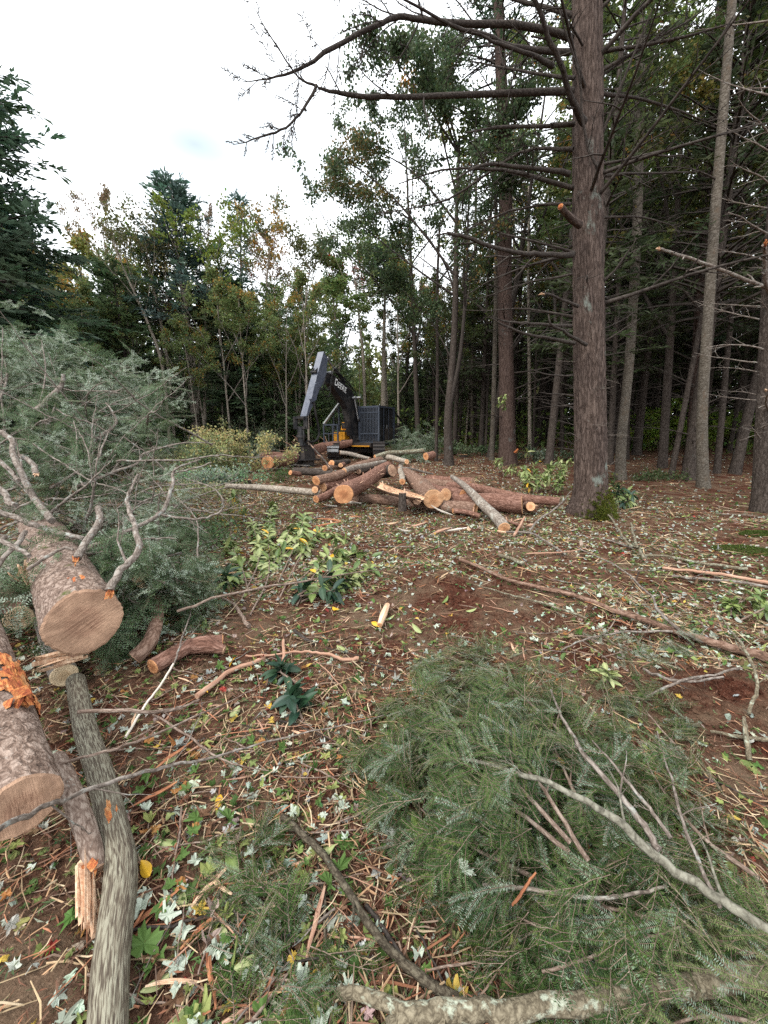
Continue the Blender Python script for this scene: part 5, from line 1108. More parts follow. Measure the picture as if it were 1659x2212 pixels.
for nm, lab, p0, p1, r, mt, ct, sd in (('cut_log', 'small pale cut end with bark chips on it, left of the largest hemlock log', (40, 1336, 2.75), (10, 1250, 3.9), .082, 'brownlog', 'cut_pale', 64), ('cut_log', 'small pale cut end in the shadow below the largest hemlock log', (138, 1458, 2.35), (90, 1330, 3.3), .068, 'greylog', 'cut_pale', 65),
        ('cut_log', 'small half hidden cut end right of the largest hemlock log', (312, 1252, 3.0), (300, 1170, 3.8), .075, 'brownlog', 'cut_pale', 66), ('cut_log', 'dim cut end far back among the branches, behind the log butt', (50, 1265, 3.5), (30, 1190, 4.3), .12, 'greylog', 'cut_tan', 67)):
    a, b = at(*p0), at(*p1); log(nm, lab, [a, (a + b) / 2, b], [r, r, r * .9], mt, ct, None, sd, n=26)
# ------------------------------------------------------------------ single limbs, branches and sticks
def stick(name, label, pts, r0, r1, mat='limb', twigs=4, seed=1, group=None, cat='branch', depth=1, lenf=.22, flat=.3, ends=None, k=6, jit=.004, t0=.2):
    rng = np.random.default_rng(seed); Q = crom(np.array(pts), k); L = np.linalg.norm(np.diff(Q, axis=0), axis=1).sum(); J = np.cumsum(rng.normal(0, jit * L ** .5, Q.shape), 0); J -= np.linspace(0, 1, len(Q))[:, None] * J[-1]; Q = Q + J
    m = MB(); tube(m, Q, [r0, r0 * .8 + r1 * .2, r1], 9 if r0 > .012 else 6, 0, (lambda th, s, r: 1 + .10 * vnoise(np.stack([np.cos(th) * 1.5, np.sin(th) * 1.5, s / (r + .004) * .35], -1), seed)) if r0 > .01 else None)
    o = m.build(name, M[mat]); tag(o, label, cat, group)
    for q in range(twigs):
        t = t0 + (1 - t0) * (q + rng.random()) / twigs; p = along(Q, t); d = unit(along(Q, min(1, t + .05)) - along(Q, max(0, t - .05))); ax = unit(unit(np.cross(d, rng.normal(size=3))) * (1 - flat) + np.array([0, 0, 1.0]) * flat * (1 if q % 2 else -1)); dd = rot_about(d, ax, R(rng.uniform(25, 60)))
        tw = MB(); l = L * lenf * (1.2 - t) * rng.uniform(.5, 1.3); rr = (r0 * (1 - t) + r1 * t) * .5; Wd = wander(p, dd, l, 5, rng, .16)
        for z_ in range(len(Wd)): Wd[z_][2] = max(Wd[z_][2], gzs(*Wd[z_][:2]) + .004)
        grow(tw, Wd, max(rr, .0014), .001, 3, depth, rng, .5, (25, 60), 5, 0, .2); tw.build('twig', M[mat], o)
    if ends: e = MB(); d = unit(Q[0] - Q[1]) if ends[0] == 0 else unit(Q[-1] - Q[-2]); p = Q[0] if ends[0] == 0 else Q[-1]; shards('torn_end', o, p, d, 8, r0 * 3.2, r0 * .7, ends[1], seed, .12, r0 * .35)
    return o
def A3(*pts): return [at(*p) for p in pts]
def Zb(zx, zy, d): return at(zx / 3.0245, 658.3 + zy / 3.0245, d)
def brush(label, pts, r0, r1, mat='limb', tw=5, seed=1, ends=None, cat='branch', name='bare_branch', depth=2): return stick(name, label, [Zb(*p) for p in pts], r0 * .74, r1 * .8, mat, tw, seed, None, cat, depth, .30, .15, ends)
brush('pale bent limb rising right from the middle of the brush pile', [(200, 1110, 4.6), (290, 1070, 4.6), (560, 920, 4.9), (730, 790, 5.1), (742, 720, 5.2), (690, 640, 5.3)], .032, .010, 'limb', 6, 801)
brush('short thick forked limb topping the brush pile at the left', [(240, 690, 5.2), (330, 600, 5.3), (400, 530, 5.4), (412, 455, 5.4)], .045, .03, 'limb', 4, 802)
brush('long curved grey limb springing from the largest hemlock log', [(340, 1410, 3.3), (260, 1290, 3.5), (200, 1180, 3.6), (110, 1000, 3.8), (75, 880, 3.9), (0, 830, 4.0), (-80, 790, 4.1)], .040, .024, 'limb', 5, 803)
brush('brown limb forking twice right of the largest hemlock log', [(560, 1610, 2.9), (740, 1510, 3.0), (1020, 1355, 3.2), (1105, 1190, 3.3), (1112, 1110, 3.4), (1200, 1050, 3.4), (1310, 1010, 3.5)], .026, .005, 'limb', 5, 804)
brush('long sinuous twig curling down toward the rhododendron leaves', [(1020, 1360, 3.2), (1180, 1385, 3.2), (1320, 1385, 3.25), (1410, 1345, 3.3), (1440, 1290, 3.3), (1390, 1200, 3.4), (1200, 1130, 3.5)], .014, .004, 'limb', 4, 805)
brush('thick broken stub leaning off the hemlock log, orange break at its foot', [(500, 1660, 2.55), (560, 1540, 2.7), (640, 1400, 2.85), (640, 1325, 2.95)], .034, .028, 'limb', 1, 806, (0, 'torn'), depth=1)
brush('peeled reddish limb hanging beside the hemlock log butt', [(720, 1860, 2.2), (800, 1740, 2.35), (880, 1650, 2.45), (880, 1560, 2.6), (835, 1370, 2.9), (825, 1260, 3.0), (900, 1110, 3.2)], .030, .012, 'limb', 4, 807, (0, 'torn'))
brush('brown limb crossing the top of the hemlock log from the left', [(-150, 1310, 3.0), (0, 1370, 3.1), (200, 1440, 3.1), (380, 1490, 3.1), (550, 1530, 3.05)], .032, .024, 'limb', 1, 808, depth=1)
brush('thin straight twig slanting down through the brush pile', [(210, 910, 4.2), (430, 1040, 4.0), (560, 1120, 3.9), (740, 1190, 3.8), (860, 1240, 3.7)], .012, .006, 'limb', 5, 809)
brush('long low limb reaching right toward the golden undergrowth', [(480, 1200, 4.2), (650, 1130, 4.4), (900, 1040, 4.6), (940, 985, 4.7), (1200, 910, 4.9), (1400, 905, 5.0)], .022, .005, 'limb', 6, 810)
brush('slender limb arching up to meet the pale bent limb', [(330, 1200, 4.0), (480, 1110, 4.2), (640, 1000, 4.5), (690, 880, 4.8), (720, 790, 5.0)], .018, .008, 'limb', 5, 811)
brush('upright thin twig in the middle of the brush pile', [(560, 1200, 4.0), (510, 1120, 4.1), (495, 1000, 4.2), (505, 890, 4.3), (480, 760, 4.4)], .013, .005, 'limb', 6, 812)
brush('dark limb low on the left crossing under the grey one', [(-100, 950, 3.6), (60, 1080, 3.4), (120, 1150, 3.3)], .026, .024, 'limb', 2, 813)
brush('mossy limb lying left of the hemlock log', [(170, 1480, 3.0), (110, 1560, 2.9), (30, 1640, 2.8), (-60, 1760, 2.7)], .025, .022, 'limb', 1, 814)
brush('bare limb at the left edge pointing down at the log', [(-120, 1480, 2.6), (0, 1540, 2.55), (100, 1590, 2.5), (190, 1640, 2.45)], .020, .016, 'limb', 1, 815)
brush('long thin limb lying on the hemlock log near its butt', [(180, 1730, 2.35), (300, 1650, 2.4), (420, 1590, 2.4), (480, 1600, 2.4)], .015, .010, 'limb', 1, 816, depth=1)
brush('slim brown stem standing among the vines right of the brush pile', [(1290, 1660, 3.2), (1300, 1540, 3.3), (1290, 1420, 3.4), (1210, 1320, 3.5), (1140, 1250, 3.6)], .010, .004, 'limb', 6, 817)
brush('thin upright shoot at the far left above the brush pile', [(-10, 1000, 5.0), (5, 760, 5.2), (0, 560, 5.4), (15, 150, 5.6)], .018, .008, 'limb', 6, 818)
brush('thin grey shoot rising above the forked limb', [(260, 640, 5.2), (290, 450, 5.4), (275, 300, 5.5), (272, 230, 5.6)], .013, .004, 'limb', 5, 819)
brush('tangled dead twigs lying right of the brush pile', [(950, 1500, 3.6), (1120, 1330, 3.9), (1320, 1240, 4.2), (1560, 1180, 4.6)], .014, .004, 'limb', 8, 820)
brush('thin bent twig over the shadowed gap in the brush', [(600, 1190, 3.9), (590, 1040, 4.0), (550, 900, 4.1), (515, 830, 4.2)], .010, .004, 'limb', 5, 821)
brush('broken torn reddish limb in the middle of the brush pile', [(230, 1110, 3.7), (215, 1060, 3.8), (170, 1010, 3.9), (125, 990, 4.0)], .034, .03, 'limb', 0, 822, (0, 'splint'))
brush('short dark limb lying far left beside the mossy limb', [(-40, 1180, 3.1), (30, 1230, 3.05), (60, 1290, 3.0), (100, 1310, 2.95)], .030, .026, 'limb', 0, 823)
# needled tops in the pile
rb = np.random.default_rng(88)
TOPS = [([(60, 1000, 4.8), (120, 860, 5.6), (100, 760, 6.2)], 'silvery hemlock top at the upper left of the brush pile'), ([(120, 960, 5.0), (230, 880, 5.6), (300, 850, 6.0)], 'silvery hemlock top at the crest of the brush pile'), ([(150, 1010, 5.2), (270, 940, 5.6), (340, 900, 6.0)], 'grey green hemlock bough drooping on the brush crest, right'),
        ([(-20, 900, 5.0), (10, 800, 5.6), (-30, 720, 6.2)], 'hemlock bough at the left edge of the brush pile'), ([(0, 830, 6.2), (60, 770, 6.8), (130, 770, 7.0)], 'hemlock bough highest at the back of the brush pile'), ([(140, 840, 6.0), (200, 830, 6.6), (270, 860, 7.0)], 'hemlock bough behind the pale bent limb'),
        ([(230, 1080, 4.8), (300, 1010, 5.1), (345, 975, 5.4)], 'pale green bough at the right end of the brush pile'), ([(60, 1130, 4.4), (170, 1060, 4.6), (270, 1030, 5.0)], 'dark bough in the shaded middle of the brush pile'), ([(180, 1160, 3.9), (260, 1110, 4.2), (330, 1070, 4.6)], 'bough spread low beside the hemlock log'),
        ([(240, 1190, 3.5), (300, 1150, 3.7), (350, 1100, 4.0)], 'low bough right of the hemlock log'), ([(-30, 1080, 3.9), (60, 1040, 4.2), (110, 980, 4.6)], 'dark green bough over the left limbs'), ([(10, 1160, 3.3), (-30, 1210, 3.0), (-60, 1300, 2.8)], 'bough hanging beside the log at the left edge'),
        ([(140, 1120, 4.1), (220, 1160, 3.8), (300, 1210, 3.5)], 'needled bough tucked against the hemlock log'), ([(330, 1190, 3.4), (370, 1215, 3.2), (385, 1260, 3.05)], 'small bough trailing onto the litter right of the log')]
for i, (pts, lab) in enumerate(TOPS):
    big_ = i < 6
    bough(lab, A3(*pts), .02, 96 if big_ else 60, .58 if big_ else .30, SP_MID[(i % 2):] if i != 7 else SP_MID[3:], 900 + i, 'hemlock_bough', 'limb', (.6, 1.1) if big_ else (.38, .66), .55, 0.0, None, .0, 8, 2, .28 if big_ else .16)
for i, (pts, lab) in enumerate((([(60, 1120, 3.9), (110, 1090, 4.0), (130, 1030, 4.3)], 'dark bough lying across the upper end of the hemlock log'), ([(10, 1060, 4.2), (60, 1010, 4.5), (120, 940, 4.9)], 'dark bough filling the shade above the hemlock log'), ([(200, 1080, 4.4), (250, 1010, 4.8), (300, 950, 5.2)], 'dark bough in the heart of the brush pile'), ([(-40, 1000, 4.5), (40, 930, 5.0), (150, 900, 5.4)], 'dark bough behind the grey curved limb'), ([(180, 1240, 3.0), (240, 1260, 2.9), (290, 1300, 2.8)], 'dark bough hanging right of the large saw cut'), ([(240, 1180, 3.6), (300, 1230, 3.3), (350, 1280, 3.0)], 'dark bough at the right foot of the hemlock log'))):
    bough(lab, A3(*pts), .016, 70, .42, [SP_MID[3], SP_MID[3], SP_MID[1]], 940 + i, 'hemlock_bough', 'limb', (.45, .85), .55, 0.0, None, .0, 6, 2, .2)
# sticks on the open litter
def Z8(zx, zy): return (1800 + zx / 1.355) / 1.823, (1900 + zy / 1.355) / 1.823
def z8(zx, zy, h): return gp(*Z8(zx, zy), h)
st = lambda lab, pts, r0, r1, mat='twig', tw=4, seed=1, name='branch', **kw: stick(name, lab, gpl(*pts), r0, r1, mat, tw, seed, **kw)
st('long grey branch lying over the lower left log, tip to the litter', [(-60, 1800, .55), (60, 1752, .42), (160, 1706, .34), (310, 1655, .25), (430, 1632, .18), (600, 1592, .10), (830, 1545, .06)], .0085, .0025, 'limb', 5, 1001)
st('thin branch crossing the striped trunk, upper one', [(130, 1652, .22), (230, 1625, .22), (340, 1590, .17), (480, 1525, .10), (560, 1480, .06)], .0065, .0025, 'twig', 4, 1002)
st('bent branch starting in the shade below the large log', [(170, 1536, .22), (300, 1540, .18), (370, 1536, .14), (430, 1512, .10)], .010, .006, 'twig', 2, 1003)
st('dark twig slanting across the striped trunk to the right', [(330, 1545, .14), (420, 1600, .10), (490, 1650, .07), (580, 1665, .04)], .0055, .002, 'twig', 3, 1004)
st('white peeled stick leaning in the shade', [(272, 1592, .05), (310, 1525, .10), (345, 1480, .14), (376, 1432, .18)], .0065, .006, 'white_wood', 0, 1005)
st('slender lichen twig continuing the white peeled stick', [(376, 1432, .18), (395, 1370, .16), (420, 1300, .12)], .006, .004, 'limb', 2, 1006)
st('slim branch reaching over the rhododendron leaves, pointing right', [(385, 1320, .22), (500, 1285, .26), (640, 1258, .24), (748, 1241, .18), (830, 1231, .10)], .011, .003, 'twig', 3, 1007)
st('dark mossy stick lying diagonally in the middle foreground', [(610, 1765, .03), (690, 1835, .035), (745, 1910, .035), (800, 1990, .035), (880, 2078, .035), (990, 2160, .03)], .0115, .014, 'mossystick', 1, 1008, jit=.003)
st('paired darker stick beside the mossy diagonal one', [(790, 1960, .02), (850, 2060, .02), (930, 2140, .02), (970, 2170, .02)], .008, .008, 'darklimb', 0, 1009)
st('thin pale lichen stick running straight down to the bottom edge', [(684, 1830, .02), (698, 1940, .02), (706, 2060, .02), (712, 2260, .02)], .0050, .0055, 'mossystick', 2, 1010)
st('lichen covered log along the bottom edge, right', [(840, 2225, .09), (960, 2205, .10), (1100, 2180, .11), (1300, 2158, .12), (1480, 2135, .13), (1800, 2090, .14)], .022, .028, 'lichenlog', 0, 1011, name='lichen_log', cat='log')
st('stubby lichen fork end of the bottom log', [(735, 2140, .05), (800, 2160, .07), (870, 2195, .09), (960, 2205, .10)], .014, .024, 'lichenlog', 0, 1012, name='lichen_branch')
st('thick smooth grey limb running out of the right edge', [(1760, 2060, .26), (1659, 1998, .26), (1540, 1925, .27), (1420, 1838, .29), (1320, 1760, .32), (1190, 1690, .36), (1060, 1655, .36), (970, 1640, .30)], .016, .004, 'greylimb', 4, 1013, name='grey_limb')
st('upper arm of the forked grey limb with a torn reddish break', [(1425, 1835, .29), (1370, 1755, .32), (1300, 1670, .34), (1235, 1585, .34), (1190, 1490, .30)], .011, .004, 'limb', 2, 1014)
st('second slim arm beside the torn one', [(1450, 1810, .28), (1400, 1740, .30), (1340, 1670, .32), (1280, 1600, .32)], .007, .003, 'limb', 1, 1015)
st('thin upright stick on the far right slope of the green mound', [(1560, 1965, .24), (1500, 1830, .26), (1445, 1680, .24), (1420, 1580, .20)], .006, .003, 'limb', 2, 1016)
st('horizontal grey stick half buried in the boughs, right', [(1040, 1905, .13), (1180, 1922, .17), (1320, 1935, .18), (1440, 1915, .18)], .006, .0045, 'greylog', 2, 1017)
st('knobbly twig arching through the lower right boughs', [(1170, 2105, .10), (1290, 2065, .14), (1400, 2020, .15), (1480, 1990, .15)], .0045, .003, 'twig', 3, 1018)
st('dark orange broken stick poking from the boughs', [(1108, 1955, .12), (1140, 1915, .17), (1158, 1885, .2)], .005, .003, 'flake', 0, 1019)
P8 = lambda *p: [z8(*q) for q in p]
stick('fallen_pole', 'long mossy pole slanting across the right floor to the right edge', P8((20, 415, .05), (330, 540, .05), (600, 598, .05), (900, 710, .06), (1200, 805, .07), (1500, 890, .07), (1760, 960, .07)), .018, .036, 'brownlog', 3, 1030, None, 'branch', 1, .12)
stick('branch', 'dark bowed branch meeting the long mossy pole from above', P8((640, 345, .10), (870, 462, .16), (1000, 590, .18), (1060, 680, .16), (1200, 795, .10), (1330, 850, .06)), .008, .016, 'limb', 4, 1031)
stick('branch', 'pale curving branch below the long mossy pole', P8((560, 895, .04), (720, 822, .07), (900, 792, .09), (1150, 796, .10)), .006, .010, 'limb', 4, 1032)
stick('branch', 'grey branch low right, bowed over red soil', P8((1000, 1140, .04), (1200, 1060, .10), (1350, 1030, .10), (1520, 990, .08)), .008, .007, 'limb', 4, 1033)
stick('branch', 'thin arched twig between the grey branch and the pole', P8((1000, 1000, .05), (1090, 1042, .08), (1240, 1072, .08), (1420, 1038, .07)), .010, .007, 'limb', 3, 1034)
stick('branch', 'lichen spotted stick parallel to the long mossy pole, left part', P8((90, 545, .03), (240, 590, .04), (400, 635, .04), (690, 725, .04)), .007, .011, 'lichenlog', 4, 1035)
stick('branch', 'mossy stick leaning away from the big spruce foot', P8((800, 165, .10), (850, 240, .12), (910, 325, .10), (960, 350, .05)), .014, .017, 'lichenlog', 1, 1036)
stick('branch', 'pale lichen stick standing out of a broken stub on the right', P8((925, 215, .12), (945, 290, .10), (985, 370, .06), (1000, 410, .04)), .016, .024, 'lichenlog', 1, 1037, None, 'branch', 1, .22, .3, (1, 'peeled'))
stick('branch', 'straight stick running right from the broken stub', P8((960, 385, .04), (1120, 400, .05), (1300, 430, .05), (1550, 462, .05)), .014, .020, 'lichenlog', 2, 1038)
stick('branch', 'thin stick lying left of the stub toward the logs', P8((640, 275, .03), (800, 305, .03), (940, 350, .03)), .010, .014, 'limb', 3, 1039)
stick('branch', 'stubby mossy piece on the red floor under the crooked pole', P8((225, 388, .04), (290, 405, .05), (355, 435, .04)), .022, .026, 'lichenlog', 1, 1040)
stick('branch', 'thin bare branch bent on the bright litter below the logs', P8((370, 380, .03), (520, 375, .04), (690, 352, .04)), .010, .008, 'peeled', 1, 1041)
stick('branch', 'upright gnarled stick leaning at the foot of the spruce', P8((300, 280, .05), (340, 220, .14), (360, 185, .2)), .02, .018, 'peeled', 0, 1042)
stick('branch', 'long thin branch propped between the logs and the big spruce', P8((390, 265, .05), (450, 195, .12), (540, 130, .22), (610, 45, .40)), .018, .010, 'limb', 2, 1043)
stick('branch', 'root like branch running from the crooked pole end to the floor', P8((260, 262, .05), (400, 275, .05), (480, 325, .05), (580, 385, .04)), .016, .012, 'limb', 3, 1044)
stick('branch', 'peeled weathered pole lying flat toward the right edge', P8((1100, 455, .04), (1250, 475, .05), (1450, 500, .05), (1760, 555, .05)), .016, .018, 'peeled', 0, 1045)
stick('branch', 'second weathered pole under the peeled one', P8((1150, 500, .03), (1300, 520, .03), (1500, 535, .03), (1760, 580, .03)), .014, .014, 'limb', 2, 1046)
stick('branch', 'thin lichen shoot standing up right of the long pole', P8((1560, 1240, .02), (1600, 1100, .12), (1520, 900, .16), (1420, 760, .18), (1370, 640, .18)), .010, .004, 'lichenlog', 6, 1047)
stick('branch', 'lichen stick low at the right edge of the bare soil', P8((1350, 1330, .03), (1480, 1350, .04), (1700, 1375, .04)), .008, .012, 'lichenlog', 2, 1048)
stick('branch', 'mossy upright limb at the far right edge of the red soil', P8((1560, 1480, .02), (1545, 1330, .10), (1530, 1250, .14)), .012, .008, 'lichenlog', 3, 1049)
def Z5(zx, zy): return (700 + zx / 1.659) / 1.823, (1900 + zy / 1.659) / 1.823
P5 = lambda *p: [gp(*Z5(a, b), h) for a, b, h in p]
stick('branch', 'pinkish peeled stick lying level in the left middle litter', P5((440, 1128, .03), (620, 1115, .05), (800, 1100, .05), (960, 1105, .05), (1080, 1145, .04), (1180, 1150, .03)), .007, .015, 'peeled', 0, 1060)
stick('branch', 'orange brown stick slanting below the pinkish peeled one', P5((120, 1400, .03), (250, 1300, .03), (380, 1215, .03), (570, 1140, .03)), .016, .014, 'peeled', 0, 1061)
stick('branch', 'short upright peeled stick under the pinkish one', P5((690, 1025, .02), (692, 1120, .03), (680, 1230, .02)), .011, .013, 'peeled', 0, 1062)
stick('branch', 'brown broken branch among the leaves left of the rhododendron', P5((290, 755, .06), (370, 800, .05), (430, 890, .03), (465, 940, .02)), .013, .019, 'twig', 1, 1063)
stick('branch', 'dark stick lying below the rhododendron clump', P5((760, 965, .02), (820, 1010, .03), (900, 1055, .02)), .013, .012, 'darklimb', 0, 1064)
log('rotten_chunk', 'rusty rotten chunk of wood in the left middle litter', P5((90, 1075, .06), (180, 1060, .07), (300, 1095, .05)), [.05, .06, .03], 'redlog', 'cut_tan', 'cut_tan', 1065, cat='wood chunk')
stick('branch', 'dark thin branch reaching from the green mound over pale leaves', P5((1190, 1165, .10), (1300, 1195, .12), (1420, 1240, .12)), .005, .003, 'darklimb', 2, 1066)
log('wood_chunk', 'pale torn chunk of wood standing on the bare red soil', P5((1320, 930, .04), (1345, 860, .06), (1370, 800, .05)), [.022, .030, .022], 'splint', 'cut_peach', 'cut_peach', 1067, cat='wood chunk', n=10)
log('cut_log', 'curved barky limb under the large hemlock log, right side', [gp(292, 1420, .10), gp(325, 1385, .14), gp(340, 1330, .18), gp(338, 1290, .22)], [.05, .045, .04], 'brownlog', 'cut_tan', None, 1068, n=18)
log('cut_log', 'rust brown broken log lying in shade right of the large saw cut', [gp(330, 1440, .07), gp(410, 1395, .07), gp(480, 1385, .06)], [.05, .05, .045], 'redlog', 'cut_orange', 'cut_orange', 1069, n=18)

# more bare thin wood through the brush pile
rng = np.random.default_rng(321)
for i in range(58):
    a = at(rng.uniform(-20, 400), rng.uniform(880, 1230), 0); px, py = rng.uniform(-20, 420), rng.uniform(840, 1240); d = np.interp(py, [700, 900, 1100, 1260], [6.2, 5.2, 4.0, 3.0]) + rng.normal(0, .25); p = at(px, py, d); p[2] = max(p[2], gzs(p[0], p[1]) + .15)
    L_ = rng.uniform(.7, 1.9) * d / 4.5; dr = unit(np.array([rng.normal(.25, 1), rng.normal(0, .5), rng.normal(.25, .5)])); Q = wander(p - dr * L_ * .4, dr, L_, 5, rng, .14)
    for q in Q: q[2] = max(q[2], gzs(q[0], q[1]) + .03)
    stick('bare_branch', 'thin bare grey branch tangled in the big brush pile on the left', Q, rng.uniform(.006, .016), .003, 'limb', 5, 2500 + i, 'thin bare branches in the brush pile', 'branch', 1, .35, .2)
# ------------------------------------------------------------------ rhododendron leaves
def rhodo_leaf(seed, base, under=False):
    rng = np.random.default_rng(seed); k = 8; t = np.linspace(0, 1, k); w_ = .20 * np.sin(np.pi * np.clip(t * .96 + .02, 0, 1)) ** .75; V = []; c = []
    for i in range(k):
        z = -.30 * t[i] ** 2 * rng.uniform(.9, 1.1); 
        for f in (-1, -.5, 0, .5, 1): V.append((t[i], f * w_[i], z + abs(f) * w_[i] * .30 - (.0 if f else .012))); c.append(np.asarray(base) * (1.25 if f == 0 else rng.uniform(.85, 1.1)))
    m = MB(); i, j = np.meshgrid(np.arange(k - 1), np.arange(4), indexing='ij'); F = np.stack([i * 5 + j, (i + 1) * 5 + j, (i + 1) * 5 + j + 1, i * 5 + j + 1], -1).reshape(-1, 4)
    m.add(V, F, 0, None, np.array(c)); return m.mesh('leaf', M['rhodo'])
RL = [rhodo_leaf(1, (.13, .18, .05)), rhodo_leaf(2, (.19, .24, .075)), rhodo_leaf(3, (.085, .135, .04)), rhodo_leaf(4, (.26, .30, .12)), rhodo_leaf(5, (.32, .35, .16))]
RDARK = [rhodo_leaf(6, (.018, .045, .028)), rhodo_leaf(7, (.022, .055, .026)), rhodo_leaf(8, (.028, .06, .03))]
RYEL = rhodo_leaf(9, (.62, .36, .03))
def whorl(root, o, p, d, rng, n, L, meshes, yel=.03, droop=.5):
    B = basis(d)
    for i in range(n):
        a = 2 * math.pi * i / n + rng.normal(0, .2); out = B[:, 1] * math.cos(a) + B[:, 2] * math.sin(a); dd = unit(out + B[:, 0] * rng.uniform(.1, .7) + np.array([0, 0, -droop * rng.uniform(.3, 1.2)])); l = L * rng.uniform(.75, 1.2)
        g = gzs(*(p + o)[:2]) + .012 - o[2]
        if p[2] + dd[2] * l < g: dd[2] = (g - p[2]) / l; dd = unit(dd)
        link('leaf', RYEL if rng.random() < yel else meshes[int(rng.integers(len(meshes)))], root, mat4(p, basis(dd, (rng.normal(0, .3), rng.normal(0, .3), 1)) * l))
def rhodo(label, stems, L, seed, meshes=RL, yel=.03, nper=8, every=.14, name='rhododendron_bush', droop=.5):
    rng = np.random.default_rng(seed); o = np.asarray(stems[0][0]); root = empty(name, o, label, 'rhododendron'); m = MB(); tips = []
    for pts in stems:
        Q = crom(np.array(pts) - o, 6); grow(m, Q, .009, .004, 4, 1, rng, .35, (25, 60), 6, 0, .2, .3, tips=tips); Ln = np.linalg.norm(np.diff(Q, axis=0), axis=1).sum()
        for t in np.arange(.35, 1.0, every / max(Ln, .2)): tips.append((along(Q, t), unit(rng.normal(size=3) + [0, 0, .6]), 0))
    m.build('stem', M['twig'], root)
    for p, d, _ in tips:
        whorl(root, o, p, d, rng, int(rng.integers(nper - 3, nper + 1)), L, meshes, yel, droop)
    return root
gpf = lambda *q: [gp(x_, y_, h_ * .6) for x_, y_, h_ in q]
rhodo('cut rhododendron sprawling on the litter left of centre, olive leaves', [gpf((540, 1330, .02), (580, 1240, .06), (580, 1150, .11), (590, 1085, .14)), gpf((640, 1310, .02), (680, 1240, .09), (720, 1200, .11), (775, 1195, .07)), gpf((600, 1300, .02), (650, 1200, .12), (690, 1150, .14), (745, 1165, .10)), gpf((540, 1290, .02), (520, 1220, .08), (495, 1170, .10)), gpf((650, 1300, .03), (740, 1260, .08), (785, 1235, .06)), gpf((600, 1260, .03), (640, 1170, .14), (660, 1110, .15)), gpf((620, 1280, .03), (690, 1215, .12), (735, 1205, .10)), gpf((560, 1250, .03), (610, 1190, .12), (625, 1140, .14)), gpf((520, 1300, .02), (560, 1200, .10), (545, 1130, .12))], .150, 31, RL, .02, 8, .10, droop=.95)
rhodo('dark glossy rhododendron sprigs drooping at the clump front', [gpl((640, 1290, .05), (690, 1280, .10), (720, 1275, .08)), gpl((640, 1290, .05), (700, 1250, .14), (740, 1255, .10)), gpl((640, 1290, .05), (660, 1270, .1))], .15, 32, RDARK + RL[:1], 0, 7, .2)
rhodo('single dark glossy rhododendron whorl, farther of two in the litter', [gpl((640, 1475, .01), (610, 1455, .04), (605, 1448, .05))], .11, 33, RDARK, 0, 7, .9, 'rhododendron_sprig', .25)
rhodo('dark glossy rhododendron whorl with a pale bud, nearer of two in the litter', [gpl((655, 1560, .01), (640, 1525, .04), (630, 1510, .05))], .12, 34, RDARK, 0, 7, .9, 'rhododendron_sprig', .25)
rhodo('rhododendron sprig with hanging leaves left of the long twig', [gpl((495, 1270, .03), (492, 1250, .12), (490, 1240, .14))], .15, 38, RDARK[1:] + RL[:2], 0, 7, .5, 'rhododendron_sprig')
bz = BIG
rhodo('rhododendron bush with pale drooping leaves left of the big spruce', [gpl((1150, 1062, .05), (1140, 1040, .45), (1135, 1010, .62)), gpl((1165, 1062, .05), (1180, 1030, .5), (1190, 1005, .62)), gpl((1190, 1062, .05), (1215, 1030, .42), (1225, 1000, .75)), gpl((1160, 1066, .05), (1160, 1040, .30), (1155, 1015, .5)), gpl((1200, 1066, .05), (1205, 1045, .3), (1210, 1030, .4))], .17, 35, RL, .02, 8, .17)
rhodo('rhododendron sprigs under the red spruce behind the logs', [gpl((1088, 1030, .05), (1085, 1010, .35), (1080, 995, .5)), gpl((1095, 1030, .05), (1108, 1015, .25), (1110, 1008, .3))], .17, 36, RL, .03, 8, .3)
rhodo('rhododendron tuft close behind the right foot of the big spruce', [gpl((1320, 1085, .03), (1340, 1075, .2), (1352, 1062, .25)), gpl((1320, 1085, .03), (1335, 1065, .25), (1330, 1050, .35)), gpl((1325, 1090, .03), (1350, 1085, .15), (1362, 1080, .12))], .17, 37, RL + RDARK, .0, 8, .2)
rhodo('small rhododendron sprig held against the red spruce trunk', [[aty(1098, 905, 14), aty(1088, 870, 13.8), aty(1085, 862, 13.6)]], .16, 39, RL, 0, 7, .4, 'rhododendron_sprig')
rhodo('small leafy sprig beside the fallen birch pole, tip upright', [gpl((492, 1110, .03), (496, 1090, .15), (498, 1075, .2))], .11, 40, RDARK + RL, 0, 7, .5, 'rhododendron_sprig')
rhodo('pale leaved seedling standing on red soil right of the mound', [gpl((1315, 1490, .02), (1312, 1465, .07), (1310, 1455, .09))], .075, 41, [RL[3], RL[4]], 0, 6, .5, 'leafy_seedling', .2)
rhodo('low green bramble patch near the right edge', [gpl((1560, 1320, .02), (1600, 1300, .10), (1640, 1290, .12)), gpl((1600, 1340, .02), (1640, 1320, .1), (1659, 1310, .1)), gpl((1580, 1330, .02), (1580, 1300, .1))], .075, 42, RL[:3], 0, 7, .10, 'bramble_patch', .2)
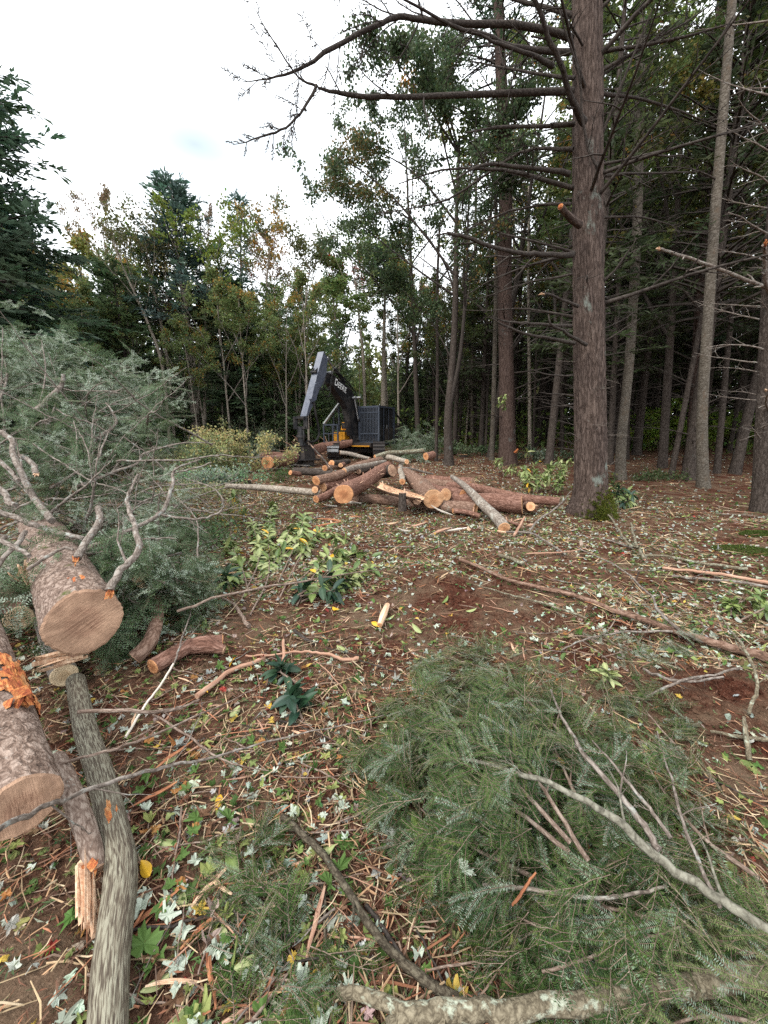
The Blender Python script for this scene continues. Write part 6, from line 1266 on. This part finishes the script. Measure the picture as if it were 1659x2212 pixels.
# ------------------------------------------------------------------ low shrubs and slash in the middle distance
def shrub(name, label, c, size, n, base, seed, leaf=.07, stems=26, mixc=None, mixp=0, cat='shrub', stemm='twig'):
    rng = np.random.default_rng(seed); root = empty(name, c, label, cat); m = MB(); tips = []
    for i in range(stems):
        p = rng.normal(0, .38, 3) * np.array(size) * [1, 1, 0]; p[2] = gzs(c[0] + p[0], c[1] + p[1]) - c[2]; Q = wander(p, rng.normal(0, .5, 3) + [0, 0, 1], size[2] * rng.uniform(.6, 1.2), 5, rng, .14); grow(m, Q, .010, .003, 4, 1, rng, .5, (25, 60), 4, 0, 0, .3, tips=tips)
    m.build('stem', M[stemm], root); lf = MB(); per = max(1, n // len(tips)); leaves_at(lf, rng, tips, base, per, .28, leaf, 0, .4, mixc, mixp); tag(lf.build('foliage', M['leaf'], root, False), kind='stuff'); return root
def gY(px, Y): p = aty(px, 950, Y); return np.array([p[0], Y, gzs(p[0], Y)])
shrub('undergrowth_shrub', 'cream yellow undergrowth left of the felling head', gY(495, 15), (2.2, 1.2, 1.6), 5600, (.44, .41, .19), 51, .085, 34, (.20, .22, .10), .4)
shrub('undergrowth_shrub', 'pale yellow green undergrowth nearer the brush pile', gY(432, 13.5), (1.3, 1.0, 1.25), 3200, (.36, .37, .17), 52, .08, 24, (.16, .22, .12), .4)
shrub('undergrowth_shrub', 'mint green leafy patch low before the cream undergrowth', gY(460, 11.5), (1.7, .8, .50), 3000, (.22, .34, .19), 53, .07, 26, (.30, .36, .27), .4)
shrub('undergrowth_shrub', 'dark leafed bush at the foot of the far dark conifers, left of the machine', gY(555, 22), (1.6, 1.0, 1.8), 1800, (.085, .11, .06), 54, .11, 24, (.20, .23, .14), .3)
shrub('undergrowth_shrub', 'green vine tangle between brush pile and rhododendron leaves', gp(440, 1180, 0), (.5, .45, .38), 1300, (.055, .11, .035), 55, .045, 26, (.12, .19, .09), .5)
shrub('undergrowth_shrub', 'small leafy tangle at the right of the vine stems', gp(490, 1130, 0), (.5, .5, .30), 700, (.11, .14, .055), 56, .045, 20, (.3, .24, .06), .2)
shrub('undergrowth_shrub', 'small fresh green bush before the felling head', gp(615, 1040, 0), (.55, .3, .40), 700, (.06, .12, .035), 57, .05, 12)
shrub('undergrowth_shrub', 'dry yellowish twig thicket at the brush pile foot', gp(420, 1090, 0), (.7, .6, .35), 500, (.25, .22, .11), 58, .05, 30)
shrub('undergrowth_shrub', 'low green growth behind the slim trunks', gY(1010, 22), (2.6, 1.2, .6), 2200, (.10, .15, .07), 59, .10, 30, (.2, .25, .15), .3)
shrub('undergrowth_shrub', 'grey green growth left of the nearest spruce, far back', gY(1180, 19), (2.2, 1.2, .6), 1500, (.09, .13, .07), 60, .10, 24, (.22, .26, .19), .3)
shrub('undergrowth_shrub', 'low leafy growth in the shaded floor right of the mottled trunk', gY(1420, 13), (1.6, .8, .25), 800, (.09, .12, .05), 61, .08, 18)
shrub('undergrowth_shrub', 'vivid green thicket glowing deep between the right hand trunks', gY(1440, 24), (4.5, 2.0, 2.6), 6000, (.17, .25, .035), 62, .14, 40)  # leaf colour brightened to stand for green light between the trunks
shrub('undergrowth_shrub', 'green thicket deep at the right edge of the woods', gY(1600, 25), (4.5, 2.0, 2.2), 5000, (.15, .22, .035), 63, .14, 36)  # lit look of this undergrowth also comes from a brighter leaf colour
for i, (px, Y, n, w_, lab) in enumerate(((905, 20.5, 70, .9, 'silver grey hemlock slash heap right of the machine'), (880, 19.5, 60, .8, 'lower hemlock slash heap touching the machine side'), (945, 23.5, 50, 1.0, 'far hemlock slash heap behind the slim trunks'), (570, 19, 60, .9, 'dim slash heap left of the felling head'))):
    g = gY(px, Y); bough(lab, [g, g + [.2, .1, .7 if i != 2 else .3], g + [-.3, -.2, 1.15 if i == 0 else .6]], .03, n, w_, SP_MID, 950 + i, 'slash_heap', 'limb', (.9, 1.7), .7, 0, None, 0, 8, 2, .3, 'slash heap')
shrub('undergrowth_shrub', 'low pale green slash just beyond the right end of the brush pile', gp(430, 1035, 0), (1.1, .8, .45), 2200, (.22, .29, .15), 64, .06, 26, (.38, .37, .2), .35)
shrub('undergrowth_shrub', 'low yellowish green slash between the brush pile and the birch pole', gp(500, 1015, 0), (1.2, .8, .40), 2000, (.26, .30, .14), 65, .06, 24, (.40, .36, .17), .35)
shrub('undergrowth_shrub', 'low mixed green slash at the near side of the brush pile end', gp(400, 1075, 0), (.7, .6, .35), 1500, (.16, .23, .10), 66, .05, 22, (.34, .34, .2), .3)
shrub('undergrowth_shrub', 'thin low green growth left of the rhododendron leaves', gp(470, 1070, 0), (.8, .6, .22), 1200, (.17, .23, .09), 67, .05, 20, (.36, .36, .2), .3)
# bare slash poles behind the head
rng = np.random.default_rng(4)
for i in range(16):
    g = gY(rng.uniform(640, 745), rng.uniform(20, 23.5)); d = unit(np.array([rng.normal(0, 1), rng.normal(0, .4), rng.uniform(.15, 1.0)])); L_ = rng.uniform(.9, 2.3)
    stick('dead_branch', 'bare bleached branch in the slash tangle behind the felling head', [g + [0, 0, .1], g + d * L_ * .5 + [0, 0, .05], g + d * L_], .028, .010, 'peeled', 2, 1100 + i, 'bare branches in the slash behind the head', 'branch', 0, .35)
rng = np.random.default_rng(14)
for i in range(14):
    g = gY(rng.uniform(540, 640), rng.uniform(14, 19)); d = unit(np.array([rng.normal(0, 1), rng.normal(0, .6), rng.uniform(.0, .35)])); L_ = rng.uniform(.8, 2.0)
    stick('dead_branch', 'grey dead branch in the slash left of the felling head', [g + [0, 0, .08], g + d * L_ * .5 + [0, 0, .08], g + d * L_], .022, .008, 'limb', 3, 1130 + i, 'dead branches left of the felling head', 'branch', 0, .35)
# moss on the floor at the right edge
def moss_pad(px, py, rx, ry, lab):
    c = gp(px, py); rng = np.random.default_rng(6); n = 3800; a = rng.uniform(0, 6.283, n); q = np.sqrt(rng.random(n)); P = np.stack([c[0] + np.cos(a) * q * rx, c[1] + np.sin(a) * q * ry], 1); z = gz(P[:, 0], P[:, 1]) + .05 * (1 - q ** 2); m = MB()
    kites(m, np.column_stack([P, z]), unit(rng.normal(size=(n, 3)) * [.6, .6, .3] + [0, 0, 1]), rng.normal(size=(n, 3)), rng.uniform(.012, .03, n), .009, shade(rng, (.075, .11, .022), n, .6)); o = m.build('moss_cushion', M['leaf'], None, False); tag(o, lab, 'moss', kind='stuff')
moss_pad(1610, 1190, .42, .26, 'bright green moss cushion on the right floor')
moss_pad(1640, 1155, .3, .16, 'small moss cushion behind the bright one')

# ------------------------------------------------------------------ litter: single pieces near by, the mass as stuff
def star(n=5, seed=0):
    ang = []; rad = []
    lob = [(0, 1.0), (52, .86), (112, .52)]
    pts = [(0, -.12)]
    half = []
    for a, r_ in ((0, 1.0), (9, .84), (18, .70), (27, .60), (38, .80), (48, .93), (58, .76), (70, .58), (84, .55), (100, .63), (116, .60), (140, .36), (166, .2)): half.append((a, r_))
    out = [(math.sin(R(a)) * r_, math.cos(R(a)) * r_) for a, r_ in half]; out2 = [(-x, y) for x, y in out[::-1] if abs(x) > 1e-6]
    return np.array(out + [(0, -.06)] + out2)
STAR = star()
def leaf_batch(mb, P, size, yaw, tilt, col, rng, simple=False):
    """flat lobed leaves (fan) at points P"""
    n = len(P); T = STAR if not simple else np.array([(0, 1.), (.55, .55), (.5, -.1), (0, -.3), (-.5, -.1), (-.55, .55)]); k = len(T)
    X = np.concatenate([T, [[0, .15]]]); cur = rng.normal(0, .55, (n, 1)); cur2 = rng.normal(0, .5, (n, 1)); jr = 1 + rng.normal(0, .16, (n, k + 1)); x = X[None, :, 0] * rng.uniform(.45, 1.05, (n, 1)) * jr; y = X[None, :, 1] * rng.uniform(.75, 1.1, (n, 1)) * jr + rng.normal(0, .2, (n, 1)) * x
    z = cur * (x ** 2) + cur2 * (y - .15) ** 2 + rng.normal(0, .4, (n, 1)) * np.abs(x) + rng.normal(0, .09, (n, k + 1)); z[:, -1] *= .3
    c, s = np.cos(tilt)[:, None], np.sin(tilt)[:, None]; y2 = y * c - z * s; z2 = y * s + z * c; cy, sy = np.cos(yaw)[:, None], np.sin(yaw)[:, None]; xx = x * cy - y2 * sy; yy = x * sy + y2 * cy
    V = P[:, None] + np.stack([xx, yy, z2], -1) * size[:, None, None]; V = V.reshape(-1, 3); j = np.arange(k); F = np.stack([np.full(k, k), (j + 1) % k, j], 1)[None] + (np.arange(n) * (k + 1))[:, None, None]
    if simple is False: pass
    cc = np.repeat(col, k + 1, 0); mb.add(V, F.reshape(-1, 3), 0, None, cc)
LC_ = [('pale', (.47, .53, .44), .30), ('green', (.09, .16, .04), .24), ('yellowgreen', (.26, .30, .10), .18), ('brown', (.17, .095, .055), .18), ('pink', (.40, .31, .27), .06), ('orange', (.38, .18, .06), .02), ('yellow', (.52, .37, .08), .02), ('red', (.36, .06, .045), .005)]
CP = np.array([c[2] for c in LC_]); CP = CP / CP.sum()
def bare(x, y):                           # 0 where the soil lies open, 1 where litter covers it
    b = 1 - .93 * np.exp(-(((x - .95) / 1.0) ** 2 + ((y - 3.5) / .75) ** 2) ** 1.5) - .9 * np.exp(-(((x - 2.1) / .75) ** 2 + ((y - 1.95) / .5) ** 2) ** 2) - .55 * np.exp(-(((x + .85) / .32) ** 2 + ((y - .75) / .42) ** 2) ** 2)
    b = b - .45 * np.clip((x - 3.2) / 3, 0, 1); p = np.stack([x * .9, y * .9, x * 0], -1); return np.clip(b + .12 * (x < .2) * (y > 2), 0, 1) * np.clip(.80 + .50 * fbm(p, 3, 71), 0.10, 1)
def scatter(rng, n, r0, r1, ex=.3, a=62):
    u = rng.random(n); e = 1 + ex; r_ = (r0 ** e + u * (r1 ** e - r0 ** e)) ** (1 / e); th = rng.uniform(-R(a), R(a), n); x, y = np.sin(th) * r_, np.cos(th) * r_; k = rng.random(n) < bare(x, y); return x[k], y[k]
rng = np.random.default_rng(2024)
def litter(name, label, n, r0, r1, simple, sz, ex=.3, pal=1.0):
    x, y = scatter(rng, n, r0, r1, ex); m = len(x); P = np.stack([x, y, gz(x, y) + rng.uniform(-.004, .026, m)], 1); cp = CP * np.array([pal] + [1] * 7); ci = rng.choice(len(LC_), m, p=cp / cp.sum()); base = np.array([c[1] for c in LC_])[ci] * rng.uniform(.55, 1.15, (m, 1)) * (1 + rng.normal(0, .05, (m, 3)))
    mb = MB(); leaf_batch(mb, P, rng.uniform(*sz, m) , rng.uniform(0, 6.283, m), rng.normal(0, .38, m), np.clip(base, .01, .9), rng, simple); return tag(mb.build(name, M['litter'], None, False), label, 'leaf litter', kind='stuff')
litter('leaf_litter', 'fallen leaves covering the near clearing floor', 9500, .55, 4.6, False, (.016, .044), .4)
litter('leaf_litter', 'fallen leaves covering the middle clearing floor', 32000, 3.2, 11, True, (.022, .050), .6, 1.7)
litter('leaf_litter', 'fallen leaves covering the far clearing floor', 23000, 9, 26, True, (.035, .075), .5, 1.9)
def chips(label, n, r0, r1, L, w_, ex=.3, cols=None, simple=False):
    x, y = scatter(rng, n, r0, r1, ex); m = len(x); P = np.stack([x, y, gz(x, y) + rng.uniform(.002, .028, m)], 1); th = rng.uniform(0, 6.283, m); D = np.stack([np.cos(th), np.sin(th), rng.normal(0, .16, m)], 1); S = np.stack([-np.sin(th), np.cos(th), rng.normal(0, .5, m)], 1)
    cs = np.array(cols or ((.42, .26, .15), (.22, .12, .08), (.50, .36, .22), (.36, .16, .09), (.13, .08, .055), (.28, .20, .15), (.58, .46, .31), (.44, .33, .20), (.18, .09, .06))); col = cs[rng.integers(len(cs), size=m)] * rng.uniform(.6, 1.2, (m, 1)); l = rng.uniform(*L, m) * rng.choice([.5, 1, 1, 1.8], m); mb = MB()
    if simple:
        kites(mb, P - D * l[:, None] / 2, D, S, l, rng.uniform(*w_, m) * 2, col, 0, .2); return tag(mb.build('wood_debris', M['chip'], None, False), label, 'wood debris', kind='stuff')
    Nn = np.cross(unit(D), unit(S)); w = rng.uniform(*w_, m)[:, None]; S = unit(S); a = P - D * l[:, None] / 2; b = P + D * l[:, None] / 2 + rng.normal(0, .004, (m, 3)); mid = P + S * l[:, None] * rng.normal(0, .06, (m, 1)); V = []
    for c, f in ((a, .7), (mid, 1), (b, .45)):
        for s_, h in ((1, 0), (0, .8), (-1, 0)): V.append(c + S * w * f * s_ + Nn * w * h * f)
    V = np.stack(V, 1).reshape(-1, 3); F = np.array([[0, 1, 4, 3], [1, 2, 5, 4], [3, 4, 7, 6], [4, 5, 8, 7]])[None] + (np.arange(m) * 9)[:, None, None]; mb.add(V, F.reshape(-1, 4), 0, None, np.repeat(col, 9, 0)); return tag(mb.build('wood_debris', M['chip'], None, False), label, 'wood debris', kind='stuff')
chips('twigs and splinters strewn over the near floor', 16000, .5, 4.5, (.03, .13), (.0012, .004))
chips('twigs and chips strewn over the middle floor', 30000, 3.2, 11, (.05, .26), (.003, .007), .6, simple=True)
chips('twigs and chips strewn over the far floor', 18000, 9, 25, (.08, .45), (.006, .014), .5, simple=True)
chips('bark crumbs and needle scraps on the near floor', 40000, .5, 4.2, (.010, .04), (.0010, .0028), .4, simple=True, cols=((.16, .08, .05), (.10, .05, .035), (.07, .09, .04), (.28, .18, .11), (.22, .10, .06)))
# crumbled earth where the machine churned the ground
def clods():
    n = 5200; x = np.concatenate([rng.normal(.95, .75, n // 2), rng.normal(2.0, .6, n // 3), rng.uniform(-3, 5, n - n // 2 - n // 3)]); y = np.concatenate([rng.normal(3.5, .6, n // 2), rng.normal(2.0, .4, n // 3), rng.uniform(.8, 8, n - n // 2 - n // 3)])
    T = np.array([[0, 0, 1], [.9, 0, .3], [.28, .86, .3], [-.73, .53, .3], [-.73, -.53, .3], [.28, -.86, .3], [.73, .53, -.4], [-.28, .86, -.4], [-.9, 0, -.4], [-.28, -.86, -.4], [.73, -.53, -.4]]); F = [[0, 1, 2], [0, 2, 3], [0, 3, 4], [0, 4, 5], [0, 5, 1], [1, 6, 2], [2, 6, 7], [2, 7, 3], [3, 7, 8], [3, 8, 4], [4, 8, 9], [4, 9, 5], [5, 9, 10], [5, 10, 1], [1, 10, 6]]
    s = (.006 + .03 * rng.random(n) ** 3)[:, None, None]; V = T[None] * (1 + rng.normal(0, .22, (n, 11, 1))) * s * np.array([1, 1, .7]) * rng.uniform(.6, 1.3, (n, 1, 3)); V = V + np.stack([x, y, gz(x, y)], 1)[:, None]; m = MB()
    m.add(V.reshape(-1, 3), (np.array(F)[None] + (np.arange(n) * 11)[:, None, None]).reshape(-1, 3)); tag(m.build('soil_crumbs', M['soil'], None, False), 'crumbled red brown earth clods where the floor was churned', 'soil', kind='stuff')
clods()
# torn green bits: needle tips and shredded leaf among the litter
def shreds(label, n, r0, r1, L):
    x, y = scatter(rng, n, r0, r1, .4); m = len(x); k = 4; P = np.repeat(np.stack([x, y, gz(x, y) + rng.uniform(.002, .02, m)], 1), k, 0); th = np.repeat(rng.uniform(0, 6.283, m), k) + np.tile(np.linspace(-.9, .9, k), m); off = np.tile(np.linspace(0, .6, k), m); l = np.repeat(rng.uniform(*L, m), k); D = np.stack([np.cos(th), np.sin(th), rng.normal(.05, .25, m * k)], 1); a0 = np.repeat(rng.uniform(0, 6.283, m), k)
    P = P + np.stack([np.cos(a0), np.sin(a0), a0 * 0], 1) * (off * l)[:, None]; mb = MB(); kites(mb, P, D, rng.normal(0, .3, (m * k, 3)) + np.stack([-np.sin(th), np.cos(th), th * 0], 1), l * .6, l * .13, np.repeat(shade(rng, (.075, .125, .04), m, .6, .2), k, 0), 0, .2); tag(mb.build('green_debris', M['litter'], None, False), label, 'green debris', kind='stuff')
shreds('shredded green needle tips over the near floor', 6500, .5, 4.5, (.02, .06))
shreds('shredded green needle tips over the middle floor', 15000, 3.5, 14, (.045, .13))
# pieces one can single out
def one_leaf_mesh(i, col):
    r_ = np.random.default_rng(3000 + i); mb = MB(); leaf_batch(mb, np.zeros((1, 3)), np.array([1.0]), np.array([0.0]), np.array([0.0]), np.array([col]), r_); return mb.mesh('leaf', M['litter'], False)
LV = {c[0]: [one_leaf_mesh(k * 10 + i, c[1]) for i in range(4)] for k, c in enumerate(LC_)}
LAB = dict(pale='silvery pale underside of a maple leaf on the foreground litter', green='green maple leaf lying flat in the foreground litter', yellowgreen='yellow green maple leaf in the foreground litter', brown='brown curled maple leaf in the foreground litter', pink='pinkish grey maple leaf in the foreground litter', orange='orange maple leaf bright in the foreground litter', yellow='yellow maple leaf in the foreground litter', red='red maple leaf standing out in the foreground litter')
def put_leaf(px, py, col, size, i=0, h=.02, tilt=None, label=None):
    p = gp(px, py, h); o = link('maple_leaf', LV[col][i % 4]); o.location = p; o.scale = (size,) * 3; o.rotation_euler = (rng.normal(0, .35) if tilt is None else tilt, rng.normal(0, .3), rng.uniform(0, 6.283)); tag(o, label or LAB[col], 'leaf', None if label else 'fallen maple leaves, ' + col)
k = 0
for px, py, col, sz, lab in ((485, 1490, 'red', .04, 'red leaf beside the orange brown sticks, left middle'), (568, 1420, 'red', .05, 'red leaf against the pinkish peeled stick'), (1345, 1193, 'red', .06, 'small red leaf far out on the right floor'), (1210, 1640, 'yellow', .035, 'yellow leaf caught on the green hemlock mound'), (505, 1575, 'red', .035, 'red leaf near the dark glossy whorl'), (430, 1960, 'yellow', .05, 'long yellow leaf beside the striped trunk'), (385, 1912, 'orange', .04, 'orange flake leaf right of the striped trunk'), (310, 2050, 'green', .085, 'large green maple leaf touching the striped trunk'), (590, 1555, 'yellow', .035, 'yellow leaf under the dark glossy whorl'), (560, 1600, 'orange', .035, 'orange curled leaf below the dark glossy whorl'), (620, 1800, 'red', .03, 'crumpled red leaf amid pale leaves, lower middle'), (1000, 1880, 'pale', .04, 'pale leaf lodged in the lower hemlock boughs'), (1330, 2110, 'pale', .04, 'pale leaf resting above the lichen covered log'), (905, 2060, 'pale', .04, 'pale star leaf by the mossy diagonal stick'), (540, 2080, 'pale', .05, 'pale star leaf at the bottom left litter'), (590, 2000, 'pale', .05, 'pale crumpled leaf pair left of the lichen stick')):
    put_leaf(px, py, col, sz, k, .03 if 'mound' not in lab and 'boughs' not in lab else .25, None, lab); k += 1
cnt = 0
names = [c[0] for c in LC_]
while cnt < 230:
    px = rng.uniform(300, 1659); py = rng.uniform(1330, 2230); 
    if px > 760 and py > 1420 and rng.random() < .93: continue
    p = gp(px, py)
    if rng.random() > bare(np.array([p[0]]), np.array([p[1]]))[0]: continue
    c = names[int(rng.choice(len(names), p=CP))]
    if c == 'red' and rng.random() < .7: continue
    put_leaf(px, py, c, rng.uniform(.03, .052), cnt, rng.uniform(.012, .035)); cnt += 1
# long narrow leaves and splinters lying singly
cnt = 0
while cnt < 60:
    px = rng.uniform(300, 1250); py = rng.uniform(1300, 2220)
    if px > 760 and py > 1420 and rng.random() < .85: continue
    p = gp(px, py, rng.uniform(.012, .03)); o = link('fallen_rhododendron_leaf', (RL + [RL[3], RL[4], RYEL])[int(rng.integers(8))]); s = rng.uniform(.06, .12); B = basis((rng.normal(), rng.normal(), rng.normal(0, .12)), (rng.normal(0, .35), rng.normal(0, .35), 1 if rng.random() < .6 else -1)); o.matrix_world = Matrix(mat4(p, B * s).tolist()); tag(o, 'long narrow leaf lying loose on the foreground litter', 'leaf', 'loose narrow leaves'); cnt += 1
SPM = []
for i in range(8):
    m = MB(); r_ = np.random.default_rng(5000 + i); 
    Q = wander((-.5, 0, 0), (1, 0, 0), 1.0, 5, r_, .10); tube(m, Q, [.02, .05, .04, .012], 5, 0, lambda th, s, r: 1 + .5 * vnoise(np.stack([np.cos(th) * 2, np.sin(th) * 2, s * 6], -1), i)); SPM.append(m.mesh('splinter', M[('splint', 'peeled', 'flake', 'peeled')[i % 4]], False))
cnt = 0
while cnt < 110:
    px = rng.uniform(280, 1500); py = rng.uniform(1180, 2220)
    if px > 760 and py > 1420 and rng.random() < .85: continue
    p = gp(px, py, rng.uniform(.008, .03)); i = int(rng.integers(8)); o = link('wood_splinter', SPM[i]); s = rng.uniform(.06, .20); th = rng.uniform(0, 6.283) if rng.random() < .5 else rng.normal(1.1, .35); B = basis((math.cos(th), math.sin(th), rng.normal(0, .12))); o.matrix_world = Matrix(mat4(p, B @ np.diag([s, s * .9, s * .6])).tolist())
    tag(o, ('pale splinter of torn wood in the foreground litter', 'pinkish peeled stick end in the foreground litter', 'orange flake of torn bark in the foreground litter', 'pinkish peeled stick end in the foreground litter')[i % 4], 'splinter', ('pale splinters', 'peeled stick ends', 'orange bark flakes', 'peeled stick ends')[i % 4] + ' in the foreground'); cnt += 1
# loose thin twigs all over the floor
cnt = 0
while cnt < 120:
    px = rng.uniform(250, 1640); py = rng.uniform(1090, 2200)
    if px > 760 and py > 1430 and rng.random() < .8: continue
    p = gp(px, py, .015); dist = p[1]; L_ = rng.uniform(.12, .40) * (1 + dist * .18); th = rng.uniform(0, 6.283) if rng.random() < .5 else rng.normal(-.35, .3); d = np.array([math.cos(th), math.sin(th), 0]); q = [p - d * L_ / 2, p + rng.normal(0, L_ * .03, 3), p + d * L_ / 2]; q = [np.array([a[0], a[1], gzs(a[0], a[1]) + rng.uniform(.008, .035)]) for a in q]
    stick('twig', 'thin loose twig lying on the clearing floor', q, rng.uniform(.0018, .004) * (1 + dist * .15), .0012 * (1 + dist * .1), ('twig', 'limb', 'twig', 'peeled', 'darklimb')[int(rng.integers(5))], int(rng.integers(0, 3)), 2000 + cnt, 'loose twigs on the floor', 'twig', 0, .4); cnt += 1
